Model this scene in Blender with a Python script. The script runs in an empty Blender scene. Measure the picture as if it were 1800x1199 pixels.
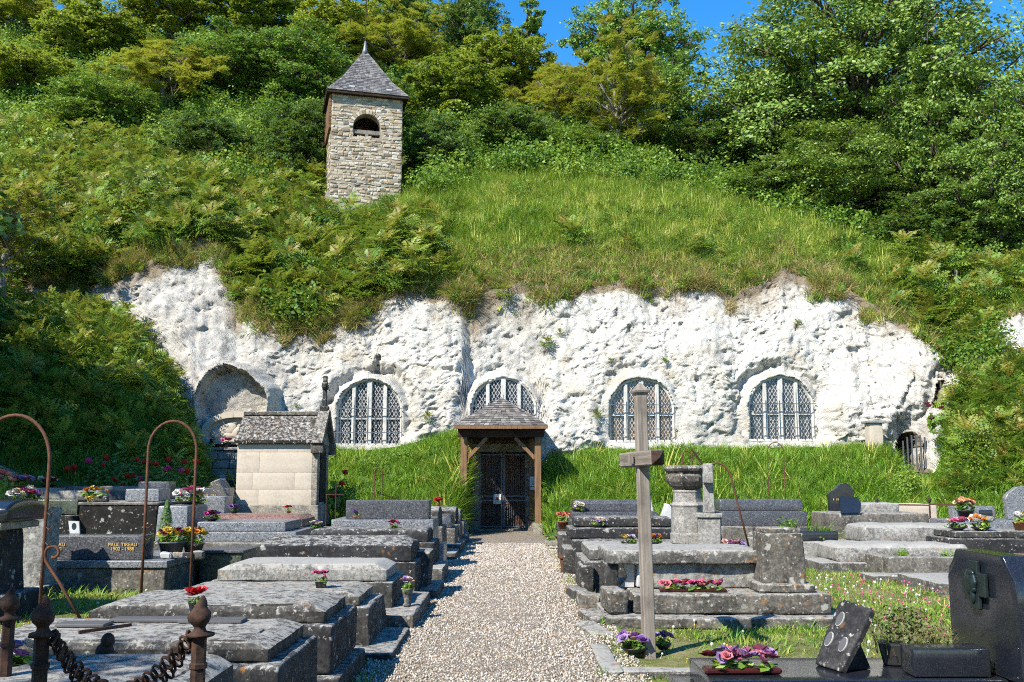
import bpy, bmesh, math, random
import numpy as np
from mathutils import Vector, Matrix, Euler
RAD = math.radians
random.seed(11)
rng = np.random.default_rng(11)
scene = bpy.context.scene
COL = scene.collection

# ------------------------------------------------------------------ camera, sky, sun, exposure
FPX, CAM_H = 1700.0, 1.55
PITCH = math.atan(235.5 / FPX)
cam_data = bpy.data.cameras.new('camera')
cam_data.sensor_width = 36.0
cam_data.lens = 36.0 * FPX / 1800.0
cam_data.clip_end = 2000.0
cam = bpy.data.objects.new('camera', cam_data)
COL.objects.link(cam)
cam.location = (0, 0, CAM_H)
cam.rotation_euler = (math.pi / 2 + PITCH, 0, 0)
scene.camera = cam

SUN_EL, SUN_AZ = RAD(43), RAD(221)      # azimuth clockwise from +Y: behind and to the left of the camera
world = bpy.data.worlds.new('World')
scene.world = world
world.use_nodes = True
wn = world.node_tree
wn.nodes.clear()
sky = wn.nodes.new('ShaderNodeTexSky')
sky.sky_type = 'NISHITA'
sky.sun_disc = False
sky.sun_elevation = SUN_EL
sky.sun_rotation = SUN_AZ
sky.altitude = 800
sky.air_density = 1.15
sky.dust_density = 0.0
sky.ozone_density = 4.5
hs = wn.nodes.new('ShaderNodeHueSaturation')
hs.inputs['Saturation'].default_value = 1.32
bg = wn.nodes.new('ShaderNodeBackground')
bg.inputs['Strength'].default_value = 0.13
wo = wn.nodes.new('ShaderNodeOutputWorld')
wn.links.new(sky.outputs[0], hs.inputs['Color'])
wn.links.new(hs.outputs[0], bg.inputs['Color'])
wn.links.new(bg.outputs[0], wo.inputs[0])

sun_data = bpy.data.lights.new('sun', 'SUN')
sun_data.energy = 5.0
sun_data.angle = RAD(0.5)
sun_data.color = (1.0, 0.94, 0.83)
sun = bpy.data.objects.new('sun', sun_data)
COL.objects.link(sun)
sdir = Vector((math.sin(SUN_AZ) * math.cos(SUN_EL), math.cos(SUN_AZ) * math.cos(SUN_EL), math.sin(SUN_EL)))
sun.rotation_euler = sdir.to_track_quat('Z', 'Y').to_euler()
sun.location = sdir * 60

scene.view_settings.view_transform = 'Standard'
scene.view_settings.look = 'None'
scene.view_settings.exposure = 1.06
scene.view_settings.gamma = 1.0
scene.view_settings.use_curve_mapping = False
scene.render.engine = 'CYCLES'
scene.cycles.max_bounces = 5
scene.cycles.diffuse_bounces = 2
scene.cycles.glossy_bounces = 3
scene.cycles.transmission_bounces = 4
scene.cycles.sample_clamp_indirect = 6.0
scene.cycles.use_light_tree = False
scene.cycles.use_adaptive_sampling = True
scene.cycles.adaptive_threshold = 0.02
scene.cycles.use_denoising = False
scene.cycles.filter_width = 1.1
scene.cycles.denoiser = 'OPENIMAGEDENOISE'
scene.cycles.denoising_input_passes = 'RGB_ALBEDO_NORMAL'
scene.cycles.denoising_prefilter = 'ACCURATE'

# ------------------------------------------------------------------ measuring: photograph pixels to metres
CP, SP = math.cos(PITCH), math.sin(PITCH)
def at(px, py, Y):
    u, v = (px - 900.0) / FPX, (599.5 - py) / FPX
    t = Y / (CP - v * SP)
    return Vector((u * t, Y, CAM_H + t * (SP + v * CP)))
def X(px, Y, py=900): return at(px, py, Y).x
def Z(py, Y): return at(900, py, Y).z

def smooth(a, b, x):
    t = np.clip((np.asarray(x, float) - a) / (b - a), 0, 1)
    return t * t * (3 - 2 * t)
def interp(px, tab):
    k = sorted(tab.items())
    return np.interp(px, [a for a, _ in k], [b for _, b in k])

# vectorised value noise ---------------------------------------------------------------------
def _h(ix, iy, iz, seed):
    n = (ix.astype(np.int64) * 374761393 + iy.astype(np.int64) * 668265263 + iz.astype(np.int64) * 2147483647 + seed * 1274126177) & 0xffffffff
    n = ((n ^ (n >> 13)) * 1274126177) & 0xffffffff
    n = ((n ^ (n >> 16)) * 2246822519) & 0xffffffff
    return ((n ^ (n >> 15)) & 0xffffff) / float(0xffffff)
def vnoise(P, seed=0):
    P = np.asarray(P, float); i = np.floor(P); f = P - i; f = f * f * (3 - 2 * f)
    r = 0
    for dx in (0, 1):
        for dy in (0, 1):
            for dz in (0, 1):
                w = (f[..., 0] if dx else 1 - f[..., 0]) * (f[..., 1] if dy else 1 - f[..., 1]) * (f[..., 2] if dz else 1 - f[..., 2])
                r = r + w * _h(i[..., 0] + dx, i[..., 1] + dy, i[..., 2] + dz, seed)
    return r * 2 - 1
def fbm(P, oct=4, seed=0, gain=0.5):
    P = np.asarray(P, float); a, s, r = 1.0, 0.0, 0
    for k in range(oct):
        r = r + a * vnoise(P * (2.03 ** k) + 17.3 * k, seed + k); s += a; a *= gain
    return r / s
def worley(P, seed=0):
    P = np.asarray(P, float); i = np.floor(P); best = np.full(P.shape[:-1], 9.0); cid = np.zeros(P.shape[:-1])
    for dx in (-1, 0, 1):
        for dy in (-1, 0, 1):
            for dz in (-1, 0, 1):
                c = i + np.array([dx, dy, dz])
                q = np.stack([c[..., k] + _h(c[..., 0], c[..., 1], c[..., 2], seed + 5 * k) for k in range(3)], -1)
                d = ((P - q) ** 2).sum(-1)
                m = d < best
                cid = np.where(m, _h(c[..., 0], c[..., 1], c[..., 2], seed + 91), cid)
                best = np.minimum(best, d)
    return np.sqrt(best), cid

# ------------------------------------------------------------------ objects
def np_mesh(name, V, Fc, mat=None, smooth_shade=False, attrs=None):
    V = np.asarray(V, np.float32); Fc = np.asarray(Fc, np.int32)
    me = bpy.data.meshes.new(name)
    me.vertices.add(len(V)); me.vertices.foreach_set('co', V.ravel())
    k = Fc.shape[1]
    me.loops.add(Fc.size); me.loops.foreach_set('vertex_index', Fc.ravel())
    me.polygons.add(len(Fc)); me.polygons.foreach_set('loop_start', np.arange(0, Fc.size, k, dtype=np.int32))
    me.polygons.foreach_set('loop_total', np.full(len(Fc), k, np.int32))
    if attrs:
        for an, arr in attrs.items():
            at_ = me.attributes.new(an, 'FLOAT', 'POINT'); at_.data.foreach_set('value', np.asarray(arr, np.float32).ravel())
    me.update(calc_edges=True); me.validate()
    if smooth_shade: me.polygons.foreach_set('use_smooth', np.ones(len(Fc), bool))
    if mat: me.materials.append(mat)
    return me
def link(name, me, parent=None, loc=None, rot=None, scale=None):
    o = bpy.data.objects.new(name, me); COL.objects.link(o)
    if parent: o.parent = parent
    if loc is not None: o.location = loc
    if rot is not None: o.rotation_euler = rot
    if scale is not None: o.scale = (scale,) * 3 if isinstance(scale, (int, float)) else scale
    return o
def tag(o, label=None, cat=None, group=None, kind=None):
    if label: o['label'] = label
    if cat: o['category'] = cat
    if group: o['group'] = group
    if kind: o['kind'] = kind
    return o
def thing(name, label, cat, loc=(0, 0, 0), rotz=0.0, group=None):
    o = link(name, None, None, loc, (0, 0, rotz))
    return tag(o, label, cat, group, 'thing')
def dup(root, loc, rotz=0.0, scale=1.0, label=None):
    r = root.copy(); COL.objects.link(r); r.location = loc
    r.rotation_euler = (root.rotation_euler[0], root.rotation_euler[1], rotz)
    r.scale = (scale,) * 3 if isinstance(scale, (int, float)) else scale
    if label: r['label'] = label
    for ch in list(root.children):
        c = ch.copy(); COL.objects.link(c); c.parent = r
        for g in ch.children:
            d = g.copy(); COL.objects.link(d); d.parent = c
    return r

class MB:
    def __init__(s): s.v = []; s.f = []
    def add(s, V, Fc):
        b = len(s.v); s.v.extend([tuple(p) for p in V]); s.f.extend([tuple(i + b for i in f) for f in Fc]); return s
    def box(s, x0, x1, y0, y1, z0, z1, M=None):
        V = [Vector((x, y, z)) for z in (z0, z1) for y in (y0, y1) for x in (x0, x1)]
        if M is not None: V = [M @ p for p in V]
        return s.add(V, [(0, 2, 3, 1), (4, 5, 7, 6), (0, 1, 5, 4), (2, 6, 7, 3), (0, 4, 6, 2), (1, 3, 7, 5)])
    def bar(s, a, b, w, h=None, roll=0.0):
        a, b = Vector(a), Vector(b); h = h or w; d = b - a
        q = d.to_track_quat('Z', 'Y').to_matrix().to_4x4()
        M = Matrix.Translation(a) @ q @ Matrix.Rotation(roll, 4, 'Z')
        return s.box(-w / 2, w / 2, -h / 2, h / 2, 0, d.length, M)
    def tube(s, pts, r, n=8, cap=True):
        pts = [Vector(p) for p in pts]; m = len(pts)
        rr = r if hasattr(r, '__len__') else [r] * m
        b = len(s.v); ref = None
        for i, p in enumerate(pts):
            t = (pts[min(i + 1, m - 1)] - pts[max(i - 1, 0)]).normalized()
            if ref is None: ref = t.orthogonal().normalized()
            ref = (ref - t * ref.dot(t)).normalized(); bi = t.cross(ref)
            for k in range(n):
                a = 2 * math.pi * k / n
                s.v.append(tuple(p + (ref * math.cos(a) + bi * math.sin(a)) * rr[i]))
        for i in range(m - 1):
            for k in range(n):
                s.f.append((b + i * n + k, b + i * n + (k + 1) % n, b + (i + 1) * n + (k + 1) % n, b + (i + 1) * n + k))
        if cap:
            s.f.append(tuple(b + k for k in reversed(range(n)))); s.f.append(tuple(b + (m - 1) * n + k for k in range(n)))
        return s
    def lathe(s, prof, n=16, c=(0, 0, 0), phase=0.0, sx=1, sy=1):
        b = len(s.v); m = len(prof)
        for r, z in prof:
            for k in range(n):
                a = 2 * math.pi * k / n + phase
                s.v.append((c[0] + sx * r * math.cos(a), c[1] + sy * r * math.sin(a), c[2] + z))
        for i in range(m - 1):
            for k in range(n):
                s.f.append((b + i * n + k, b + i * n + (k + 1) % n, b + (i + 1) * n + (k + 1) % n, b + (i + 1) * n + k))
        s.f.append(tuple(b + k for k in reversed(range(n)))); s.f.append(tuple(b + (m - 1) * n + k for k in range(n)))
        return s
    def prism(s, poly, a0, a1, axis='y', M=None):
        n = len(poly)
        def mk(p, a):
            v = {'y': Vector((p[0], a, p[1])), 'x': Vector((a, p[0], p[1])), 'z': Vector((p[0], p[1], a))}[axis]
            return M @ v if M is not None else v
        V = [mk(p, a0) for p in poly] + [mk(p, a1) for p in poly]
        return s.add(V, [tuple(range(n))[::-1], tuple(range(n, 2 * n))] + [(i, (i + 1) % n, n + (i + 1) % n, n + i) for i in range(n)])
    def mesh(s, name, mat=None, smooth_shade=False, bevel=0.0):
        me = bpy.data.meshes.new(name); me.from_pydata(s.v, [], s.f)
        bm = bmesh.new(); bm.from_mesh(me)
        bmesh.ops.recalc_face_normals(bm, faces=bm.faces)
        if bevel > 0: bmesh.ops.bevel(bm, geom=list(bm.edges), offset=bevel, segments=1, affect='EDGES', profile=0.5)
        bm.to_mesh(me); bm.free()
        if smooth_shade: me.polygons.foreach_set('use_smooth', np.ones(len(me.polygons), bool))
        if mat: me.materials.append(mat)
        return me
    def build(s, name, mat, parent=None, smooth_shade=False, bevel=0.0, **kw):
        return link(name, s.mesh(name, mat, smooth_shade, bevel), parent, **kw)

# ------------------------------------------------------------------ materials
MATS = {}
class NT:
    def __init__(s, name):
        s.m = bpy.data.materials.new(name); s.m.use_nodes = True; s.t = s.m.node_tree; s.t.nodes.clear()
        s.out = s.t.nodes.new('ShaderNodeOutputMaterial'); MATS[name] = s.m
    def n(s, typ, ins=None, **props):
        nd = s.t.nodes.new(typ)
        for k, v in props.items(): setattr(nd, k, v)
        for k, v in (ins or {}).items():
            if isinstance(v, bpy.types.NodeSocket): s.t.links.new(v, nd.inputs[k])
            else: nd.inputs[k].default_value = v
        return nd
    def noise(s, vec, scale, detail=4, rough=0.55, out='Fac'):
        return s.n('ShaderNodeTexNoise', {'Vector': vec, 'Scale': scale, 'Detail': detail, 'Roughness': rough}).outputs[out]
    def voro(s, vec, scale, out='Distance', feature='F1', rnd=1.0):
        return s.n('ShaderNodeTexVoronoi', {'Vector': vec, 'Scale': scale, 'Randomness': rnd}, feature=feature).outputs[out]
    def mix(s, f, a, b, mode='MIX'):
        nd = s.t.nodes.new('ShaderNodeMix'); nd.data_type = 'RGBA'; nd.blend_type = mode; nd.clamp_factor = True
        for i, v in ((0, f), (6, a), (7, b)):
            if isinstance(v, bpy.types.NodeSocket): s.t.links.new(v, nd.inputs[i])
            elif i == 0: nd.inputs[0].default_value = v
            else: nd.inputs[i].default_value = (*v, 1) if len(v) == 3 else v
        return nd.outputs[2]
    def ramp(s, f, stops):
        nd = s.n('ShaderNodeValToRGB', {'Fac': f}); e = nd.color_ramp.elements
        while len(e) < len(stops): e.new(0.5)
        for el, (p, c) in zip(e, stops):
            el.position = p; el.color = (c, c, c, 1) if isinstance(c, (int, float)) else (*c, 1)
        return nd.outputs['Color']
    def step(s, f, a, b):
        return s.n('ShaderNodeMapRange', {'Value': f, 'From Min': a, 'From Max': b, 'To Min': 0.0, 'To Max': 1.0}, clamp=True).outputs[0]
    def math(s, op, a, b=None):
        ins = {0: a}
        if b is not None: ins[1] = b
        return s.n('ShaderNodeMath', ins, operation=op).outputs[0]
    def coords(s, rnd=True, space='Object'):
        tc = s.n('ShaderNodeTexCoord').outputs[space]
        if not rnd: return tc
        oi = s.n('ShaderNodeObjectInfo').outputs['Random']
        off = s.math('MULTIPLY', oi, 57.0)
        return s.n('ShaderNodeVectorMath', {0: tc, 1: off}, operation='ADD').outputs[0]
    def bump(s, h, strength, dist=0.02, normal=None):
        ins = {'Height': h, 'Strength': strength, 'Distance': dist}
        if normal is not None: ins['Normal'] = normal
        return s.n('ShaderNodeBump', ins).outputs[0]
    def finish(s, color, rough=0.8, normal=None, metallic=0.0, spec=0.5, **kw):
        ins = {'Base Color': color if isinstance(color, bpy.types.NodeSocket) else (*color, 1), 'Roughness': rough, 'Metallic': metallic, 'Specular IOR Level': spec}
        if normal is not None: ins['Normal'] = normal
        ins.update(kw)
        b = s.n('ShaderNodeBsdfPrincipled', ins)
        s.t.links.new(b.outputs[0], s.out.inputs[0]); return s.m

def m_stone(name, c_light, c_dark, crust=0.5, white=0.5, orange=0.3, spots=0.5, bumpy=0.6, side=0.34):
    t = NT(name); co = t.coords()
    c_light, c_dark = tuple(.56 * c for c in c_light), tuple(.48 * c for c in c_dark)
    big = t.noise(co, 2.2, 5, 0.62); fine = t.noise(co, 22, 5, 0.65); mid = t.noise(co, 7, 4, 0.6)
    rough_ = t.noise(co, 4.2, 9, 0.78)
    lv = t.math('ADD', t.math('ADD', t.math('MULTIPLY', big, 0.35), t.math('MULTIPLY', rough_, 0.4)), t.math('MULTIPLY', fine, 0.25))
    col = t.mix(t.step(lv, 0.31 + 0.20 * crust, 0.49 + 0.20 * crust), c_dark, c_light)
    gr = t.noise(co, 48, 6, 0.8)
    col = t.mix(0.6 if side < .97 else .25, col, t.mix(fine, (0.02, 0.02, 0.02), (1, 1, 1)), 'OVERLAY')
    col = t.mix(1.0, col, t.mix(t.step(gr, .34, .66), (0.42, 0.42, 0.43), (1.55, 1.54, 1.5)) if side < .97 else (1, 1, 1), 'MULTIPLY')
    bk = t.math('MULTIPLY', t.step(t.noise(co, 3.4, 11, 0.82), .50, .57), min(1.0, 1.3 * crust))
    col = t.mix(t.math('MULTIPLY', bk, .85), col, tuple(.45 * c for c in c_dark))
    # pale crust where lichen spreads, upper faces first
    nz = t.n('ShaderNodeSeparateXYZ', {0: t.n('ShaderNodeNewGeometry').outputs['Normal']}).outputs[2]
    up = t.step(nz, 0.35, 0.9)
    col = t.mix(t.math('MULTIPLY', t.math('SUBTRACT', 1.0, up), 1.0 - side), col, tuple(.40 * c for c in c_dark))    # black crust on upright faces
    wl = t.step(t.math('ADD', t.noise(co, 15.0, 8, 0.80), t.math('MULTIPLY', up, 0.12)), 0.63 - 0.12 * white, 0.665 - 0.12 * white)
    col = t.mix(t.math('MULTIPLY', wl, 0.8), col, (0.28, 0.272, 0.248))
    stx = t.n('ShaderNodeMapping', {'Vector': co, 'Scale': (9, 9, .8)}).outputs[0]
    streak = t.math('MULTIPLY', t.step(t.noise(stx, 1.0, 5, .65), .50, .68), t.math('SUBTRACT', 1.0, up))
    col = t.mix(t.math('MULTIPLY', streak, .55 * min(1, crust * 1.6)), col, tuple(.5 * c for c in c_dark))
    wob = t.n('ShaderNodeVectorMath', {0: co, 1: t.n('ShaderNodeVectorMath', {0: t.noise(co, 17, 5, 0.7, 'Color'), 1: (0.10, 0.10, 0.10)}, operation='MULTIPLY').outputs[0]}, operation='ADD').outputs[0]
    d1 = t.voro(wob, 8.5); r1 = t.n('ShaderNodeSeparateXYZ', {0: t.voro(wob, 8.5, 'Color')}).outputs[0]
    sp = t.math('MULTIPLY', t.step(d1, 0.34, 0.22), t.step(r1, 1.0 - 0.28 * spots, 1.04 - 0.28 * spots))
    d1b = t.voro(wob, 26); r1b = t.n('ShaderNodeSeparateXYZ', {0: t.voro(wob, 26, 'Color')}).outputs[0]
    sp2 = t.math('MULTIPLY', t.step(d1b, 0.40, 0.22), t.step(r1b, 1.0 - 0.30 * spots, 1.04 - 0.30 * spots))
    col = t.mix(t.math('MAXIMUM', t.math('MULTIPLY', sp, 0.75), t.math('MULTIPLY', sp2, 0.8)), col, (0.36, 0.35, 0.32))
    d2 = t.voro(wob, 17); r2 = t.n('ShaderNodeSeparateXYZ', {0: t.voro(wob, 17, 'Color')}).outputs[1]
    so = t.math('MULTIPLY', t.step(d2, 0.40, 0.22), t.step(r2, 1.0 - 0.35 * orange, 1.03 - 0.35 * orange))
    so = t.math('MULTIPLY', so, t.step(t.noise(co, 3.1, 3), 0.40, 0.56))
    col = t.mix(t.math('MULTIPLY', so, .8), col, (0.26, 0.11, 0.022))
    nrm = t.bump(fine, 0.7 * bumpy, 0.014, t.bump(t.noise(co, 60, 3, 0.7), 0.4 * bumpy, 0.006, t.bump(mid, 0.35 * bumpy, 0.03)))
    return t.finish(col, 0.9, nrm, spec=0.25)
def m_granite(name, a, b, c, rough=0.3, scale=70, spec=0.5, grime=0.3):
    t = NT(name); co = t.coords()
    a, b, c = (tuple(.58 * q for q in k) for k in (a, b, c))
    v = t.voro(co, scale, 'Color'); s = t.n('ShaderNodeSeparateXYZ', {0: v}).outputs[0]
    col = t.ramp(s, [(0.0, a), (0.45, b), (0.8, b), (1.0, c)])
    g = t.step(t.noise(co, 3, 5, 0.6), 0.5, 0.75)
    col = t.mix(t.math('MULTIPLY', g, grime), col, (0.10, 0.095, 0.08))
    r = t.math('ADD', t.math('MULTIPLY', t.noise(co, 5, 4), 0.3), rough - 0.12)
    return t.finish(col, r, t.bump(t.noise(co, 90, 2), 0.08, 0.003), spec=spec)
def m_plain(name, col, rough=0.6, metallic=0.0, var=0.25, scale=14, bumpy=0.15, spec=0.4):
    t = NT(name); co = t.coords()
    f = t.noise(co, scale, 4, 0.6)
    col = tuple(.74 * x for x in col)
    c2 = tuple(max(0.0, x * (1 - var)) for x in col); c3 = tuple(min(1.0, x * (1 + var)) for x in col)
    return t.finish(t.mix(f, c2, c3), rough, t.bump(f, bumpy, 0.01), metallic, spec)
def m_leaf(name, c0, c1, c2, trans=0.35, attr=None, rough=0.5, hue_by_obj=0.5, tipcol=None):
    """leaf colour varies from leaf to leaf and from plant to plant; some light passes through"""
    t = NT(name)
    c0, c1, c2 = ((1.95 * k[0], 1.9 * k[1], 1.55 * k[2]) for k in (c0, c1, c2))
    isl = t.n('ShaderNodeNewGeometry').outputs['Random Per Island']
    oi = t.n('ShaderNodeObjectInfo').outputs['Random']
    f = t.math('ADD', t.math('MULTIPLY', isl, 1 - hue_by_obj), t.math('MULTIPLY', oi, hue_by_obj))
    col = t.ramp(f, [(0.12, c0), (0.5, c1), (0.88, c2)])
    if tipcol:
        a = t.n('ShaderNodeAttribute', attribute_name='tip').outputs['Fac']
        col = t.mix(a, col, tipcol)
    d = t.n('ShaderNodeBsdfPrincipled', {'Base Color': col, 'Roughness': rough, 'Specular IOR Level': 0.35})
    tc = t.mix(1.0, col, (1.0, 0.95, 0.35), 'MULTIPLY')
    tc = t.mix(0.5, col, (0.36, 0.44, 0.04))
    tr = t.n('ShaderNodeBsdfTranslucent', {'Color': tc})
    ms = t.n('ShaderNodeMixShader', {0: trans, 1: d.outputs[0], 2: tr.outputs[0]})
    t.t.links.new(ms.outputs[0], t.out.inputs[0]); return t.m

M_TOMB = m_stone('stone_weathered', (0.33, 0.315, 0.285), (0.05, 0.05, 0.05), 0.5, 0.35, 0.25, 0.45)
M_TOMB_DARK = m_stone('stone_dark', (0.20, 0.198, 0.195), (0.045, 0.045, 0.05), 0.6, 0.12, 0.15, 0.5)
M_TOMB_PALE = m_stone('stone_pale', (0.44, 0.42, 0.38), (0.11, 0.105, 0.10), 0.3, 0.6, 0.25, 0.35)
M_TOMB_LICHEN = m_stone('stone_lichen', (0.36, 0.33, 0.28), (0.07, 0.065, 0.06), 0.45, 0.35, 0.7, 0.8, .6, .68)
M_TOMB_WHITE = m_stone('stone_white_lichen', (0.42, 0.41, 0.38), (0.14, 0.13, 0.125), 0.25, 0.95, 0.3, 0.5, .6, .85)
M_CONCRETE = m_stone('concrete_old', (0.36, 0.33, 0.28), (0.12, 0.11, 0.10), 0.4, 0.25, 0.25, 0.35, .6, .75)
M_BLACKWALL = m_stone('concrete_black', (0.10, 0.09, 0.075), (0.02, 0.02, 0.018), 0.6, 0.12, 0.1, 0.45)
M_LIME = m_stone('limestone_clean', (0.74, 0.64, 0.515), (0.68, 0.575, 0.45), 0.03, -1.0, 0.0, 0.0, 0.12, 1.0)
M_LIME_OLD = m_stone('limestone_old', (0.50, 0.45, 0.37), (0.20, 0.18, 0.155), 0.3, 0.3, 0.3, 0.2, .6, .9)
M_LIME_GREY = m_stone('limestone_grey', (0.46, 0.44, 0.41), (0.28, 0.27, 0.25), 0.3, 0.3, 0.0, 0.1, .6, .95)
M_GRANITE = m_granite('granite_grey', (0.07, 0.075, 0.085), (0.26, 0.27, 0.29), (0.46, 0.47, 0.48), 0.35)
M_GRANITE_D = m_granite('granite_charcoal', (0.03, 0.03, 0.036), (0.105, 0.108, 0.12), (0.24, 0.24, 0.26), 0.3)
M_GRANITE_N = m_granite('granite_navy', (0.008, 0.010, 0.016), (0.020, 0.024, 0.034), (0.06, 0.068, 0.09), 0.12, 330, 0.6, 0.1)
M_GRANITE_R = m_granite('granite_red', (0.11, 0.05, 0.04), (0.32, 0.17, 0.13), (0.45, 0.30, 0.25), 0.35)
M_GRANITE_G = m_granite('granite_green', (0.03, 0.036, 0.03), (0.10, 0.12, 0.09), (0.16, 0.18, 0.14), 0.25, 60, 0.5, 0.5)
M_MARBLE = m_granite('marble_white', (0.60, 0.60, 0.60), (0.72, 0.72, 0.71), (0.8, 0.8, 0.79), 0.4, 12, 0.5, 0.25)
M_GOLD = m_plain('gilt_letters', (0.72, 0.46, 0.12), 0.45, 0.0, 0.2)
M_BLACK = m_plain('black_plastic', (0.018, 0.018, 0.02), 0.45)
M_POTGREY = m_plain('grey_plastic', (0.10, 0.105, 0.11), 0.5)
M_TERRA = m_plain('terracotta', (0.36, 0.13, 0.06), 0.8)
M_WHITE = m_plain('white_paint', (0.72, 0.71, 0.67), 0.6, 0, 0.08)
M_SIGN = m_plain('white_sign', (0.78, 0.78, 0.78), 0.45, 0, 0.04)
M_RED = m_plain('red_print', (0.55, 0.03, 0.02), 0.5)
M_INK = m_plain('black_print', (0.03, 0.03, 0.03), 0.5)
M_BRONZE = m_plain('bronze_patina', (0.035, 0.055, 0.055), 0.35, 0.6, 0.5, 20, 0.3)
M_SLATE_BIT = m_plain('slate_grey', (0.10, 0.10, 0.105), 0.7)

def m_rust(name, a, b):
    t = NT(name); co = t.coords(); f = t.noise(co, 16, 5, 0.7)
    return t.finish(t.mix(t.step(f, 0.35, 0.68), a, b), 0.85, t.bump(t.noise(co, 70, 4, 0.7), 0.5, 0.004), 0.1, 0.3)
M_RUST = m_rust('rusty_iron', (0.055, 0.030, 0.022), (0.15, 0.058, 0.026))
M_RUST_D = m_rust('dark_rusty_iron', (0.016, 0.012, 0.011), (0.075, 0.036, 0.022))
M_IRON = m_plain('grey_iron', (0.16, 0.175, 0.20), 0.5, 0.5, 0.3)
def m_wood(name, a, b, axis=2, grain=1.0):
    t = NT(name); co = t.coords()
    a, b = tuple(.74 * x for x in a), tuple(.74 * x for x in b)
    sc = [26, 26, 26]; sc[axis] = 1.3
    st = t.n('ShaderNodeMapping', {'Vector': co, 'Scale': tuple(sc)}).outputs[0]
    f = t.noise(st, 1.0, 6, 0.65); g = t.noise(co, 2.4, 4, 0.6)
    col = t.mix(t.step(f, 0.3, 0.7), a, b)
    col = t.mix(t.math('MULTIPLY', t.step(g, 0.52, 0.72), 0.6), col, tuple(0.35 * x for x in a))
    return t.finish(col, 0.85, t.bump(f, 0.7 * grain, 0.012), spec=0.25)
M_WOOD_GREY = m_wood('weathered_wood', (0.17, 0.14, 0.115), (0.38, 0.335, 0.285))
M_WOOD_PORCH = m_wood('porch_oak', (0.13, 0.07, 0.035), (0.31, 0.185, 0.095))
M_WOOD_DARK = m_wood('dark_oak', (0.022, 0.013, 0.010), (0.075, 0.042, 0.028), 0)
M_WOOD_DOOR = m_wood('door_oak', (0.14, 0.075, 0.05), (0.34, 0.19, 0.12))
def m_islands(name, stops, rough=0.85, bumpy=0.5, scale=30, spec=0.3):
    t = NT(name); co = t.coords(False)
    isl = t.n('ShaderNodeNewGeometry').outputs['Random Per Island']
    stops = [(p_, tuple(.88 * x for x in c_)) for p_, c_ in stops]
    col = t.ramp(isl, stops); f = t.noise(co, scale, 4, 0.65)
    col = t.mix(0.5, col, t.mix(f, (0, 0, 0), (1, 1, 1)), 'OVERLAY')
    st = t.step(t.noise(co, 1.6, 4), 0.5, 0.75)
    col = t.mix(t.math('MULTIPLY', st, 0.3), col, (0.30, 0.29, 0.26))
    return t.finish(col, rough, t.bump(f, bumpy, 0.012), spec=spec)
M_RUBBLE = m_islands('rubble_stone', [(0.0, (0.14, 0.115, 0.085)), (0.2, (0.36, 0.28, 0.19)), (0.5, (0.46, 0.375, 0.26)), (0.75, (0.50, 0.44, 0.345)), (0.88, (0.56, 0.52, 0.46)), (0.94, (0.40, 0.28, 0.14)), (1.0, (0.12, 0.12, 0.12))])
M_MORTAR = m_stone('lime_mortar', (0.60, 0.51, 0.40), (0.42, 0.35, 0.27), 0.2, 0.0, 0.0, 0.05, .6, 1.0)
M_SLATE = m_islands('roof_slate', [(0.0, (0.075, 0.075, 0.08)), (0.5, (0.135, 0.13, 0.13)), (0.85, (0.19, 0.18, 0.175)), (1.0, (0.27, 0.25, 0.23))], 0.6, 0.3)
M_SHINGLE = m_islands('wood_shingle', [(0.0, (0.07, 0.062, 0.056)), (0.5, (0.15, 0.135, 0.125)), (0.85, (0.22, 0.20, 0.185)), (1.0, (0.30, 0.28, 0.26))], 0.85, 0.5)
M_LEAD = m_plain('lead_sheet', (0.20, 0.20, 0.22), 0.5, 0.3)
def m_glass(name, col, col2):
    t = NT(name); co = t.coords()
    v = t.voro(co, 9, 'Color'); f = t.n('ShaderNodeSeparateXYZ', {0: v}).outputs[0]
    return t.finish(t.mix(f, col, col2), 0.10, t.bump(t.noise(co, 5, 2), 0.1, 0.02), spec=0.5)
M_GLASS = m_glass('dark_window_glass', (0.012, 0.013, 0.016), (0.06, 0.062, 0.066))
M_GLASS_W = m_glass('amber_window_glass', (0.02, 0.017, 0.015), (0.16, 0.075, 0.025))
M_CAME = m_plain('lead_came', (0.66, 0.66, 0.65), 0.5, 0.2, 0.2)
M_DARK = m_plain('dark_interior', (0.006, 0.006, 0.006), 0.95, 0, 0.1)
# ------------------------------------------------------------------ terrain materials
def m_ground(name, stops, scale=3.0, bumpy=0.6):
    t = NT(name); co = t.coords(False, 'Object')
    f = t.math('ADD', t.math('MULTIPLY', t.noise(co, scale, 6, 0.65), 0.6), t.math('MULTIPLY', t.noise(co, scale * 9, 4, 0.7), 0.4))
    return t.finish(t.ramp(f, stops), 0.95, t.bump(t.noise(co, scale * 14, 5, 0.7), bumpy, 0.05), spec=0.15)
M_LAWN = m_ground('lawn_soil', [(0.30, (0.055, 0.06, 0.018)), (0.48, (0.11, 0.125, 0.035)), (0.60, (0.20, 0.17, 0.085)), (0.75, (0.30, 0.24, 0.14))], 1.6)
M_HILL = m_ground('hill_turf', [(0.30, (0.03, 0.045, 0.012)), (0.5, (0.07, 0.095, 0.022)), (0.66, (0.14, 0.14, 0.05)), (0.8, (0.21, 0.16, 0.09))], 0.9)
M_BANK = m_ground('bank_turf', [(0.30, (0.02, 0.045, 0.008)), (0.55, (0.05, 0.10, 0.015)), (0.8, (0.10, 0.13, 0.04))], 1.2)
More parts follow.
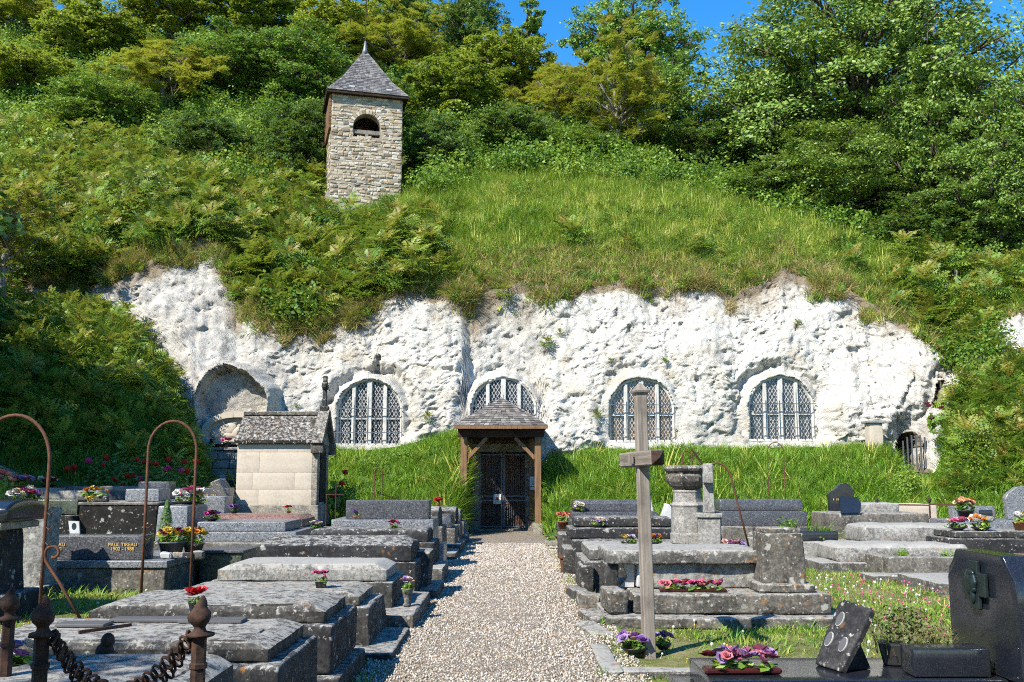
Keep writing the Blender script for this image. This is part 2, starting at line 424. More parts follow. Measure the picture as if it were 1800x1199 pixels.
def m_gravel():
    t = NT('gravel'); co = t.coords(False)
    v = t.voro(co, 58, 'Color'); s = t.n('ShaderNodeSeparateXYZ', {0: v}).outputs[0]
    col = t.ramp(s, [(0.0, (0.12, 0.09, 0.065)), (0.12, (0.25, 0.205, 0.155)), (0.4, (0.37, 0.325, 0.265)), (0.7, (0.43, 0.39, 0.33)), (0.9, (0.50, 0.475, 0.435)), (1.0, (0.32, 0.195, 0.105))])
    d = t.voro(co, 58); d2 = t.voro(co, 110)
    col = t.mix(t.step(d, 0.30, 0.62), col, (0.15, 0.115, 0.08))
    big = t.noise(co, 1.1, 5, 0.6)
    col = t.mix(t.math('MULTIPLY', t.step(big, 0.5, 0.72), 0.3), col, (0.30, 0.23, 0.15))
    nrm = t.bump(d, 0.9, 0.02, t.bump(d2, 0.6, 0.01, t.bump(big, 0.3, 0.08)))
    nrm.node.invert = True
    return t.finish(col, 0.85, nrm, spec=0.3)
M_GRAVEL = m_gravel()
M_PEBBLE = m_islands('pebble', [(0, (0.5, 0.45, 0.38)), (1, (0.5, 0.45, 0.38))], 0.7)
def m_pebble():
    t = NT('pebbles'); oi = t.n('ShaderNodeObjectInfo').outputs['Random']
    col = t.ramp(oi, [(0.0, (0.13, 0.10, 0.07)), (0.12, (0.25, 0.205, 0.15)), (0.4, (0.37, 0.325, 0.27)), (0.7, (0.43, 0.39, 0.335)), (0.9, (0.50, 0.475, 0.435)), (1.0, (0.32, 0.195, 0.105))])
    return t.finish(col, 0.75, spec=0.3)
M_PEBBLE = m_pebble()
def m_chalk():
    t = NT('chalk'); co = t.coords(False)
    soil_and_shade = t.n('ShaderNodeAttribute', attribute_name='soil_and_shade').outputs['Fac']
    grey = t.n('ShaderNodeAttribute', attribute_name='grey').outputs['Fac']
    n1 = t.noise(co, 0.55, 6, 0.6); n2 = t.noise(co, 2.6, 6, 0.65); n3 = t.noise(co, 11, 5, 0.7); n4 = t.noise(co, 34, 4, 0.7)
    col = t.mix(t.step(n1, 0.40, 0.66), (0.525, 0.505, 0.46), (0.43, 0.405, 0.355))
    col = t.mix(t.math('MULTIPLY', t.step(n2, 0.54, 0.72), 0.5), col, (0.34, 0.325, 0.295))
    col = t.mix(t.math('MULTIPLY', t.step(n3, 0.60, 0.72), 0.5), col, (0.22, 0.21, 0.19))
    col = t.mix(t.math('MULTIPLY', t.step(t.noise(co, 1.1, 6, .7), 0.56, 0.70), 0.55), col, (0.36, 0.285, 0.18))
    drip = t.n('ShaderNodeMapping', {'Vector': co, 'Scale': (2.6, 2.6, .35)}).outputs[0]
    col = t.mix(t.math('MULTIPLY', t.step(t.noise(drip, 1.0, 6, .7), .53, .70), .55), col, (0.25, 0.24, 0.215))
    # flint nodules
    vd = t.voro(co, 5.2); vr = t.n('ShaderNodeSeparateXYZ', {0: t.voro(co, 5.2, 'Color')}).outputs[0]
    fl = t.math('MULTIPLY', t.step(vd, 0.26, 0.16), t.step(vr, 0.80, 0.83))
    col = t.mix(fl, col, (0.075, 0.07, 0.065))
    gf = t.math('MULTIPLY', grey, t.step(n2, 0.36, 0.60))
    col = t.mix(t.math('MULTIPLY', gf, 0.8), col, (0.25, 0.24, 0.22))
    sf = t.step(t.math('ADD', soil_and_shade, t.math('MULTIPLY', t.math('SUBTRACT', n3, 0.5), 0.9)), 0.42, 0.72)
    col = t.mix(sf, col, t.mix(n3, (0.09, 0.07, 0.045), (0.30, 0.24, 0.17)))  # earth at the cliff top, and painted shade inside the cave openings
    h = t.math('ADD', t.math('MULTIPLY', n3, 1.0), t.math('MULTIPLY', n4, 0.5))
    nrm = t.bump(h, 0.9, 0.06, t.bump(n2, 0.6, 0.12))
    return t.finish(col, 0.95, nrm, spec=0.15)
M_CHALK = m_chalk()

# ------------------------------------------------------------------ ground and path
def gz(x, y):
    x = np.asarray(x, float); y = np.asarray(y, float)
    left = 0.055 * np.clip(-x - 3.4, 0, 7) * smooth(7, 13, y)
    back = 0.085 * np.clip(y - 15.5, 0, 9) * smooth(3.6, 6.5, -x)
    right = 0.03 * np.clip(y - 17, 0, 8) * smooth(2.0, 4.0, x)
    return left + back + right
def grid_faces(ny, nx):
    i = np.arange(ny * nx).reshape(ny, nx)
    return np.stack([i[:-1, :-1], i[:-1, 1:], i[1:, 1:], i[1:, :-1]], -1).reshape(-1, 4)
def axis(a, b, step, far):
    core = np.arange(a, b + 1e-6, step); out = []
    d, p = step * 2, b
    while p < far: p += d; d *= 1.6; out.append(p)
    lo = []; d, p = step * 2, a
    while p > -far: p -= d; d *= 1.6; lo.append(p)
    return np.array(lo[::-1] + list(core) + out)
gx, gy = axis(-16, 16, 0.4, 900), axis(-6, 27, 0.4, 900)
GX, GY = np.meshgrid(gx, gy)
GZ = gz(GX, GY) + 0.03 * fbm(np.stack([GX * 0.9, GY * 0.9, GX * 0], -1), 3, 3) * (np.abs(GX) < 20) * smooth(0.9, 1.6, np.abs(GX + 0.18)) - 0.01
ground = link('ground', np_mesh('ground', np.stack([GX, GY, GZ], -1).reshape(-1, 3), grid_faces(len(gy), len(gx)), M_LAWN, True))
tag(ground, 'grassy cemetery ground between the graves', None, None, 'structure')
py_, pw_ = np.arange(-3, 27.75, 0.15), np.linspace(0, 1, 17)
le = -1.16 + 0.07 * fbm(np.stack([py_ * 1.3, py_ * 0, py_ * 0], -1), 3, 5)
re = 0.84 + 0.10 * fbm(np.stack([py_ * 1.1, py_ * 0 + 9, py_ * 0], -1), 3, 6) + 0.15 * smooth(8.5, 7.0, py_)
PX = le[:, None] + (re - le)[:, None] * pw_[None]
PY = np.repeat(py_[:, None], 17, 1)
PZ = 0.016 + 0.012 * fbm(np.stack([PX * 2, PY * 2, PX * 0], -1), 3, 8) + 0.01 * np.sin(pw_[None] * math.pi)
path = link('path', np_mesh('path', np.stack([PX, PY, PZ], -1).reshape(-1, 3), grid_faces(len(py_), 17), M_GRAVEL, True))
tag(path, 'pale gravel path leading to the church door', None, None, 'structure')

# ------------------------------------------------------------------ hillside: profile lines across the photograph
CB = {-220: 545, -60: 548, 0: 545, 100: 550, 200: 568, 240: 610, 300: 705, 330: 785, 345: 840, 360: 872, 440: 872, 560: 800, 585: 788, 640: 792, 700: 785, 770: 765, 800: 752, 811: 775, 819: 860, 824: 930, 946: 930, 951: 860, 962: 800, 1000: 800, 1035: 786, 1100: 790, 1200: 786, 1300: 788, 1440: 786, 1545: 778, 1575: 800, 1590: 828, 1640: 832, 1656: 800, 1672: 725, 1700: 690, 1740: 655, 1770: 645, 1800: 652, 1860: 665, 2020: 700}
CBY = {-220: 29.0, -60: 29.4, 0: 29.5, 200: 29.0, 300: 27.5, 345: 26.6, 420: 27.2, 585: 27.9, 800: 28.0, 1375: 28.0, 1540: 27.5, 1620: 27.0, 1670: 26.5, 1740: 26.8, 1860: 26.6, 2020: 26.0}
CT = {-220: 505, -60: 505, 0: 508, 100: 500, 150: 512, 200: 488, 250: 460, 300: 438, 370: 422, 392: 465, 412: 525, 470: 562, 560: 572, 620: 558, 690: 515, 800: 515, 900: 500, 1000: 498, 1100: 496, 1200: 500, 1290: 512, 1370: 480, 1420: 488, 1530: 528, 1600: 575, 1660: 635, 1690: 655, 1720: 605, 1760: 565, 1800: 552, 2020: 560}
CTY = {-220: 30.0, -60: 30.2, 0: 30.2, 200: 30.2, 300: 30.8, 370: 31.0, 412: 29.9, 470: 29.3, 690: 29.8, 900: 30.0, 1300: 29.9, 1400: 30.2, 1530: 29.5, 1660: 28.2, 1720: 28.0, 1800: 28.2, 2020: 27.5}
FE = {-220: 300, 0: 300, 200: 330, 400: 350, 560: 378, 640: 372, 720: 345, 900: 312, 1080: 318, 1200: 332, 1400: 392, 1600: 455, 1750: 505, 1800: 520, 2020: 540}
FEY = {-220: 37, 0: 37, 400: 37, 560: 36.4, 720: 36.6, 900: 37, 1200: 38, 1400: 36, 1600: 33.5, 1800: 30.5, 2020: 29}
TP = {-220: 40, 0: 50, 600: 60, 850: 110, 1000: 185, 1240: 240, 1500: 385, 1800: 450, 2020: 470}
TPY = {-220: 60, 850: 60, 1000: 56, 1240: 54, 1500: 48, 1800: 44, 2020: 42}
BBY = {-220: 18, -60: 19.5, 0: 20, 345: 22.8, 580: 23.3, 800: 24.3, 812: 25.4, 819: 26.9, 951: 26.9, 958: 25.4, 972: 24.3, 1100: 23.6, 1500: 22.8, 1800: 21.6, 2020: 20}

def soften(a, k):
    if k < 2: return a
    w = np.hanning(k + 2)[1:-1]; w /= w.sum()
    return np.convolve(np.pad(a, k, 'edge'), w, 'same')[k:-k]
def lines(px):
    d = px[1] - px[0]
    f = lambda T, k: soften(interp(px, T), max(1, int(k / d)))
    jag = 13 * fbm(np.stack([px / 46., px * 0, px * 0], -1), 4, 77, .65) * 1.6
    return dict(cb=f(CB, 9), cby=f(CBY, 60), ct=f(CT, 26) + jag, cty=f(CTY, 50), fe=f(FE, 60), fey=f(FEY, 60), tp=f(TP, 120), tpy=f(TPY, 120), bby=f(BBY, 8))
def at_np(px, py, Y):
    u, v = (px - 900.0) / FPX, (599.5 - py) / FPX
    t = Y / (CP - v * SP)
    return np.stack([u * t, Y, CAM_H + t * (SP + v * CP)], -1)

# cliff ------------------------------------------------------------------------------------
WIN = [dict(px=648, sill=780, top=667), dict(px=885, sill=776, top=664), dict(px=1129, sill=774, top=665), dict(px=1375, sill=772, top=662)]
WY = 28.35
for w in WIN:
    a, b = at(w['px'], w['sill'], WY), at(w['px'], w['top'], WY)
    w['x'], w['z0'], w['h'] = a.x, a.z, b.z - a.z
    w['R'] = 0.95
def arch_d(x, z, xc, z0, h, R):
    """signed distance-like value, negative inside an arched opening"""
    zs = z0 + h - R
    d_up = np.hypot(x - xc, z - zs) - R
    d_lo = np.maximum(np.abs(x - xc) - R, z0 - z)
    return np.where(z > zs, d_up, d_lo)
cpx = np.arange(-150, 1951, 2.9); NR = 176
L = lines(cpx)
tt = np.linspace(0, 1, NR)[:, None]
cy = L['cby'][None] + (L['cty'] - L['cby'])[None] * (0.25 * tt + 0.75 * tt ** 2.2)
cpy = L['cb'][None] + (L['ct'] - L['cb'])[None] * tt
CL = at_np(cpx[None] + 0 * cpy, cpy, cy)
x, z = CL[..., 0], CL[..., 2]
q = np.stack([CL[..., 0], CL[..., 1] * 0.6, CL[..., 2]], -1)
wq = q + 0.35 * np.stack([fbm(q * 1.1, 3, 31), fbm(q * 1.1, 3, 32), fbm(q * 1.1, 3, 33)], -1)
big = 0.50 * fbm(q * 0.40, 4, 1) + 0.16 * fbm(q * 1.2, 3, 11)
w1, c1 = worley(wq * np.array([1.5, 1, 1.1]), 3)
w2, c2 = worley(wq * np.array([4.0, 2, 2.9]) + 3.1, 4)
w3, c3 = worley(wq * np.array([8.5, 4, 7.0]) + 1.7, 5)
w4, c4 = worley(wq * np.array([15., 8, 11.]) + 4.7, 6)
rgh = .45 + .75 * smooth(-.35, .4, fbm(q * .7, 3, 12))
chunk = .72 * rgh * (0.12 * (c1 - 0.5) - 0.05 * w1 + 0.11 * (c2 - 0.5) - 0.06 * w2 + 0.065 * (c3 - 0.5) - 0.045 * w3 + 0.035 * (c4 - .5) - .03 * w4)
pits = 0.045 * fbm(q * np.array([6.5, 3, 1.1]), 3, 14) - 0.13 * smooth(0.27, 0.6, fbm(q * np.array([3.1, 2, 4.4]), 3, 7))
d = big + chunk + pits + 0.05 * fbm(q * 9, 3, 9)
quiet = np.ones_like(d); push = np.zeros_like(d); openings = []
for k, w in enumerate(WIN):
    s = arch_d(x, z, w['x'], w['z0'] - 0.05, w['h'] + 0.05, w['R'])
    if k == 1: s = np.where(z < w['z0'] + 0.4, np.abs(x - w['x']) - w['R'], s)
    quiet = np.minimum(quiet, smooth(0.03, 0.34, s + .10 * fbm(q * 3.1, 2, 45 + k)))
    sc = (0.40, 0.20, 0.16, 0.42)[k]
    push += sc * smooth(0.60, 0.10, s + 0.12 * fbm(q * 1.7, 2, 40 + k)) * smooth(w['z0'] - 0.1, w['z0'] + 0.3, z)
    openings.append(s)
Yw = WY - 0.12
flat = np.clip(1 - quiet, 0, 1)
base_y = CL[..., 1] * (1 - 0.9 * flat) + Yw * 0.9 * flat
yy = base_y - d * (0.12 + 0.88 * quiet) + push * quiet
for s in openings: yy = np.where(s + .05 * fbm(q * 4., 2, 49) < 0.0, WY + 0.62, yy)
# door opening, alcove with relief, caves
DX0, DX1, DZ1 = X(842, 27.7), X(926, 27.7), Z(795, 27.7)
dd = np.maximum(np.maximum(DX0 - x, x - DX1), z - DZ1)
near_d = smooth(0.9, 0.2, dd)
yy = yy * (1 - near_d) + near_d * 27.75
yy = np.where(dd < 0.0, 28.9, yy)
NXc, NZ0, NZt = X(411, 27.3), Z(792, 27.3), Z(651, 27.3)
cqx, cqz = cpx[None] + 0 * cpy, -cpy
ns = (arch_d(cqx, cqz, 411., -900., 250., 65.) + 3.5 * fbm(q * 1.6, 3, 71)) / 62.
nin = smooth(.30, .05, ns)
yy = yy * (1 - nin) + nin * (27.2 - .25 * d) + 0.62 * smooth(0.04, -0.06, ns)
CVX, CVZ0, CVZt = X(1613, 27.0), Z(826, 27.0), Z(764, 27.0)
cs = arch_d(cqx, cqz, 1613., -850., 88., 27.)
hollow = np.hypot((cqx - 1618) / 62., (cqz + 770) / 66.)
yy = yy + 0.55 * smooth(1.1, 0.3, hollow); yy = np.where(cs < 0, yy + 3.2, yy)
SWX, SWZ0, SWZt = X(1662, 27.0), Z(716, 27.0), Z(668, 27.0)
ss = arch_d(cqx, cqz, 1662., -716., 48., 13.)
yy = yy + 0.25 * smooth(24., 3., arch_d(cqx, cqz, 1662., -716., 66., 15.)); yy = np.where(ss < 0, yy + 1.6, yy)
# a narrow chiselled slot above the first window
sl = np.maximum(np.abs(x - X(654, 28.3)) - 0.10, np.abs(z - Z(638, 28.3)) - 0.27)
yy = np.where(sl < 0, yy + 0.28, yy)
edge = smooth(0.0, 0.04, tt) * smooth(1.0, 0.93, tt)
CL[..., 1] = CL[..., 1] * (1 - edge) + yy * edge
jit = 0.10 * quiet * edge
CL[..., 0] += jit * fbm(q * 2.3, 3, 51); CL[..., 2] += jit * (fbm(q * 2.3, 3, 52) - 0.5 * chunk * 3)
soil_and_shade = np.clip(smooth(0.52, 1.02, tt + 0.10 * fbm(q * 0.5, 3, 61)) * (0.55 + 0.65 * fbm(q * 0.8, 3, 62)) + 0.9 * smooth(0.93, 1.0, tt), 0, 1)
soil_and_shade += 0.5 * smooth(330, 150, cpx)[None]
grey = smooth(560, 330, cpx)[None] * 0.9 + 0.7 * smooth(0.05, 0.45, fbm(q * 0.35, 3, 63)) + .5 * smooth(.45, .9, tt + .2 * fbm(q * .6, 3, 64)) + 0.8 * (ns < 0.05) + 0 * z
soil_and_shade = np.where((cs < 2) | (ss < 1), 1.6, soil_and_shade)  # cave openings: interior shade painted in with the dark earth colour
cliff = link('cliff', np_mesh('cliff', CL.reshape(-1, 3), grid_faces(NR, len(cpx)), M_CHALK, False, {'soil_and_shade': np.clip(soil_and_shade, 0, 1.6), 'grey': np.clip(grey, 0, 1)}))
tag(cliff, 'white chalk cliff with the church windows cut into it', None, None, 'structure')
CLIFF_GRID = CL

# bank below the cliff, hill above it ---------------------------------------------------------
bpx = np.arange(-220, 2021, 4.0); LB = lines(bpx); NB = 34
cb3 = at_np(bpx, LB['cb'], LB['cby'] + 0.25)
t = np.linspace(0, 1, NB)[:, None]
bx = (bpx - 900) / FPX
bby = LB['bby'] - 0.6
bbx = bx * bby * 1.008
bbz = gz(bbx, bby) - 0.15
BK = np.zeros((NB, len(bpx), 3))
BK[..., 1] = bby[None] + (cb3[:, 1] - bby)[None] * t
BK[..., 0] = bbx[None] + (cb3[:, 0] - bbx)[None] * t
prof = 0.35 * t + 0.65 * np.sin(t * math.pi / 2) ** 1.15
BK[..., 2] = bbz[None] + (cb3[:, 2] - bbz)[None] * prof
notch = smooth(60, 20, np.abs(bpx - 885))[None]
BK[..., 2] += (0.14 * fbm(BK * 0.8, 3, 81) * np.sin(t * math.pi)) * (1 - notch)
bank = link('bank', np_mesh('bank', BK.reshape(-1, 3), grid_faces(NB, len(bpx)), M_BANK, True))
tag(bank, 'steep grassy bank below the chalk cliff', None, None, 'structure')
HST = 5.0
hpx = np.arange(-220, 2021, HST); LH = lines(hpx)
ct3 = at_np(hpx, LH['ct'], LH['cty']); fe3 = at_np(hpx, LH['fe'], LH['fey']); tp3 = at_np(hpx, LH['tp'], LH['tpy'])
ct3[:, 2] -= 0.03
fs = 1 + 0.9 * (1 - 1 / (1 + 0)) if False else 1
rows = []
for s in np.linspace(0, 1, 26): rows.append(ct3 + (fe3 - ct3) * np.array([s, s, 0.55 * s + 0.45 * math.sin(s * math.pi / 2)]))
for s in np.linspace(0, 1, 26)[1:]: rows.append(fe3 + (tp3 - fe3) * s)
for s in (0.3, 1, 3, 8): rows.append(tp3 + np.array([0, 25 * s, -2.0 * s]))
HL = np.array(rows)
amp = np.ones(len(rows)) * 0.25; amp[:4] = (0.02, 0.08, 0.14, 0.2)
HL[..., 2] += amp[:, None] * fbm(HL * 0.55, 4, 91) * 1.2
hill = link('hill', np_mesh('hill', HL.reshape(-1, 3), grid_faces(len(rows), len(hpx)), M_HILL, True))
tag(hill, 'overgrown hillside above the chalk cliff', None, None, 'structure')
def hillpt(px, t):
    """point of the hill under photograph column px; t 0 cliff edge, 1 forest edge, 2 crest"""
    r = min(max(t, 0), 2.0) * 25; i = int(min(r, len(rows) - 2)); fr = r - i
    c = (px + 220) / HST; j = int(min(max(c, 0), len(hpx) - 2)); fc = c - j
    p = (HL[i, j] * (1 - fc) + HL[i, j + 1] * fc) * (1 - fr) + (HL[i + 1, j] * (1 - fc) + HL[i + 1, j + 1] * fc) * fr
    return Vector(p)
def bankpt(px, t):
    r = t * (NB - 1); i = int(min(r, NB - 2)); fr = r - i
    c = (px + 220) / 4.0; j = int(min(max(c, 0), len(bpx) - 2)); fc = c - j
    return Vector((BK[i, j] * (1 - fc) + BK[i, j + 1] * fc) * (1 - fr) + (BK[i + 1, j] * (1 - fc) + BK[i + 1, j + 1] * fc) * fr)
def cliffpt(px, py):
    j = int(np.clip((px + 150) / 2.9, 0, len(cpx) - 1)); col = CL[:, j]
    f = (cpy[:, j] - py); i = int(np.argmin(np.abs(f))); return Vector(col[i])

# ------------------------------------------------------------------ scattering
def sample_grid(P, n, weight=None):
    A = P[:-1, :-1]; B = P[:-1, 1:]; C = P[1:, 1:]; D = P[1:, :-1]
    area = np.linalg.norm(np.cross(B - A, D - A), axis=-1)
    w = area if weight is None else area * weight[:-1, :-1]
    w = w.ravel() / w.sum()
    k = rng.choice(len(w), n, p=w); i, j = np.divmod(k, P.shape[1] - 1)
    u, v = rng.random(n)[:, None], rng.random(n)[:, None]
    p = (A[i, j] * (1 - u) + B[i, j] * u) * (1 - v) + (D[i, j] * (1 - u) + C[i, j] * u) * v
    nn = np.cross(B[i, j] - A[i, j], D[i, j] - A[i, j]); nn /= np.linalg.norm(nn, axis=-1, keepdims=True) + 1e-9
    return p, nn, i + v[:, 0], j + u[:, 0]
def scatter(name, label, P, rot, scl, idx, protos):
    n = len(P); me = bpy.data.meshes.new(name)
    me.vertices.add(n); me.vertices.foreach_set('co', np.asarray(P, np.float32).ravel())
    a = me.attributes.new('rot', 'FLOAT_VECTOR', 'POINT'); a.data.foreach_set('vector', np.asarray(rot, np.float32).ravel())
    a = me.attributes.new('scl', 'FLOAT_VECTOR', 'POINT')
    scl = np.asarray(scl, np.float32)
    if scl.ndim == 1: scl = np.repeat(scl[:, None], 3, 1)
    a.data.foreach_set('vector', scl.ravel())
    a = me.attributes.new('idx', 'INT', 'POINT'); a.data.foreach_set('value', np.asarray(idx, np.int32))
    o = link(name, me); tag(o, label, None, None, 'stuff')
    cl = bpy.data.collections.new(name + '_pieces')
    for k, m in enumerate(protos):
        po = bpy.data.objects.new('%s_piece_%02d' % (name, k), m); cl.objects.link(po)
    ng = bpy.data.node_groups.new(name + '_scatter', 'GeometryNodeTree')
    ng.interface.new_socket('Geometry', in_out='INPUT', socket_type='NodeSocketGeometry')
    ng.interface.new_socket('Geometry', in_out='OUTPUT', socket_type='NodeSocketGeometry')
    gi, go = ng.nodes.new('NodeGroupInput'), ng.nodes.new('NodeGroupOutput')
    ip = ng.nodes.new('GeometryNodeInstanceOnPoints'); ci = ng.nodes.new('GeometryNodeCollectionInfo')
    ci.inputs['Collection'].default_value = cl; ci.inputs['Separate Children'].default_value = True; ci.inputs['Reset Children'].default_value = True
    def na(nm, dt):
        nd = ng.nodes.new('GeometryNodeInputNamedAttribute'); nd.data_type = dt; nd.inputs['Name'].default_value = nm; return nd.outputs['Attribute']
    e2r = ng.nodes.new('FunctionNodeEulerToRotation')
    lk = ng.links.new
    lk(gi.outputs[0], ip.inputs['Points']); lk(ci.outputs[0], ip.inputs['Instance'])
    ip.inputs['Pick Instance'].default_value = True
    lk(na('idx', 'INT'), ip.inputs['Instance Index']); lk(na('rot', 'FLOAT_VECTOR'), e2r.inputs[0]); lk(e2r.outputs[0], ip.inputs['Rotation'])
    lk(na('scl', 'FLOAT_VECTOR'), ip.inputs['Scale']); lk(ip.outputs[0], go.inputs[0])
    o.modifiers.new('scatter', 'NODES').node_group = ng
    return o
def yaw_rots(n, tilt=0.2):
    return np.stack([rng.normal(0, tilt, n), rng.normal(0, tilt, n), rng.random(n) * 6.283], -1)

# ------------------------------------------------------------------ plant pieces
def grass_mesh(name, mat, n, h, w, spread, lean=0.5, seg=3, heads=False):
    V, Fc = [], []
    for _ in range(n):
        a = random.random() * 6.283; r = spread * math.sqrt(random.random()); b = a + random.uniform(-1, 1)
        hh = h * random.uniform(0.55, 1.15); ln = lean * random.uniform(0.3, 1.3) * hh; ww = w * random.uniform(0.7, 1.2)
        o = Vector((r * math.cos(a), r * math.sin(a), -0.03)); d = Vector((math.cos(b), math.sin(b), 0)); s = Vector((-d.y, d.x, 0)) * ww
        base = len(V)
        for k in range(seg):
            f = k / seg; p = o + d * ln * f * f + Vector((0, 0, hh * (f - 0.22 * f * f * ln / hh)))
            V += [p - s * (1 - 0.6 * f) * 0.5, p + s * (1 - 0.6 * f) * 0.5]
        V.append(o + d * ln + Vector((0, 0, hh * (1 - 0.22 * ln / hh))))
        for k in range(seg - 1):
            Fc.append((base + 2 * k, base + 2 * k + 1, base + 2 * k + 3, base + 2 * k + 2))
        t_ = base + 2 * (seg - 1); Fc.append((t_, t_ + 1, base + 2 * seg))
    me = bpy.data.meshes.new(name); me.from_pydata([tuple(v) for v in V], [], Fc); me.materials.append(mat); return me
def frond(V, Fc, T, o, d, length, pairs, ll, lw, tipf, droop=0.6):
    d = Vector(d).normalized(); side = d.cross(Vector((0, 0, 1)))
    if side.length < 1e-3: side = Vector((1, 0, 0))
    side.normalize(); up = side.cross(d).normalized(); p = Vector(o)
    for k in range(pairs):
        f = (k + 1) / pairs
        p = Vector(o) + d * length * f - Vector((0, 0, droop * length * f * f * 0.5))
        e = math.sin(math.pi * min(1, 0.18 + 0.8 * f)) ** 0.7
        for sg in (-1, 1):
            a = (side * sg + d * 0.55 + Vector((0, 0, random.uniform(-0.35, 0.12)))).normalized()
            c = a.cross(up).normalized() * lw * e * 0.5; b = len(V); tl = ll * e * random.uniform(0.85, 1.15)
            V += [tuple(p), tuple(p + a * tl * 0.45 + c), tuple(p + a * tl - Vector((0, 0, 0.15 * tl))), tuple(p + a * tl * 0.45 - c)]
            Fc.append((b, b + 1, b + 2, b + 3)); T += [tipf] * 4
def shoot_mesh(name, mat, nf, stem, flen, pairs=9, ll=0.13, lw=0.05, tipk=0.9, whorls=2):
    V, Fc, T = [], [], []
    for wv in range(whorls):
        hh = stem * (1 - 0.38 * wv / max(1, whorls - 1) if whorls > 1 else 1)
        for k in range(nf):
            a = 6.283 * (k + 0.5 * wv) / nf + random.uniform(-0.3, 0.3); el = random.uniform(0.25, 0.75) + (0.35 if wv == 0 else -0.1)
            dr = (math.cos(a) * math.cos(el), math.sin(a) * math.cos(el), math.sin(el))
            frond(V, Fc, T, (0, 0, hh + random.uniform(-0.05, 0.05)), dr, flen * random.uniform(0.75, 1.15), pairs, ll, lw, tipk * random.random() * (0.25 if wv else 0.8) if random.random() < 0.6 else 0.0)
    for k in range(4):     # young reddish top
        a = 6.283 * k / 4; frond(V, Fc, T, (0, 0, stem), (0.4 * math.cos(a), 0.4 * math.sin(a), 1), flen * 0.4, 5, ll * 0.6, lw * 0.7, tipk, 0.3)
    b = len(V)
    for s in range(3):
        a = 2.094 * s; V += [(0.012 * math.cos(a), 0.012 * math.sin(a), -0.1), (0.007 * math.cos(a), 0.007 * math.sin(a), stem)]; T += [0, 0]
    for s in range(3):
        n2 = (s + 1) % 3; Fc.append((b + 2 * s, b + 2 * n2, b + 2 * n2 + 1, b + 2 * s + 1))
    return np_mesh(name, V, Fc, mat, False, {'tip': T})
def leaf_quads(C, N, size, aspect=0.62):
    """one pointed leaf per centre, facing roughly N"""
    n = len(C); N = N / (np.linalg.norm(N, axis=1, keepdims=True) + 1e-9)
    R = rng.normal(size=(n, 3)); U = np.cross(N, R); U /= np.linalg.norm(U, axis=1, keepdims=True) + 1e-9; W = np.cross(N, U)
    s = (size * rng.uniform(0.65, 1.25, n))[:, None]
    V = np.stack([C - U * s * 0.5, C + W * s * aspect * 0.5 - N * s * 0.06, C + U * s * 0.5, C - W * s * aspect * 0.5 - N * s * 0.06], 1)
    return V.reshape(-1, 3), np.arange(4 * n).reshape(n, 4)
def bush_mesh(name, mat, R, H, n, leaf, lobes=9):
    C, N = [], []
    for k in range(lobes):
        a = random.random() * 6.283; rr = R * random.uniform(0.1, 0.72); c = np.array([rr * math.cos(a), rr * math.sin(a), H * random.uniform(0.25, 0.72)])
        lr = R * random.uniform(0.32, 0.5); m = n // lobes
        dv = rng.normal(size=(m, 3)); dv /= np.linalg.norm(dv, axis=1, keepdims=True)
        C.append(c + dv * lr * rng.uniform(0.55, 1.08, (m, 1))); N.append(dv + np.array([0, 0, 0.5]) + 0.7 * rng.normal(size=(m, 3)))
    V, Fc = leaf_quads(np.vstack(C), np.vstack(N), leaf)
    return np_mesh(name, V, Fc, mat)

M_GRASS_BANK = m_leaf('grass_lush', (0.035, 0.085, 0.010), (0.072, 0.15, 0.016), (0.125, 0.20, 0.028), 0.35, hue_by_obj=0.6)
M_GRASS_SHADE = m_leaf('grass_shaded', (0.02, 0.06, 0.012), (0.045, 0.105, 0.018), (0.09, 0.14, 0.03), 0.3, hue_by_obj=0.6)  # darker copy of the bank grass, shade of the left end put into its colour
M_GRASS_HILL = m_leaf('grass_meadow', (0.10, 0.16, 0.027), (0.19, 0.235, 0.044), (0.32, 0.29, 0.10), 0.35, hue_by_obj=0.7)
M_GRASS_DRY = m_leaf('grass_dry', (0.12, 0.085, 0.045), (0.20, 0.15, 0.08), (0.17, 0.17, 0.06), 0.25, hue_by_obj=0.7)
M_GRASS_LAWN = m_leaf('grass_lawn', (0.06, 0.105, 0.018), (0.12, 0.165, 0.03), (0.25, 0.23, 0.09), 0.3, hue_by_obj=0.7)
M_SUMAC = m_leaf('sumac_leaf', (0.03, 0.075, 0.012), (0.065, 0.125, 0.018), (0.12, 0.17, 0.03), 0.35, hue_by_obj=0.45, tipcol=(0.30, 0.19, 0.035))
M_BUSH = m_leaf('bush_leaf', (0.03, 0.075, 0.012), (0.065, 0.125, 0.018), (0.13, 0.19, 0.035), 0.35, hue_by_obj=0.7)
M_OAK = m_leaf('oak_leaf', (0.032, 0.070, 0.015), (0.068, 0.12, 0.024), (0.125, 0.175, 0.04), 0.22, hue_by_obj=0.25)
M_ASH = m_leaf('ash_leaf', (0.032, 0.08, 0.013), (0.068, 0.135, 0.02), (0.14, 0.20, 0.04), 0.25, hue_by_obj=0.3)
M_DEEP = m_leaf('deep_leaf', (0.018, 0.05, 0.012), (0.035, 0.08, 0.018), (0.07, 0.12, 0.03), 0.3, hue_by_obj=0.3)
M_AIL = m_leaf('ailanthus_leaf', (0.065, 0.10, 0.014), (0.13, 0.16, 0.02), (0.22, 0.21, 0.035), 0.4, hue_by_obj=0.3, tipcol=(0.36, 0.22, 0.05))
M_AIL2 = m_leaf('lime_leaf', (0.055, 0.095, 0.013), (0.11, 0.15, 0.02), (0.20, 0.21, 0.035), 0.4, hue_by_obj=0.3)
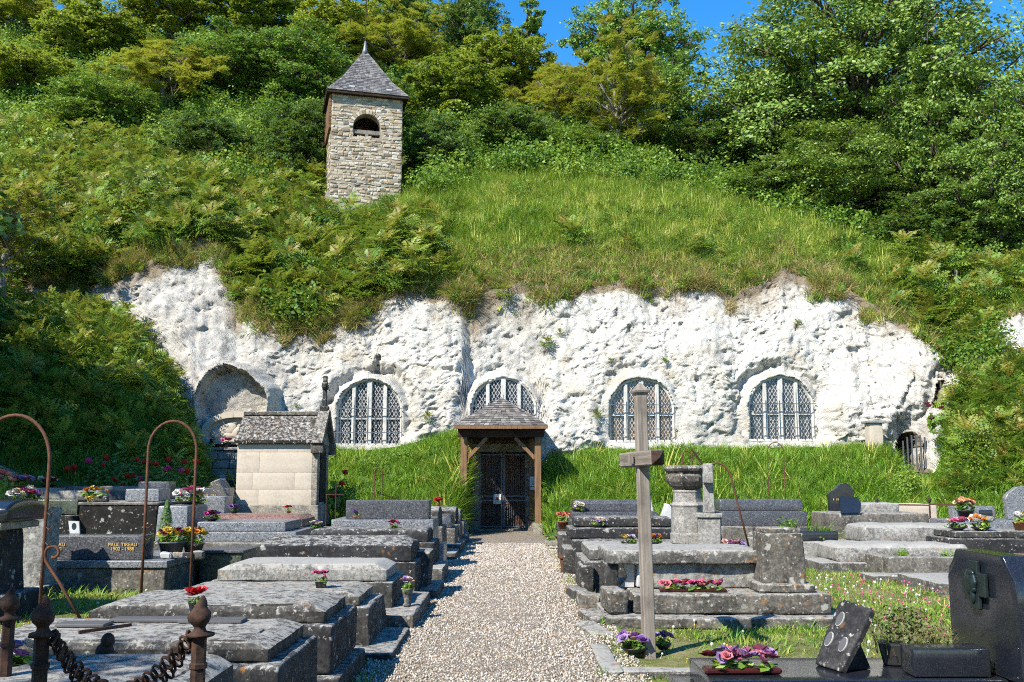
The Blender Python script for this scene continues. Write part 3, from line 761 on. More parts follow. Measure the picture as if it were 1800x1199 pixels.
M_BARK = m_plain('bark', (0.11, 0.085, 0.065), 0.9, 0, 0.4, 9, 0.7)
M_BARK_PALE = m_plain('pale_bark', (0.26, 0.23, 0.20), 0.9, 0, 0.3, 9, 0.5)
# ------------------------------------------------------------------ trees
def tree_proto(kind, seed, H, R, zb, lobes, nleaf, leaf, mat, bark, compound=False):
    """trunk and crown meshes of one tree, base at the origin: zb crown base, R crown radius"""
    random.seed(seed); r0 = np.random.default_rng(seed)
    cz, rh = (zb + H) / 2, (H - zb) / 2
    C = []
    tries = 0
    while len(C) < lobes and tries < 4000:
        tries += 1
        v = r0.normal(size=3); v /= np.linalg.norm(v); s = r0.uniform(0.35, 0.86)
        taper = 1 - 0.35 * max(0, v[2])
        p = np.array([v[0] * R * s * taper, v[1] * R * s * taper, cz + v[2] * rh * s])
        if all(np.linalg.norm(p - q) > 0.27 * R for q in C): C.append(p)
    mb = MB()
    top = 0.72 * H; tr = 0.028 * H
    tp = [Vector((0.02 * H * math.sin(3 * s + seed), 0.02 * H * math.cos(2.3 * s + seed), -0.6 + (top + 0.6) * s)) for s in np.linspace(0, 1, 8)]
    mb.tube(tp, [tr * (1 - 0.75 * s) * (1.35 if s == 0 else 1) for s in np.linspace(0, 1, 8)], 8)
    cv, cn = [], []
    for c in C:
        c = Vector(c); s = min(0.95, max(0.25, (c.z - 0.35 * R) / top)); k = min(6, int(s * 7)); a = tp[k].lerp(tp[k + 1], s * 7 - k)
        m = a.lerp(c, 0.5) + Vector((random.uniform(-.1, .1) * R, random.uniform(-.1, .1) * R, random.uniform(-0.05, 0.12) * R))
        b = tr * 0.36
        mb.tube([a, a.lerp(m, 0.6), m, m.lerp(c, 0.6), c], [b, b * .8, b * .65, b * .45, b * .15], 5)
        for _ in range(4):
            e = c + Vector(r0.normal(size=3)) * 0.09 * R
            mb.tube([m.lerp(c, random.uniform(0.3, 0.9)), e.lerp(c, .4) + Vector((0, 0, .05 * R)), e], [b * .35, b * .22, b * .08], 4)
    trunk = mb.mesh(kind + '_trunk', bark, True)
    per = max(8, nleaf // len(C))
    if not compound:
        for c in C:
            lr = R * r0.uniform(0.20, 0.36)
            sub = r0.normal(size=(15, 3)); sub[:, 2] += .25; sub /= np.linalg.norm(sub, axis=1, keepdims=True); sub *= lr * r0.uniform(0.5, 1.15, (15, 1)); sub[:, 2] *= 0.7
            k = r0.integers(0, 15, per); off = r0.normal(size=(per, 3)) * lr * np.array([.15, .15, .085])
            P = np.asarray(c) + sub[k] + off
            cv.append(P); cn.append(.8 * sub[k] / lr + np.array([-.15, -.2, 0.8]) + 0.6 * r0.normal(size=(per, 3)))
        V, Fc = leaf_quads(np.vstack(cv), np.vstack(cn), leaf)
        crown = np_mesh(kind + '_crown', V, Fc, mat)
    else:
        V, Fc, T = [], [], []
        nf = nleaf // 16 // len(C)
        for c in C:
            lr = R * r0.uniform(0.22, 0.36)
            for h in range(5):       # rosettes of compound leaves at the branch ends
                o = Vector(c) + Vector(r0.normal(size=3)) * lr * 0.8
                for k in range(max(2, nf // 5)):
                    a = random.random() * 6.283; el = random.uniform(-0.2, 1.15)
                    dr = (math.cos(a) * math.cos(el), math.sin(a) * math.cos(el), math.sin(el))
                    frond(V, Fc, T, o, dr, leaf * random.uniform(0.7, 1.2), 8, leaf * 0.30, leaf * 0.11, 0.85 * random.random() if el > 0.45 else 0.12 * random.random(), 0.5)
        crown = np_mesh(kind + '_crown', V, Fc, mat, False, {'tip': T})
    return trunk, crown, H
PROTO = {
    'oak': tree_proto('oak', 3, 13.0, 6.3, 0.2, 105, 110000, 0.165, M_OAK, M_BARK),
    'oak2': tree_proto('oak', 13, 10.0, 4.6, 0.2, 58, 42000, 0.18, M_OAK, M_BARK),
    'ash': tree_proto('ash', 5, 9.0, 3.4, 0.4, 48, 38000, 0.15, M_ASH, M_BARK),
    'deep': tree_proto('maple', 7, 8.0, 3.6, 0.2, 46, 32000, 0.17, M_DEEP, M_BARK),
    'slim': tree_proto('slender', 9, 11.0, 1.9, 2.2, 30, 13000, 0.17, M_ASH, M_BARK),
    'lime': tree_proto('lime', 15, 7.5, 3.2, 0.3, 46, 34000, 0.19, M_AIL2, M_BARK_PALE),
    'ail': tree_proto('ailanthus', 21, 6.5, 2.9, 0.4, 34, 38000, 0.62, M_AIL, M_BARK_PALE, True),
    'ail2': tree_proto('ailanthus', 22, 5.2, 2.5, 0.3, 30, 30000, 0.58, M_AIL, M_BARK_PALE, True),
}
random.seed(5)
RAD0 = {'oak': 6.3, 'oak2': 4.6, 'ash': 3.4, 'deep': 3.6, 'slim': 1.9, 'lime': 3.2, 'ail': 2.9, 'ail2': 2.5}
def plant_tree(kind, name, px, t, H, label, wide=1.0, loc=None, rot=None):
    trunk, crown, h0 = PROTO[kind]
    p = Vector(loc) if loc is not None else hillpt(px, t)
    if loc is None:          # H = photograph row of the tree top, wide = crown width in photograph pixels
        H = Z(H, p.y) - p.z; wide = (wide / 2 * p.y / FPX) / (RAD0[kind] * 0.86 * H / h0)
    s = H / h0
    o = thing(name, label, 'tree', p, random.random() * 6.28 if rot is None else rot, 'trees on the hillside')
    o.scale = (s * wide, s * wide, s)
    link('trunk', trunk, o); link('crown', crown, o)
    return o
plant_tree('oak', 'oak_tree', 1515, 1.55, -60, 'huge spreading oak filling the upper right against the blue sky', 540, rot=0.6)
plant_tree('oak2', 'oak_tree', 1375, 1.35, 100, 'oak forming the left shoulder of the huge oak, by the gap of sky', 230, rot=1.2)
plant_tree('oak2', 'oak_tree', 1640, 1.30, 85, 'oak forming the right shoulder of the huge oak', 280, rot=4.0)
plant_tree('oak2', 'oak_tree', 1820, 1.35, 130, 'oak at the right edge with the sky just above its crown', 300, rot=2.0)
plant_tree('oak2', 'oak_tree', 1735, 1.15, 230, 'lower oak between the right shoulder of the huge oak and the right edge', 240, rot=5.0)
plant_tree('deep', 'maple_tree', 1640, 1.06, 320, 'dark low tree at the wood edge under the right flank of the huge oak', 240)
plant_tree('oak2', 'oak_tree', 1460, 1.12, 215, 'round oak at the wood edge below the middle of the huge oak', 260, rot=3.1)
plant_tree('deep', 'maple_tree', 1360, 1.06, 275, 'dark low tree at the wood edge under the left flank of the huge oak', 190)
plant_tree('ash', 'ash_tree', 1115, 1.66, -50, 'tall leafy ash left of the V-shaped gap of blue sky', 230, rot=1.0)
plant_tree('ash', 'ash_tree', 1175, 1.45, 85, 'broad ash right beside the V-shaped gap of blue sky', 120, rot=2.2)
plant_tree('deep', 'maple_tree', 1245, 1.25, 170, 'dark bushy tree at the foot of the V-shaped gap of sky', 170)
plant_tree('slim', 'slender_tree', 930, 1.78, -25, 'slim pointed tree standing alone against the sky near the top centre', 75)
plant_tree('deep', 'maple_tree', 815, 1.92, -40, 'bright-edged dark maple at the top of the ridge right of the bell tower', 150)
plant_tree('deep', 'maple_tree', 710, 1.96, -50, 'dark maple cut by the top edge right above the bell tower', 150)
plant_tree('ail', 'ailanthus_tree', 1085, 1.18, 55, 'tall ailanthus with pale pinkish seed plumes right of centre', 190, rot=0.4)
plant_tree('ail2', 'ailanthus_tree', 985, 1.42, 105, 'ailanthus with reddish tips below the slim pointed tree', 170)
plant_tree('lime', 'lime_tree', 885, 1.52, 55, 'yellow-green tree on the ridge below the bright-edged maple', 190)
plant_tree('deep', 'maple_tree', 905, 1.12, 175, 'rounded dark bush-like tree in the middle of the slope right of the tower', 170)
plant_tree('lime', 'lime_tree', 790, 1.32, 95, 'yellow-green tree right behind the tower roof', 180)
plant_tree('deep', 'maple_tree', 770, 1.05, 185, 'dark shrubby tree tight against the right side of the bell tower', 120)
plant_tree('ail', 'ailanthus_tree', 700, 1.66, 30, 'ailanthus rising behind the tower spire to the right', 190)
plant_tree('lime', 'lime_tree', 605, 1.72, 0, 'yellow-green tree directly behind the tower spire', 190)
plant_tree('ash', 'ash_tree', 520, 1.42, 30, 'grey-green feathery ash left of the tower roof', 190)
plant_tree('deep', 'maple_tree', 515, 1.08, 165, 'dark tree in the shade left of the tower belfry', 160)
plant_tree('lime', 'lime_tree', 455, 1.88, -30, 'yellow-green tree at the top edge left of the tower', 190)
plant_tree('ash', 'ash_tree', 390, 1.42, 40, 'bright green ash in the middle of the left wood', 190)
plant_tree('ail2', 'ailanthus_tree', 285, 1.36, 70, 'ailanthus with a bare pale stem showing in the left wood', 190)
plant_tree('lime', 'lime_tree', 300, 1.86, -40, 'thin-leaved yellow-green tree near the top left', 190)
plant_tree('lime', 'lime_tree', 160, 1.62, 5, 'yellowish tree high in the left wood', 190)
plant_tree('ail', 'ailanthus_tree', 45, 1.86, -40, 'ailanthus in the extreme top left corner', 200)
plant_tree('ash', 'ash_tree', 170, 1.20, 120, 'green ash in the lower left wood', 190)
plant_tree('lime', 'lime_tree', 40, 1.34, 85, 'yellow-green tree at the left edge below the corner', 190)
plant_tree('deep', 'maple_tree', 370, 1.10, 190, 'dark tree above the left chalk face', 160)
plant_tree('deep', 'maple_tree', 640, 1.26, 120, 'dark tree hidden right behind the tower walls', 190)
plant_tree('ash', 'ash_tree', 1010, 1.12, 225, 'small light green tree on the slope below the tall ailanthus', 140)
plant_tree('ail2', 'ailanthus_tree', 0, 0, 3.6, 'sunlit ailanthus sapling at the left edge above the dark bank', 0.85, loc=tuple(at(8, 500, 28.2)))
# trees beyond the frame whose shade falls into it
for lc, h, lab in (((-15.6, 16.4, 0.8), 12.0, 'oak beyond the left edge shading the left bank'), ((-19.0, 22.5, 2.0), 11.8, 'second oak beyond the left edge shading the left bank'),
                   ((-7.6, -3.2, 0), 9.5, 'oak behind the viewer shading the nearest left graves'), ((-1.6, -4.6, 0), 9.0, 'oak behind the viewer shading the nearest right graves')):
    plant_tree('oak2', 'oak_tree', 0, 0, h, lab, 1.0, loc=lc)['group'] = 'trees around the cemetery'

# ------------------------------------------------------------------ undergrowth of the hill (uncountable)
random.seed(8)
SH = [shoot_mesh('shoot', M_SUMAC, 8, st, fl, 9, ll, lw, 0.95, wv) for st, fl, ll, lw, wv in ((0.55, 0.6, 0.14, 0.055, 2), (0.9, 0.7, 0.16, 0.06, 3), (0.7, 0.65, 0.15, 0.06, 2), (0.4, 0.5, 0.12, 0.05, 2))]
BU = [bush_mesh('bush', M_BUSH, 0.75, 0.9, 620, 0.12), bush_mesh('bush', M_BUSH, 0.9, 1.2, 760, 0.11, 11), bush_mesh('bush', M_BUSH, 0.6, 0.7, 420, 0.09)]
px_of = lambda j: -220 + HST * j
HI, HJ = np.meshgrid(np.arange(len(rows)), np.arange(len(hpx)), indexing='ij')
hp, ht = px_of(HJ), HI / 25.0
nz2 = fbm(HL * 0.22, 3, 101); nz3 = fbm(HL * 0.45, 3, 102)
vis = (hp > -130) & (hp < 1930)
# sumac: left of and around the tower, a drift down to the cliff edge, scattered patches on the right slope
sw = np.where((ht < 1.15) & vis, 1.0, 0.0)
left = smooth(860, 640, hp + 130 * ht)
sw *= np.clip(left * 1.0 + 0.30 * smooth(0.25, 0.5, nz3) * smooth(0.75, 0.1, ht) * (hp > 860) + 0.35 * smooth(1560, 1640, hp), 0, 1)
sw *= np.where((np.abs(hp - 640) < 100) & (ht > 0.55) & (ht < 1.15), 0.10, 1.0)
sw *= np.where((hp > 640) & (hp < 860) & (ht > 0.75), 0.2, 1.0)
P, Nn, a, b = sample_grid(HL, 3000, sw)
keep = np.ones(len(P), bool); n = len(P)
scatter('sumac_thicket', 'thicket of young sumac shoots spilling over the cliff edge', P - [0, 0, 0.05], yaw_rots(n, 0.42), rng.uniform(0.6, 1.35, n), rng.integers(0, 4, n), SH)
bw = np.where((ht > 0.86) & vis, 1.0, 0.0) * smooth(2.02, 1.6, ht) * np.where((np.abs(hp - 640) < 105) & (ht < 1.22), 0.12, 1.0)
bw = bw + 0.5 * np.where(vis & (ht > 0.0) & (ht < 0.9) & (hp > 1560), 1, 0) * smooth(0.1, 0.5, nz3) + 0.25 * np.where(vis & (ht < 0.9) & (hp < 560), 1, 0)
P, Nn, a, b = sample_grid(HL, 2600, bw); n = len(P)
scatter('undergrowth', 'dense green undergrowth below the hillside trees', P - [0, 0, 0.08], yaw_rots(n, 0.15), rng.uniform(0.65, 1.5, n), rng.integers(0, 3, n), BU)
GH = [grass_mesh('blades', M_GRASS_HILL, 16, h, 0.022, 0.16, ln) for h, ln in ((0.42, 0.7), (0.55, 0.9), (0.32, 0.6))]
GHG = [grass_mesh('blades', M_GRASS_BANK, 16, h, 0.024, 0.15, ln) for h, ln in ((0.40, 0.8), (0.52, 0.9))]
gw = np.where((ht < 1.12) & vis, 1.0, 0.0) * (0.25 + 0.75 * smooth(500, 760, hp))
P, Nn, a, b = sample_grid(HL, 15000, gw); n = len(P)
t_ = a / 25.0; nzp = fbm(P * 0.6, 2, 111)
green = (rng.random(n) < 0.25 + 0.35 * smooth(-0.1, 0.4, nzp) + 0.25 * smooth(0.5, 1.0, t_))
scatter('meadow_grass', 'long yellow-green grass on the slope above the cliff', P, yaw_rots(n, 0.2), rng.uniform(0.55, 1.25, n) * (0.5 + 0.5 * smooth(0.0, 0.25, t_)), np.where(green, rng.integers(3, 5, n), rng.integers(0, 3, n)), GH + GHG)
mw_ = np.where((ht < 1.0) & (ht > .12) & vis & (hp > 650), 1.0, 0.0) * smooth(-.15, .35, fbm(HL * .5, 3, 151))
P, _, a, b = sample_grid(HL, 1100, mw_); n = len(P)
scatter('meadow_weeds', 'leafy weeds among the long grass above the cliff', P - [0, 0, .05], yaw_rots(n, .25), np.where(rng.random(n) < .55, rng.uniform(.2, .5, n), rng.uniform(.25, .45, n)), rng.integers(0, 5, n), BU + SH[2:])
# dry roots and tufts hanging along the cliff edge
GD = [grass_mesh('tuft', M_GRASS_DRY, 26, h, 0.018, 0.15, ln) for h, ln in ((0.30, 1.1), (0.42, 1.4), (0.22, 0.8))]
ew = np.where((ht < 0.30) & vis, 1.0, 0.0) * smooth(0.30, 0.02, ht)
P1, _, _, _ = sample_grid(HL, 3600, ew)
cw = np.repeat(smooth(0.80, 1.0, tt + 0.12 * fbm(np.stack([cpx * 0.01, cpx * 0, cpx * 0], -1), 3, 5)[None]), 1, 0) ** 2 * ((cpx > -100) & (cpx < 1900))[None] * smooth(0.0, 0.35, fbm(q * 1.3, 3, 121))
P2, _, _, _ = sample_grid(CL, 3600, cw)
P = np.vstack([P1, P2]); n = len(P)
rt = yaw_rots(n, 0.45); rt[:, 0] += 0.35
scatter('dry_grass', 'brown dry grass and roots fringing the top of the cliff', P, rt, rng.uniform(0.5, 1.3, n) * np.where((fi := np.where(rng.random(n) < .36, 3 + rng.integers(0, 3, n), rng.integers(0, 3, n))) == 5, .36, 1.0), fi, GD + [GHG[0], GH[2], BU[2]])

# ------------------------------------------------------------------ bank vegetation
BI, BJ = np.meshgrid(np.arange(NB), np.arange(len(bpx)), indexing='ij')
bp = -220 + 4.0 * BJ; bt = BI / (NB - 1)
GB = [grass_mesh('blades', M_GRASS_BANK, 16, h, 0.02, 0.12, ln) for h, ln in ((0.30, 0.7), (0.40, 0.9), (0.24, 0.6))]
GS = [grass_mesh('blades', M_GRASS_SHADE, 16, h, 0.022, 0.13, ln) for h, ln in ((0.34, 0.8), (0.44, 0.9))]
bvis = (bp > -90) & (bp < 1890)
nb = np.where(np.abs(bp - 885) < 66, 0.0, 1.0) * np.where((np.abs(bp - 1613) < 36) & (bt > .74), 0.0, 1.0)
w = np.where(bvis, 1.0, 0.0) * smooth(0.06, 0.16, bt) * nb
P, _, a, b = sample_grid(BK, 15000, w); n = len(P)
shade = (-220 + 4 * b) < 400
tall = 1 + 0.5 * smooth(0.2, 0.5, fbm(P * 0.7, 2, 131))
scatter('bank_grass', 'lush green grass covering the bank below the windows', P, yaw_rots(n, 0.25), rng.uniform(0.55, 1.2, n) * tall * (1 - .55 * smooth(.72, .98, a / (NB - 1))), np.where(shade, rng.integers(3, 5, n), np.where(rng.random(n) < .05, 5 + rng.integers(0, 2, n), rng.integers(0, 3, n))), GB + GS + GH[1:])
# leafy weeds and ferns on the two ends of the bank
FN = [shoot_mesh('fern', M_SUMAC, 7, st, fl, 9, ll, lw, tk, 1) for st, fl, ll, lw, tk in ((0.12, 0.55, 0.13, 0.05, 0.1), (0.2, 0.65, 0.14, 0.055, 0.3), (0.3, 0.5, 0.11, 0.045, 0.6))]
w = np.where(bvis, 1.0, 0.0) * (smooth(420, 250, bp) * 1.0 + 0.8 * smooth(1640, 1700, bp)) * smooth(0.12, 0.25, bt)
P, _, a, b = sample_grid(BK, 1300, w); n = len(P)
fk = np.where(rng.random(n) < .3, 3 + rng.integers(0, 4, n), rng.integers(0, 3, n))
scatter('bank_ferns', 'ferns and leafy weeds on both ends of the bank', P, yaw_rots(n, 0.35), rng.uniform(0.6, 1.3, n) * np.where(fk > 2, .75, 1), fk, FN + SH)
w = w + .22 * np.where(bvis, 1.0, 0.0) * nb * smooth(.15, .3, bt) * smooth(-.1, .4, fbm(BK * .5, 3, 133))
P, _, a, b = sample_grid(BK, 640, w); n = len(P)
scatter('bank_shrubs', 'low leafy growth on both ends of the bank', P - [0, 0, 0.1], yaw_rots(n, 0.2), rng.uniform(0.18, 0.6, n), rng.integers(0, 3, n), BU)

# ------------------------------------------------------------------ single plants rooted in the chalk
random.seed(31)
CPL = [(615, 560, .8, 'fern clump below the cliff edge above the first window'), (880, 545, .9, 'fern clump at the cliff edge right above the porch'), (800, 540, .9, 'fern clump hanging over the cliff edge left of the porch axis'),
       (952, 575, .35, 'tiny sprig on bare chalk above the porch, upper one'), (985, 590, .4, 'small sprig on bare chalk above the porch, lower one'), (960, 625, .65, 'leafy plant tucked in the chalk ledge right above the porch window'),
       (1168, 640, .6, 'spiky plant above the third window from the left'), (1078, 638, .4, 'small brownish plant left above the third window'), (750, 745, .6, 'weed tuft in the chalk between the first window and the porch'),
       (520, 715, .45, 'small weed above the grave chapel roof'), (1055, 740, .55, 'thin weed against the chalk left of the third window'), (1405, 575, .5, 'dry tuft on the chalk above the fourth window'), (1250, 500, .9, 'dark fern clump at the cliff edge above the chalk between the third and fourth windows'),
       (1310, 505, .85, 'dark fern clump at the cliff edge above the fourth window'), (1520, 580, .5, 'low tuft on the right shoulder of the chalk'), (250, 480, .9, 'grassy plant on the left chalk face'), (395, 490, 1.0, 'feathery grey-green bush at the top of the left chalk face'), (640, 500, 1.1, 'fern clump on the cliff edge below the tower')]
for k, (px, py, s, lab) in enumerate(CPL):
    p = cliffpt(px, py); o = thing('cliff_plant', lab, 'plant', p + Vector((0, -0.04, -0.05)), random.random() * 6, 'plants rooted in the chalk')
    o.scale = (s * .8,) * 3; o.rotation_euler[0] = 0.25
    link('leaves', SH[k % 4] if k % 3 else FN[k % 3], o)
# shrub mass on the right end of the cliff and pink valerian
for px, py, s, lab in ((1690, 600, 1.5, 'shrub hanging over the right end of the cliff'), (1705, 560, 1.5, 'upper shrub on the right end of the cliff'), (1725, 640, 1.3, 'shrub beside the right chalk patch'), (1715, 520, 1.3, 'bushy shrub on the slope near the wire fence')):
    p = cliffpt(px, py); o = thing('shrub', lab, 'shrub', p + Vector((0, -0.2, -0.3)), random.random() * 6, 'shrubs on the right end of the cliff'); o.scale = (s * .8,) * 3
    link('foliage', BU[1], o); link('fronds', SH[1], o)
# ------------------------------------------------------------------ shaped stone
def axis_pts(h, r, cell):
    n = max(3 if h < .4 else 1, int(round(2 * (h - r) / cell)))
    return np.concatenate([[-h, -h + 0.42 * r], np.linspace(-h + r, h - r, n + 1), [h - 0.42 * r, h]])
_slab_n = [0]
def stone_mesh(name, lx, ly, lz, mat, r=0.02, cell=0.11, wear=0.008, shape=None, chip=0.0):
    """a worn block with rounded arrises, centred in x and y, standing on z = 0"""
    hx, hy, hz = lx / 2, ly / 2, lz / 2
    r = min(r, 0.45 * min(hx, hy, hz)); _slab_n[0] += 1; sd = _slab_n[0] * 7.31
    ax, ay, az = axis_pts(hx, r, cell), axis_pts(hy, r, cell), axis_pts(hz, r, cell)
    idx = {}; V = []; Fc = []
    def vid(i, j, k):
        key = (i, j, k)
        if key not in idx: idx[key] = len(V); V.append((ax[i], ay[j], az[k]))
        return idx[key]
    nx, ny, nz = len(ax) - 1, len(ay) - 1, len(az) - 1
    for k, flip in ((0, True), (nz, False)):
        for i in range(nx):
            for j in range(ny):
                f = [vid(i, j, k), vid(i + 1, j, k), vid(i + 1, j + 1, k), vid(i, j + 1, k)]; Fc.append(f[::-1] if flip else f)
    for j, flip in ((0, False), (ny, True)):
        for i in range(nx):
            for k in range(nz):
                f = [vid(i, j, k), vid(i + 1, j, k), vid(i + 1, j, k + 1), vid(i, j, k + 1)]; Fc.append(f[::-1] if flip else f)
    for i, flip in ((0, True), (nx, False)):
        for j in range(ny):
            for k in range(nz):
                f = [vid(i, j, k), vid(i, j + 1, k), vid(i, j + 1, k + 1), vid(i, j, k + 1)]; Fc.append(f[::-1] if flip else f)
    V = np.array(V); H = np.array([hx, hy, hz])
    Q = np.clip(V, -(H - r), H - r); D = V - Q; ln = np.linalg.norm(D, axis=1, keepdims=True) + 1e-9
    N = D / ln; V = Q + N * r
    if shape: V = shape(V, hx, hy, hz)
    nn = fbm(V * 3.0 + sd, 4, 3)[:, None]
    V = V + N * (nn * wear * 1.6) + N * (fbm(V * 11 + sd, 3, 5)[:, None] * wear * 0.8)
    if chip > 0:
        ed = (np.abs(D) > 0.2 * r).sum(1) >= 2
        c = smooth(0.15, 0.5, fbm(V * 5 + sd, 3, 8)) * ed
        V = V - N * (c * chip)[:, None]
    V[:, 2] += hz
    me = np_mesh(name, V, Fc, mat, True); me.set_sharp_from_angle(angle=RAD(28)); return me
def coped(k=0.16, top=0.3, endk=None):
    """top bevelled towards the middle like a coffin lid"""
    def f(V, hx, hy, hz):
        top_ = min(top, .26); s = np.clip((V[:, 2] / hz - (1 - 2 * top_)) / (2 * top_), 0, 1)
        V[:, 1] *= 1 - k * s; V[:, 0] -= np.sign(V[:, 0]) * s * (endk if endk is not None else k) * hy * smooth(hx * 0.7, hx, np.abs(V[:, 0])); return V
    return f
def ridged(rise):
    def f(V, hx, hy, hz):
        s = np.clip(V[:, 2] / hz, 0, 1); V[:, 2] += s * rise * (1 - np.abs(V[:, 1]) / hy) * smooth(hx * 1.02, hx * 0.86, np.abs(V[:, 0]) * 0.98); return V
    return f
def domed(rise):
    def f(V, hx, hy, hz):
        s = np.clip(V[:, 2] / hz, 0, 1); V[:, 2] += s * rise * np.sqrt(np.clip(1 - (V[:, 1] / hy) ** 2, 0, 1)); return V
    return f
def battered(k):
    def f(V, hx, hy, hz):
        s = (V[:, 2] / hz + 1) / 2; V[:, 0] *= 1 - k * s; V[:, 1] *= 1 - k * s; return V
    return f
FOOT = []      # footprints: no grass grows under stones
def block(parent, name, x0, x1, y0, y1, z0, z1, mat, r=0.02, wear=0.008, shape=None, chip=0.012, rot=None, cell=0.11, foot=True):
    me = stone_mesh(name, x1 - x0, y1 - y0, z1 - z0, mat, r, cell, wear, shape, chip)
    o = link(name, me, parent); c = Vector(((x0 + x1) / 2, (y0 + y1) / 2, z0))
    o.location = c - parent.location if parent else c
    if rot is not None: o.rotation_euler = rot
    if foot and z0 < 0.6: FOOT.append((x0, x1, y0, y1))
    return o

# ------------------------------------------------------------------ bell tower
def rubble(mb, o, ux, n, w, z0, z1, skip=None, hmin=0.07, hmax=0.14):
    uz = Vector((0, 0, 1)); z = z0
    while z < z1 - 0.03:
        h = min(random.uniform(hmin, hmax), z1 - z); x = -w / 2; ph = random.random() * 6
        while x < w / 2 - 0.02:
            l = min(random.uniform(0.09, 0.30), w / 2 - x); cx, cz = x + l / 2, z + h / 2 + 0.03 * math.sin(3.1 * x + ph)
            if w / 2 - x - l < 0.08: l = w / 2 - x
            if not (skip and skip(cx, cz, l / 2)):
                pr = random.uniform(0.005, 0.034); g = random.uniform(.004, .02); V = []; tl = random.uniform(-.02, .02)
                for q_, ins in ((0.0, 0.0), (pr * .6, 0.0), (pr, 0.026)):
                    for sx, sz in ((-1, -1), (1, -1), (1, 1), (-1, 1)):
                        V.append(o + ux * (cx + sx * (l / 2 - g - ins) + random.uniform(-.02, .02)) + uz * (cz + sz * (h / 2 - g - ins) * random.uniform(.75, 1.1) + sx * tl) + n * q_)
                mb.add(V, [(0, 1, 5, 4), (1, 2, 6, 5), (2, 3, 7, 6), (3, 0, 4, 7), (4, 5, 9, 8), (5, 6, 10, 9), (6, 7, 11, 10), (7, 4, 8, 11), (8, 9, 10, 11)])
            x += l
        z += h
def tiles(mb, e0, e1, t0, t1, rows_, tw, th=0.012, lap=1.5):
    """overlapping slates on a roof plane from eave e0-e1 up to t0-t1"""
    e0, e1, t0, t1 = map(Vector, (e0, e1, t0, t1)); nrm = (e1 - e0).cross(t0 - e0 if (t0 - e0).length else t1 - e0).normalized()
    for r_ in range(rows_):
        a, b = r_ / rows_, min(1.0, (r_ + lap) / rows_)
        L0, R0 = e0.lerp(t0, a), e1.lerp(t1, a); L1, R1 = e0.lerp(t0, b), e1.lerp(t1, b)
        wd = (R0 - L0).length; m = max(1, int(round(wd / tw))); off = 0.5 * (r_ % 2)
        cuts = [0.0] + [(k + off + random.uniform(-.08, .08)) / m for k in range(0 if off else 1, m)] + [1.0]
        cuts = [c for c in cuts if 0 <= c <= 1]
        for c0, c1 in zip(cuts[:-1], cuts[1:]):
            if c1 - c0 < 0.15 / m: continue
            gp = 0.04 / m; c0, c1 = c0 + gp, c1 - gp
            A, B = L0.lerp(R0, c0), L0.lerp(R0, c1); uu = (R0 - L0).normalized() if wd > 1e-4 else (e1 - e0).normalized()
            up = (L1 + R1) / 2 - (L0 + R0) / 2
            k0 = 0.5 if wd < 1e-4 else 1
            C_, D_ = L1.lerp(R1, c1), L1.lerp(R1, c0)
            lift = random.uniform(0.9, 1.5) * th; dn = -up * random.uniform(0, 0.10)
            V = [A + dn + nrm * 0.2 * th, B + dn + nrm * 0.2 * th, C_, D_, A + dn + nrm * (th + lift), B + dn + nrm * (th + lift), C_ + nrm * th * 0.6, D_ + nrm * th * 0.6]
            mb.add(V, [(0, 3, 2, 1), (4, 5, 6, 7), (0, 1, 5, 4), (1, 2, 6, 5), (3, 0, 4, 7)])
random.seed(41)
tw_p = at(642, 372, 36.0)
tower = thing('bell_tower', 'square rubble stone bell tower with slate pyramid roof on the hillside', 'bell tower', (tw_p.x, 36.0, 11.0), RAD(15))
TWW, TWD, TH = 2.72, 2.6, 5.22
aw, az0, azt = 0.53, 3.50, 4.42; azs = azt - aw
arc = [(aw * math.cos(a), azs + aw * math.sin(a)) for a in np.linspace(0, math.pi, 13)]
mb = MB(); hw = TWW / 2
mb.prism([(-hw, -1.6), (hw, -1.6), (hw, az0), (-hw, az0)], 0, 0.4)
mb.prism([(-hw, az0), (-aw, az0), (-aw, azs), (-hw, azs)], 0, 0.4); mb.prism([(aw, az0), (hw, az0), (hw, azs), (aw, azs)], 0, 0.4)
mb.prism([(hw, azs)] + [(hw, TH), (-hw, TH), (-hw, azs)] + arc[::-1], 0, 0.4)
mb.box(-hw, -hw + 0.4, 0.4, TWD, -1.6, TH); mb.box(hw - 0.4, hw, 0.4, TWD, -1.6, TH); mb.box(-hw + 0.4, hw - 0.4, TWD - 0.4, TWD, -1.6, TH)
mb.box(-hw - 0.13, -hw, 0.1, TWD, -1.6, 1.25)
wall = mb.build('wall', M_MORTAR, tower)
mb = MB()
inarch = lambda cx, cz, l: (abs(cx) - l * 0.5 < aw and az0 - 0.02 < cz < azs) or (cz >= azs and math.hypot(max(0, abs(cx) - l * 0.6), cz - azs) < aw + 0.02)
rubble(mb, Vector((0, 0, 0)), Vector((1, 0, 0)), Vector((0, -1, 0)), TWW, -1.2, TH - 0.02, inarch)
rubble(mb, Vector((-hw, TWD / 2, 0)), Vector((0, -1, 0)), Vector((-1, 0, 0)), TWD, 1.3, TH - 0.5)
rubble(mb, Vector((-hw - 0.13, TWD / 2, 0)), Vector((0, -1, 0)), Vector((-1, 0, 0)), TWD - 0.2, -1.2, 1.25)
rubble(mb, Vector((hw, TWD / 2, 0)), Vector((0, 1, 0)), Vector((1, 0, 0)), TWD, -1.2, TH - 0.02)
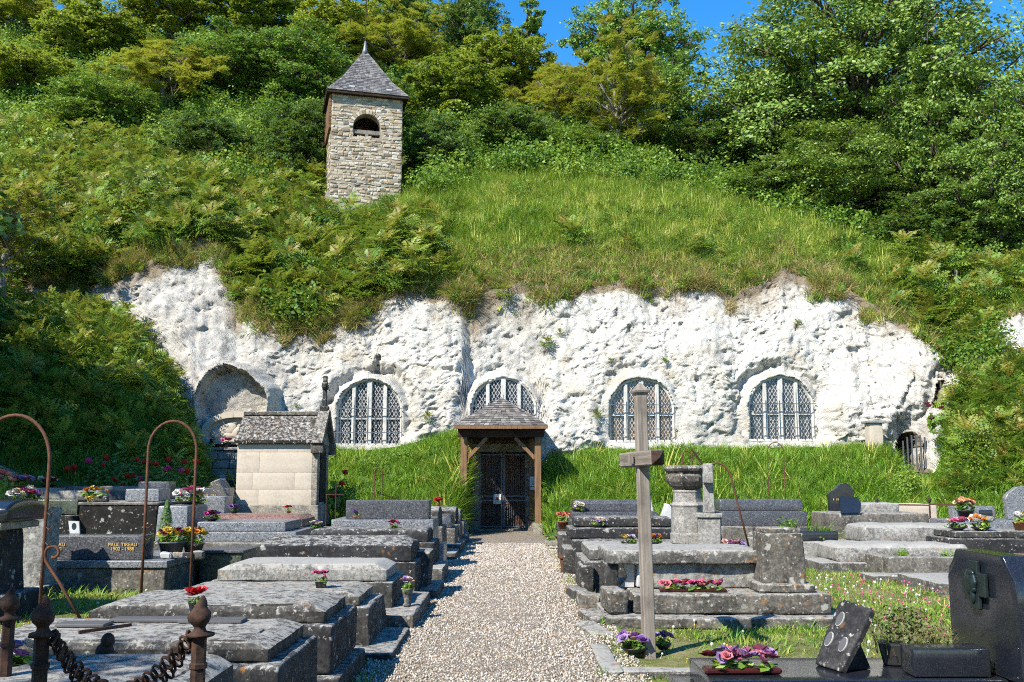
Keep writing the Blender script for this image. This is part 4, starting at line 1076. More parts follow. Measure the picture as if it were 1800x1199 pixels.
for k in range(15):     # voussoirs round the belfry arch
    a0, a1 = math.pi * k / 15, math.pi * (k + 1) / 15; V = []
    for yv, sh in ((0.0, 0), (-0.05, 0.012)):
        for rr, aa in ((aw + sh, a0 + .02), (aw + .17 - sh, a0 + .02), (aw + .17 - sh, a1 - .02), (aw + sh, a1 - .02)): V.append((rr * math.cos(aa), yv, azs + rr * math.sin(aa)))
    mb.add(V, [(4, 5, 6, 7), (0, 1, 5, 4), (1, 2, 6, 5), (2, 3, 7, 6), (3, 0, 4, 7)])
tag(mb.build('rubble_stones', M_RUBBLE, wall), kind='stuff')
MB().box(-aw, aw, 0.06, 0.2, 3.64, 3.80).build('belfry_beam', M_WOOD_GREY, tower, bevel=0.012)
MB().box(-0.06, 0.06, 0.05, 0.17, 3.50, 3.64).build('beam_block', M_LIME_GREY, tower)
ov = 0.22; ez = TH
mb = MB(); Rr = [(-hw - ov, -ov), (hw + ov, -ov), (hw + ov, TWD + ov), (-hw - ov, TWD + ov)]
mk = .71; mid = [(-hw * mk, TWD / 2 - (TWD / 2) * mk), (hw * mk, TWD / 2 - TWD / 2 * mk), (hw * mk, TWD / 2 + TWD / 2 * mk), (-hw * mk, TWD / 2 + TWD / 2 * mk)]
apex = (0, TWD / 2, 7.62); mz = ez + 0.78
V = [(x_, y_, ez) for x_, y_ in Rr] + [(x_, y_, mz) for x_, y_ in mid] + [apex] + [(x_, y_, ez - 0.1) for x_, y_ in Rr]
mb.add(V, [(0, 1, 5, 4), (1, 2, 6, 5), (2, 3, 7, 6), (3, 0, 4, 7), (4, 5, 8), (5, 6, 8), (6, 7, 8), (7, 4, 8), (9, 10, 1, 0), (10, 11, 2, 1), (11, 12, 3, 2), (12, 9, 0, 3), (12, 11, 10, 9)])
troof = mb.build('roof', M_WOOD_DARK, tower)
mb = MB()
for k in range(4):
    k2 = (k + 1) % 4
    e0, e1 = (*Rr[k], ez), (*Rr[k2], ez); m0, m1 = (*mid[k], mz), (*mid[k2], mz)
    tiles(mb, e0, e1, m0, m1, 9, 0.15, 0.014); tiles(mb, m0, m1, apex, apex, 17, 0.15, 0.014)
tag(mb.build('slates', M_SLATE, troof), kind='stuff')
MB().lathe([(0.16, 7.42), (0.10, 7.62), (0.055, 7.82), (0.035, 8.0), (0.0, 8.01)], 10, (0, TWD / 2, 0)).build('lead_cap', M_LEAD, troof, True)
mb = MB().tube([(0, TWD / 2, 7.95), (0, TWD / 2, 9.9)], 0.022, 6)
mb.bar((-0.25, TWD / 2, 9.55), (0.25, TWD / 2, 9.55), 0.035); mb.build('finial_cross', M_RUST_D, troof)
for x_ in (-0.62, 0.82):
    s_ = MB().box(x_ - 0.11, x_ + 0.11, -ov + 0.16, -ov + 0.28, ez + 0.16, ez + 0.30).build('roof_hook', M_MARBLE, troof)
mb = MB()
for k in range(9): mb.box(-hw - 0.10, -hw - 0.01, 0.0 + 0.02, TWD, ez - 0.1 - 0.15 * (k + 1), ez - 0.1 - 0.15 * k - 0.02, Matrix.Shear('XZ', 4, (0, 0)))
mb.build('side_boarding', M_WOOD_PORCH, tower)

# ------------------------------------------------------------------ leaded church windows
def clip_line(poly, p, d_):
    t0, t1 = -1e9, 1e9; n = len(poly)
    for i in range(n):
        a, b = poly[i], poly[(i + 1) % n]; ex, ez_ = b[0] - a[0], b[1] - a[1]
        nx_, nz_ = -ez_, ex; den = nx_ * d_[0] + nz_ * d_[1]; num = nx_ * (a[0] - p[0]) + nz_ * (a[1] - p[1])
        if abs(den) < 1e-9:
            if num > 0: return None
        elif den > 0: t0 = max(t0, num / den)
        else: t1 = min(t1, num / den)
    return (t0, t1) if t1 - t0 > 0.02 else None
def church_window(w, label, glass, bars=True):
    Rw, h = w['R'], w['h']; zs = h - Rw
    o = thing('arched_window', label, 'window', (w['x'], WY, w['z0']), 0, 'arched church windows in the cliff')
    mb = MB(); ro, ri = Rw + 0.03, Rw - 0.05; N_ = 24
    def loop(r_): return [(-r_, -0.06)] + [(r_ * math.cos(a), zs + r_ * math.sin(a)) for a in np.linspace(math.pi, 0, N_)] + [(r_, -0.06)]
    lo, li = loop(ro), loop(ri); m = len(lo)
    for y0_, y1_ in ((-0.02, 0.30),):
        V = [(x_, y0_, z_) for x_, z_ in lo] + [(x_, y0_ + 0.05, z_) for x_, z_ in li] + [(x_, y1_, z_) for x_, z_ in li] + [(x_, y1_, z_) for x_, z_ in lo]
        Fc = []
        for i in range(m - 1):
            for a, b in ((0, 1), (1, 2), (3, 0)): Fc.append((a * m + i, b * m + i, b * m + i + 1, a * m + i + 1))
        mb.add(V, Fc)
    mb.build('frame', M_WHITE_STONE, o, True)
    MB().box(-Rw - 0.05, Rw + 0.05, -0.16, 0.28, -0.08, -0.002).build('sill', M_WHITE_STONE, o, bevel=0.01)
    tz = 0.74
    MB().box(-ri, ri, 0.02, 0.16, tz - 0.035, tz + 0.035).build('transom', M_WHITE_STONE, o, bevel=0.008)
    xs = [-0.46, 0.0, 0.46]; mw = (0.055, 0.072, 0.055)
    for x_, q_ in zip(xs, mw):
        zt = zs + math.sqrt(ri * ri - x_ * x_)
        MB().box(x_ - q_, x_ + q_, -0.005, 0.17, 0, zt).build('mullion', M_WHITE_STONE, o, bevel=0.012)
    edges = [-ri, xs[0] - mw[0], xs[0] + mw[0], xs[1] - mw[1], xs[1] + mw[1], xs[2] - mw[2], xs[2] + mw[2], ri]
    for k in range(4):
        xa, xb = edges[2 * k], edges[2 * k + 1]
        up = [(x_, zs + math.sqrt(max(0, ri * ri - x_ * x_))) for x_ in np.linspace(xb, xa, 9)]
        for poly in ([(xa, 0.0), (xb, 0.0), (xb, tz - 0.035), (xa, tz - 0.035)], [(xa, tz + 0.035), (xb, tz + 0.035)] + [p for p in up if p[1] > tz + 0.05]):
            pn = MB().prism(poly, 0.10, 0.115).build('pane', glass, o)
            lat = MB(); sp = 0.105
            for dx, dz in ((0.5, 0.866), (-0.5, 0.866)):
                for c in np.arange(-2.4, 2.4, sp):
                    r_ = clip_line(poly, (c + 0.02, 0.6), (dx, dz))
                    if r_: lat.bar((c + 0.02 + dx * r_[0], 0.09, 0.6 + dz * r_[0]), (c + 0.02 + dx * r_[1], 0.09, 0.6 + dz * r_[1]), 0.020, 0.012)
            lat.build('lead_lattice', M_CAME, pn)
    if bars:
        for z_, e in ((0.32, 0.98), (1.02, 0.98)): MB().bar((-e, -0.19, z_), (e, -0.19, z_), 0.022).build('cross_bar', M_IRON, o)
        for x_ in np.arange(-0.80, 0.81, 0.20):
            zt = min(zs + math.sqrt(max(0.01, ri * ri - x_ * x_)) - 0.1, 1.35)
            MB().bar((x_, -0.19, 0.0), (x_, -0.19, zt), 0.018).build('bar', M_IRON, o)
    return o
M_WHITE_STONE = m_stone('window_stone', (0.86, 0.84, 0.78), (0.60, 0.58, 0.52), 0.15, 0.0, 0.0, 0.05, 0.25, 1.0)
church_window(WIN[0], 'arched leaded window left of the porch, above the grave chapel', M_GLASS)
church_window(WIN[1], 'arched leaded window right above the porch roof', M_GLASS)
church_window(WIN[2], 'arched leaded window with amber glass behind the wooden cross', M_GLASS_W)
church_window(WIN[3], 'arched leaded window nearest the right end of the cliff', M_GLASS)

# ------------------------------------------------------------------ porch, gate and door
porch = thing('porch', 'timber porch with shingled hipped roof over the church door', 'porch', (-0.29, 25.5, 0))
for px_, yb in ((815, 25.5), (946, 25.5), (826, 27.2), (935, 27.2)):
    x_ = X(px_, yb) + 0.29; y_ = yb - 25.5; wd = 0.085 if y_ < 0.5 else 0.07
    MB().box(x_ - wd, x_ + wd, y_ - wd, y_ + wd, 0.30, 2.55).build('post', M_WOOD_PORCH, porch, bevel=0.012)
    block(porch, 'post_base', x_ - 0.12 - 0.29, x_ + 0.12 - 0.29, yb - 0.12, yb + 0.12, -0.02, 0.302, M_LIME_OLD, 0.02)
xl, xr = X(815, 25.5) + 0.29, X(946, 25.5) + 0.29
MB().box(xl - 0.16, xr + 0.16, -0.095, 0.095, 2.53, 2.74).build('front_beam', M_WOOD_DARK, porch, bevel=0.012)
MB().box(xl - 0.12, xr + 0.12, 1.64, 1.78, 2.50, 2.68).build('rear_beam', M_WOOD_DARK, porch, bevel=0.012)
for x_, s in ((xl, 1), (xr, -1)):
    MB().box(x_ - 0.08, x_ + 0.08, 0.10, 1.62, 2.54, 2.70).build('side_beam', M_WOOD_DARK, porch, bevel=0.01)
    MB().bar((x_ + s * 0.08, 0.0, 1.98), (x_ + s * 0.60, 0.0, 2.52), 0.10, 0.09).build('brace', M_WOOD_PORCH, porch)
    MB().bar((x_, 0.10, 2.0), (x_, 0.60, 2.53), 0.08, 0.09).build('brace', M_WOOD_PORCH, porch)
for k in range(6):
    x_ = xl + (xr - xl) * (k + 0.5) / 6
    MB().box(x_ - 0.035, x_ + 0.035, -0.30, 0.6, 2.742, 2.80).build('rafter_end', M_WOOD_GREY, porch)
e_ = 2.81; ry = 0.95; rz = 3.63; x0_, x1_ = xl - 0.24, xr + 0.24; yb_, yk = -0.40, 2.6; xm = (x0_ + x1_) / 2
mb = MB()
V = [(x0_, yb_, e_), (x1_, yb_, e_), (x1_, yk, e_), (x0_, yk, e_), (xm, ry, rz), (xm, yk, rz)]
mb.add(V, [(0, 1, 4), (1, 2, 5, 4), (3, 0, 4, 5), (0, 3, 2, 1), (2, 3, 5)])
proof = mb.build('roof', M_WOOD_DARK, porch)
MB().box(x0_ - 0.015, x1_ + 0.015, yb_ - 0.03, yb_ + 0.02, e_ - 0.075, e_ + 0.012).build('fascia', M_WOOD_PORCH, proof)
mb = MB()
tiles(mb, (x0_, yb_, e_), (x1_, yb_, e_), (xm, ry, rz), (xm, ry, rz), 13, 0.13, 0.018)
tiles(mb, (x1_, yb_, e_), (x1_, yk, e_), (xm, ry, rz), (xm, yk, rz), 13, 0.13, 0.018)
tiles(mb, (x0_, yk, e_), (x0_, yb_, e_), (xm, yk, rz), (xm, ry, rz), 13, 0.13, 0.018)
tag(mb.build('shingles', M_SHINGLE, proof), kind='stuff')
MB().lathe([(0.20, -0.14), (0.10, -0.02), (0.0, 0.035)], 4, (xm, ry, rz), math.pi / 4).build('roof_cap', M_LEAD, proof)

surround = thing('door_surround', 'church doorway with stone jambs, timber lintel and dark plank door', 'doorway', (-0.26, 27.55, 0))
random.seed(43)
for xa, xb in ((DX0 - 0.24, DX0 + 0.005), (DX1 - 0.005, DX1 + 0.22)):
    z_ = 0.0
    while z_ < DZ1 - 0.1:
        h_ = min(random.uniform(0.28, 0.42), DZ1 - z_); block(surround, 'jamb_stone', xa - random.uniform(0, .05), xb + random.uniform(0, .012), 27.36, 27.78, z_ + 0.006, z_ + h_, M_LIME_OLD, 0.02, 0.012); z_ += h_
MB().box(DX0 - 0.42 + .26, DX1 + 0.36 + .26, -0.20, 0.26, DZ1 + 0.006, DZ1 + 0.24).build('lintel', M_LIME_OLD, surround, bevel=0.015)
MB().box(DX0 - 0.42 + .26, DX1 + 0.36 + .26, -0.12, 0.28, DZ1 + 0.245, DZ1 + 0.55).build('lintel_panel', M_WOOD_PORCH, surround, bevel=0.01)
block(surround, 'doorstep', DX0 - 0.1, DX1 + 0.1, 27.15, 27.72, -0.04, 0.06, M_LIME_OLD, 0.02)
dxm = (DX0 + DX1) / 2
door = link('wooden_door', None, surround, Vector((dxm, 27.98, 0.06)) - surround.location)
for xa, xb, nm in ((DX0, dxm - 0.01, 'left'), (dxm + 0.01, DX1, 'right')):
    n_ = 4
    for k in range(n_):
        a, b = xa + (xb - xa) * k / n_ - dxm, xa + (xb - xa) * (k + 1) / n_ - dxm
        MB().box(a + 0.004, b - 0.004, 0, 0.05, 0, DZ1 - 0.07).build('plank', M_WOOD_DOOR if nm == 'left' else M_WOOD_DOOR, door, bevel=0.006)
gate = thing('iron_gate', 'double iron bar gate across the church doorway', 'gate', (dxm, 27.66, 0.06))
for xa, xb in ((DX0 + 0.01 - dxm, -0.012), (0.012, DX1 - 0.01 - dxm)):
    for x_ in (xa + 0.02, xb - 0.02): MB().box(x_ - 0.02, x_ + 0.02, -0.02, 0.02, 0.02, DZ1 - 0.09).build('stile', M_IRON, gate)
    for z_ in (0.05, 0.78, 0.90, DZ1 - 0.13): MB().box(xa + 0.04, xb - 0.04, -0.018, 0.018, z_ - 0.016, z_ + 0.016).build('rail', M_IRON, gate)
    n_ = 10
    for k in range(n_):
        x_ = xa + 0.04 + (xb - xa - 0.08) * (k + 0.5) / n_
        MB().tube([(x_, 0, 0.04), (x_, 0, DZ1 - 0.12)], 0.010, 6).build('bar', M_IRON, gate)
sg = thing('warning_sign', 'white notice with red warning triangle hung on the church gate', 'sign', (X(874, 27.6), 27.62, Z(886, 27.6)))
sx_ = 0.105
MB().box(-sx_, sx_, -0.006, 0.006, 0, 0.27).build('panel', M_SIGN, sg)
MB().prism([(-0.062, 0.115), (0.062, 0.115), (0.0, 0.225)], -0.0105, -0.0065).build('triangle', M_RED, sg)
MB().prism([(-0.022, 0.13), (0.022, 0.13), (0.008, 0.17), (0.0, 0.19), (-0.008, 0.17)], -0.0145, -0.011).build('figure', M_INK, sg)
for k in range(2): MB().box(-0.065, 0.065 - 0.03 * k, -0.0105, -0.0065, 0.05 + 0.03 * k, 0.062 + 0.03 * k).build('text_line', M_INK, sg)
nt_ = thing('notice_board', 'pale blue notice on the right inner porch post', 'sign', (X(937, 27.0), 27.08, Z(861, 27.0)))
M_NOTICE = m_plain('notice_paper', (0.55, 0.62, 0.68), 0.5, 0, 0.05)
MB().box(-0.085, 0.085, -0.008, 0.008, 0.10, 0.36).build('panel', M_NOTICE, nt_); MB().box(-0.07, 0.07, -0.008, 0.008, 0.0, 0.08).build('lower_panel', M_NOTICE, nt_)
for k in range(7): MB().box(-0.06, 0.06 - 0.02 * (k % 3), -0.013, -0.0085, 0.14 + 0.027 * k, 0.147 + 0.027 * k).build('text_line', M_INK, nt_)

# ------------------------------------------------------------------ alcove: stone relief over a block wall
ry_ = 27.42
rel = thing('stone_relief', 'pale carved stone relief panel in an arched frame inside the left alcove', 'relief', (X(411, ry_), ry_, Z(781, ry_)))
hw_ = 1.0; hs_ = 0.36; ht_ = 0.93
def seg_arch(hwid, h0, h1, n=14): return [(hwid * math.cos(a), h0 + (h1 - h0) * math.sin(a)) for a in np.linspace(0, math.pi, n)]
outer = [(-hw_, 0)] + [(hw_, 0)] + seg_arch(hw_, hs_, ht_); inner = [(-hw_ + .17, .15)] + [(hw_ - .17, .15)] + seg_arch(hw_ - .17, hs_ + .02, ht_ - .17)
MB().prism(outer, 0.10, 0.5).build('back_slab', M_LIME, rel)
n_ = len(outer)
for i in range(n_):        # frame built of separate stones
    a, b, c, d_ = outer[i], outer[(i + 1) % n_], inner[(i + 1) % n_], inner[i]
    if i == 0 or i % 2 == 1 or i == n_ - 1:
        j2 = (i + 2) % n_ if (0 < i < n_ - 2) else (i + 1) % n_
        poly = [a, b] + ([outer[j2], inner[j2]] if j2 != (i + 1) % n_ else []) + [c, d_]
        cx_ = sum(p[0] for p in poly) / len(poly); cz_ = sum(p[1] for p in poly) / len(poly)
        poly = [(cx_ + (p[0] - cx_) * 0.985, cz_ + (p[1] - cz_) * 0.985) for p in poly]
        MB().prism(poly, -0.05, 0.14).build('frame_stone', M_LIME, rel)
def blob(mb, c, r, n=10, m=7):
    prof = [(math.sin(math.pi * k / m), -math.cos(math.pi * k / m)) for k in range(m + 1)]
    b = MB().lathe([(max(p, 1e-3), z_) for p, z_ in prof], n); mb.add([(c[0] + v[0] * r[0], c[1] + v[1] * r[1], c[2] + v[2] * r[2]) for v in b.v], b.f)
mb = MB()
for c, r in (((-0.62, .10, .30), (.17, .08, .14)), ((-0.42, .10, .40), (.13, .07, .20)), ((-0.22, .10, .46), (.20, .09, .20)), ((-0.05, .10, .34), (.17, .08, .16)), ((-.28, .10, .26), (.24, .07, .09)), ((.22, .11, .42), (.10, .06, .24)), ((.42, .11, .36), (.09, .05, .20)), ((.62, .11, .30), (.12, .06, .13)), ((-.10, .09, .62), (.09, .05, .06))): blob(mb, c, r)
mb.v = [(v[0], .02 + v[1] * .8, v[2]) for v in mb.v]; mb.build('carved_figures', M_LIME, rel, True)
wl = thing('stone_block_wall', 'grey wall of squared stone blocks below the carved relief', 'wall', (X(411, 27.2), 27.2, 0.9))
wx0, wx1, wz0, wz1 = X(343, 27.1), X(482, 27.1), 0.9, Z(792, 27.1)
MB().box(wx0 + .03 - wl.location.x, wx1 - .03 - wl.location.x, 0.06, 0.55, 0, wz1 - 0.9 - 0.02).build('core', M_MORTAR, wl)
random.seed(47); z_ = wz0
while z_ < wz1 - 0.08:
    h_ = random.uniform(0.20, 0.30); h_ = wz1 - z_ if wz1 - z_ - h_ < 0.12 else h_; x_ = wx0
    while x_ < wx1 - 0.05:
        l_ = random.uniform(0.30, 0.62); l_ = wx1 - x_ if wx1 - x_ - l_ < 0.2 else l_
        block(wl, 'stone_block', x_ + .006, x_ + l_ - .006, 27.12 - random.uniform(0, .03), 27.5, z_ + .005, z_ + h_ - .005, M_LIME_GREY, 0.018, 0.012, cell=0.14, foot=False); x_ += l_
    z_ += h_
block(wl, 'ledge', wx0 - .03, wx1 + .03, 27.03, 27.6, wz1 + .004, wz1 + 0.09, M_LIME_GREY, 0.02, foot=False)
pl = thing('plaque', 'small leaning marble plaque in front of the block wall', 'plaque', (X(390, 26.6), 26.6, Z(855, 26.6)))
block(pl, 'tablet', pl.location.x - .25, pl.location.x + .25, 26.58, 26.63, pl.location.z, pl.location.z + .30, M_MARBLE, .012, .003, rot=(RAD(-12), 0, RAD(5)), foot=False)
st = thing('stone_steps', 'mossy black stone steps between the block wall and the grave chapel', 'steps', (X(380, 25), 25, .4))
for k, (ya, yb, z1) in enumerate(((23.6, 24.4, .95), (24.4, 25.4, 1.22), (25.4, 26.9, 1.42))):
    block(st, 'step', X(318, 24.5) - .1 * k, X(445, 24.5), ya, yb - .01, .3, z1, M_BLACKWALL, .03, .02)

# ------------------------------------------------------------------ grave chapel
cx0, cx1, cy0, cy1 = X(413, 21), X(556, 21), 21.0, 22.25
chap = thing('grave_chapel', 'small cream limestone grave chapel with lichen-covered stone roof and cross', 'chapel', ((cx0 + cx1) / 2, 21.6, 0.5))
ox, oy, oz = chap.location
zp, zw, zr = Z(888, 21), Z(781, 21), Z(733, 21.62)
block(chap, 'plinth', cx0 - .05, cx1 + .05, cy0 - .06, cy1 + .06, 0.45, zp, M_LIME_OLD, .02)
MB().box(cx0 + .02 - ox, cx1 - .03 - ox, cy0 + .02 - oy, cy1 - .02 - oy, zp - oz, zw - oz).build('core_wall', M_LIME, chap)
rows_z = [zp + .003, zp + .33, zp + .69, zw - .17, zw]
for k in range(4):
    n_ = 2; offs = 0.5 if k % 2 else 0.28
    cuts = [cx0, cx0 + (cx1 - cx0) * offs, cx1 - .12] if k != 1 else [cx0, cx0 + (cx1 - cx0) * .2, cx0 + (cx1 - cx0) * .72, cx1 - .12]
    for a, b in zip(cuts[:-1], cuts[1:]): block(chap, 'wall_block', a + .0008, b - .0008, cy0, cy0 + .16, rows_z[k] + .0008, rows_z[k + 1] - .0008, M_LIME, .004, .001, chip=0, foot=False, cell=.3)
    block(chap, 'quoin', cx1 - .117, cx1, cy0 - .012, cy0 + .25, rows_z[k] + .002, rows_z[k + 1] - .002, M_LIME_OLD, .006, .001, chip=0, foot=False, cell=.3)
    block(chap, 'quoin', cx1 - .117, cx1, cy1 - .25, cy1 + .012, rows_z[k] + .002, rows_z[k + 1] - .002, M_LIME_OLD, .006, .001, chip=0, foot=False, cell=.3)
ym = 21.62
for s, ya in ((1, cy0 - .10), (-1, cy1 + .10)):      # stone roof slabs
    mb = MB(); y_e, z_e = ya - oy, zw + .015 - oz; y_r, z_r = ym - oy, zr - oz; th_ = .07
    mb.add([(cx0 - .05 - ox, y_e, z_e), (cx1 - .10 - ox, y_e, z_e), (cx1 - .10 - ox, y_r, z_r), (cx0 - .05 - ox, y_r, z_r), (cx0 - .05 - ox, y_e, z_e + th_), (cx1 - .10 - ox, y_e, z_e + th_), (cx1 - .10 - ox, y_r, z_r + th_), (cx0 - .05 - ox, y_r, z_r + th_)], [(0, 3, 2, 1), (4, 5, 6, 7), (0, 1, 5, 4), (1, 2, 6, 5), (2, 3, 7, 6), (3, 0, 4, 7)])
    mb.build('roof_slab', M_ROOFST if 'M_ROOFST' in globals() else m_stone('roof_stone_lichen', (0.13, 0.11, 0.095), (0.05, 0.042, 0.036), 0.5, 0.25, 0.5, 1.15), chap); M_ROOFST = MATS['roof_stone_lichen']
block(chap, 'ridge_stone', cx0 - .05, cx1 - .10, ym - .09, ym + .09, zr + .03, zr + .12, M_TOMB_LICHEN, .02, foot=False)
for xg, nm in ((cx1 - .10, 'r'), (cx0 - .06, 'l')):        # gable walls
    gpoly = [(cy0 + .02 - oy, zw - oz), (cy1 - .02 - oy, zw - oz), (ym - oy, zr + .02 - oz)]
    MB().prism(gpoly, xg + .01 - ox, xg + .11 - ox, 'x').build('gable', M_LIME_OLD, chap)
for s, ya in ((1, cy0 - .13), (-1, cy1 + .13)):
    a, b = Vector((cx1 + .0 - ox, ya - oy, zw - .02 - oz)), Vector((cx1 + .0 - ox, ym - oy, zr + .12 - oz))
    MB().bar(a, b, .24, .13).build('gable_coping', M_TOMB_LICHEN, chap)
    block(chap, 'kneeler', cx1 - .14, cx1 + .14, (ya if s > 0 else ya - .16), (ya + .16 if s > 0 else ya), zw - .20, zw + .05, M_TOMB_LICHEN, .02, foot=False)
arch2 = [(-.32, 0), (.32, 0), (.32, .85)] + [(.32 - .30 * (1 - math.cos(a)) * 1.07, .85 + .42 * math.sin(a)) for a in np.linspace(.3, 1.57, 6)] + [(-.32 + .30 * (1 - math.cos(a)) * 1.07, .85 + .42 * math.sin(a)) for a in np.linspace(1.57, .3, 6)] + [(-.32, .85)]
dr = MB().prism([(p[0] + ym - oy, p[1] + zp + .05 - oz) for p in arch2], cx1 - .03 - ox, cx1 + .006 - ox, 'x').build('door', M_DARK, chap)
crossp = Vector((cx1 - ox, ym - oy, zr + .12 - oz))
mb = MB(); mb.box(-.09, .09, -.09, .09, 0, .12); mb.box(-.045, .045, -.05, .05, .12, .80); mb.box(-.045, .045, -.19, .19, .52, .62)
mb.add(*(lambda b: (b.v, b.f))(MB().prism([(.10 * math.cos(a), .57 + .10 * math.sin(a)) for a in np.linspace(0, 6.283, 9)[:-1]], -.055, .055, 'x')))
mb.build('cross', M_TOMB, chap, bevel=.008, loc=crossp)

# ------------------------------------------------------------------ caves at the right end, pillar, fences
def grille(name, label, xc, y, z0, h, n, wd):
    o = thing(name, label, 'grille', (xc, y, z0))
    for k in range(n):
        x_ = -wd / 2 + wd * (k + .5) / n; zt = h - .42 * wd + math.sqrt(max(.001, (wd / 2) ** 2 - x_ * x_)) * .84
        MB().bar((x_, 0, -.1), (x_, 0, zt), .035).build('bar', M_IRON, o)
    MB().bar((-wd / 2, .0, .1), (wd / 2, .0, .1), .03).build('rail', M_IRON, o)
def front_of(px_, py_): return min(cliffpt(px_ + dx_, py_ + dy_).y for dx_ in (-34, 34) for dy_ in (-10, 0, 10))
cvy = front_of(1613, 785) + .12; swy = cliffpt(1643, 690).y + .1
cvp, swp = at(1613, 824, cvy), at(1662, 716, swy)
grille('cave_grille', 'barred cave opening at the right foot of the cliff', cvp.x, cvy, cvp.z, Z(764, cvy) - cvp.z, 7, 54 * cvy / FPX)
grille('cave_window_grille', 'barred small cave window high at the right end of the cliff', swp.x, swy, swp.z, Z(668, swy) - swp.z, 2, 25 * swy / FPX)
pil = thing('stone_pillar', 'short square stone pillar with cap against the chalk right of the last window', 'pillar', (X(1543, 26.9), 26.9, Z(800, 26.9)))
px0, pz0, pz1 = pil.location.x, pil.location.z, Z(741, 26.9)
block(pil, 'shaft', px0 - .18, px0 + .18, 26.7, 27.1, pz0 - .3, pz1 - .06, M_LIME, .015, foot=False); block(pil, 'cap', px0 - .25, px0 + .25, 26.63, 27.17, pz1 - .055, pz1 + .02, M_LIME_GREY, .02, foot=False)
wf = thing('wire_fence', 'wire fence with wooden and green posts at the wood edge on the far right', 'fence', hillpt(1685, .55))
fp = [(1685, .60, M_WOOD_GREY, .05), (1772, .62, m_plain('green_metal', (0.03, 0.16, 0.10), .5), .03), (1830, .7, MATS['green_metal'], .03), (1640, .75, M_WOOD_GREY, .045)]
tops = []
for px_, t__, m_, r_ in fp:
    p = hillpt(px_, t__) - wf.location; MB().tube([p + Vector((0, 0, -.2)), p + Vector((0, 0, .85))], r_, 6).build('post', m_, wf); tops.append(p)
tops.sort(key=lambda v: v.x)
for h_ in (.25, .5, .78):
    MB().tube([p + Vector((0, 0, h_)) for p in tops], .006, 4).build('wire', MATS['green_metal'], wf)
# ------------------------------------------------------------------ graves
def tomb(label, x, y, group='stone graves beside the path', name='tomb', cat='tomb'):
    return thing(name, label, cat, (x, y, float(gz(x, y)) * 0.9), 0, group)
LR = 'graves along the left of the path'; RR = 'graves along the right of the path'; LB_ = 'graves on the left terrace'; RB_ = 'graves on the right lawn'
# -- left row, nearest first
o = tomb('low shaded grave slab in the bottom left corner behind the iron chain posts', -2.4, 4.3, LR)
block(o, 'base', -3.7, -1.32, 3.95, 4.95, 0, .545, M_TOMB, .03, .012); block(o, 'slab', -3.65, -1.36, 4.0, 4.9, .55, .685, M_TOMB, .012, .006, coped(.05, .3, .2))
o = tomb('second grave from the bottom left, worn slab on a tall dark base', -2.2, 6.0, LR)
block(o, 'base', -3.25, -1.28, 5.5, 6.6, 0, .505, M_TOMB_DARK, .025, .01); block(o, 'plinth', -3.3, -1.22, 5.42, 6.68, -.02, .09, M_TOMB, .02)
block(o, 'slab', -3.15, -1.36, 5.6, 6.52, .51, .625, M_TOMB, .012, .006, coped(.07, .3, .3))
for k, (x_, y_, l_) in enumerate(((-2.55, 6.30, .55), (-2.1, 6.25, .4), (-2.8, 6.1, .3))): block(o, 'slate_flake', x_, x_ + l_, y_, y_ + .16, .627, .645, M_SLATE_BIT, .006, .004, foot=False)
o = tomb('third grave from the bottom left with a crumbling front edge', -2.2, 7.5, LR)
block(o, 'plinth', -3.15, -1.19, 6.93, 8.15, -.02, .16, M_TOMB_DARK, .02, .01); block(o, 'base', -3.1, -1.26, 7.0, 8.08, .165, .50, M_TOMB_DARK, .025, .01)
block(o, 'slab', -3.02, -1.33, 7.08, 7.98, .505, .635, M_TOMB, .014, .012, coped(.07, .3, .3), .045); block(o, 'kerb', -1.18, -.98, 6.6, 7.15, -.02, .05, M_TOMB_PALE, .02)
o = tomb('fourth grave from the bottom left with a flagstone at its foot', -2.2, 9.3, LR)
block(o, 'base', -3.2, -1.24, 8.74, 9.85, .06, .395, M_TOMB, .025, .012, battered(.02)); block(o, 'slab', -3.1, -1.36, 8.84, 9.72, .40, .52, M_TOMB_LICHEN, .012, .006, coped(.07, .3, .3))
block(o, 'flagstone', -1.52, -1.0, 8.35, 9.75, -.02, .075, M_TOMB, .02)
o = tomb('fifth grave on the left of the path with a pale lichened lid', -2.2, 11, LR)
block(o, 'base', -3.25, -1.26, 10.5, 11.6, .10, .425, M_TOMB, .025, .012); block(o, 'slab', -3.15, -1.34, 10.58, 11.5, .43, .605, M_TOMB_WHITE, .012, .006, coped(.08, .3, .3))
block(o, 'kerb', -3.2, -.98, 10.0, 11.95, -.02, .165, M_TOMB_LICHEN, .025, .012)
o = tomb('sixth grave on the left of the path, tall dark stone with white lichen spots', -2.2, 12.6, LR)
block(o, 'base', -3.2, -1.16, 12.0, 13.2, 0, .50, M_TOMB_DARK, .02); block(o, 'slab', -3.13, -1.22, 12.05, 13.05, .505, .70, M_TOMB_DARK, .02, .006, ridged(.10))
block(o, 'footstone', -1.34, -1.08, 12.7, 13.3, .10, .58, M_TOMB, .02, rot=(0, RAD(4), 0)); block(o, 'kerb', -1.5, -.93, 12.4, 13.6, -.02, .13, M_TOMB_LICHEN, .02)
o = tomb('seventh grave on the left of the path, two dark tiers with flowers on top', -2.2, 15, LR)
block(o, 'base', -3.1, -1.15, 14.5, 15.6, 0, .56, M_TOMB_DARK, .02); block(o, 'slab', -3.0, -1.24, 14.6, 15.5, .565, .75, M_TOMB_DARK, .02, .006, coped(.1))
block(o, 'kerb', -1.3, -.98, 14.0, 15.3, -.02, .24, M_TOMB_PALE, .02)
o = tomb('speckled grey granite grave beside the path below the grass bank', -2.2, 16.7, LR)
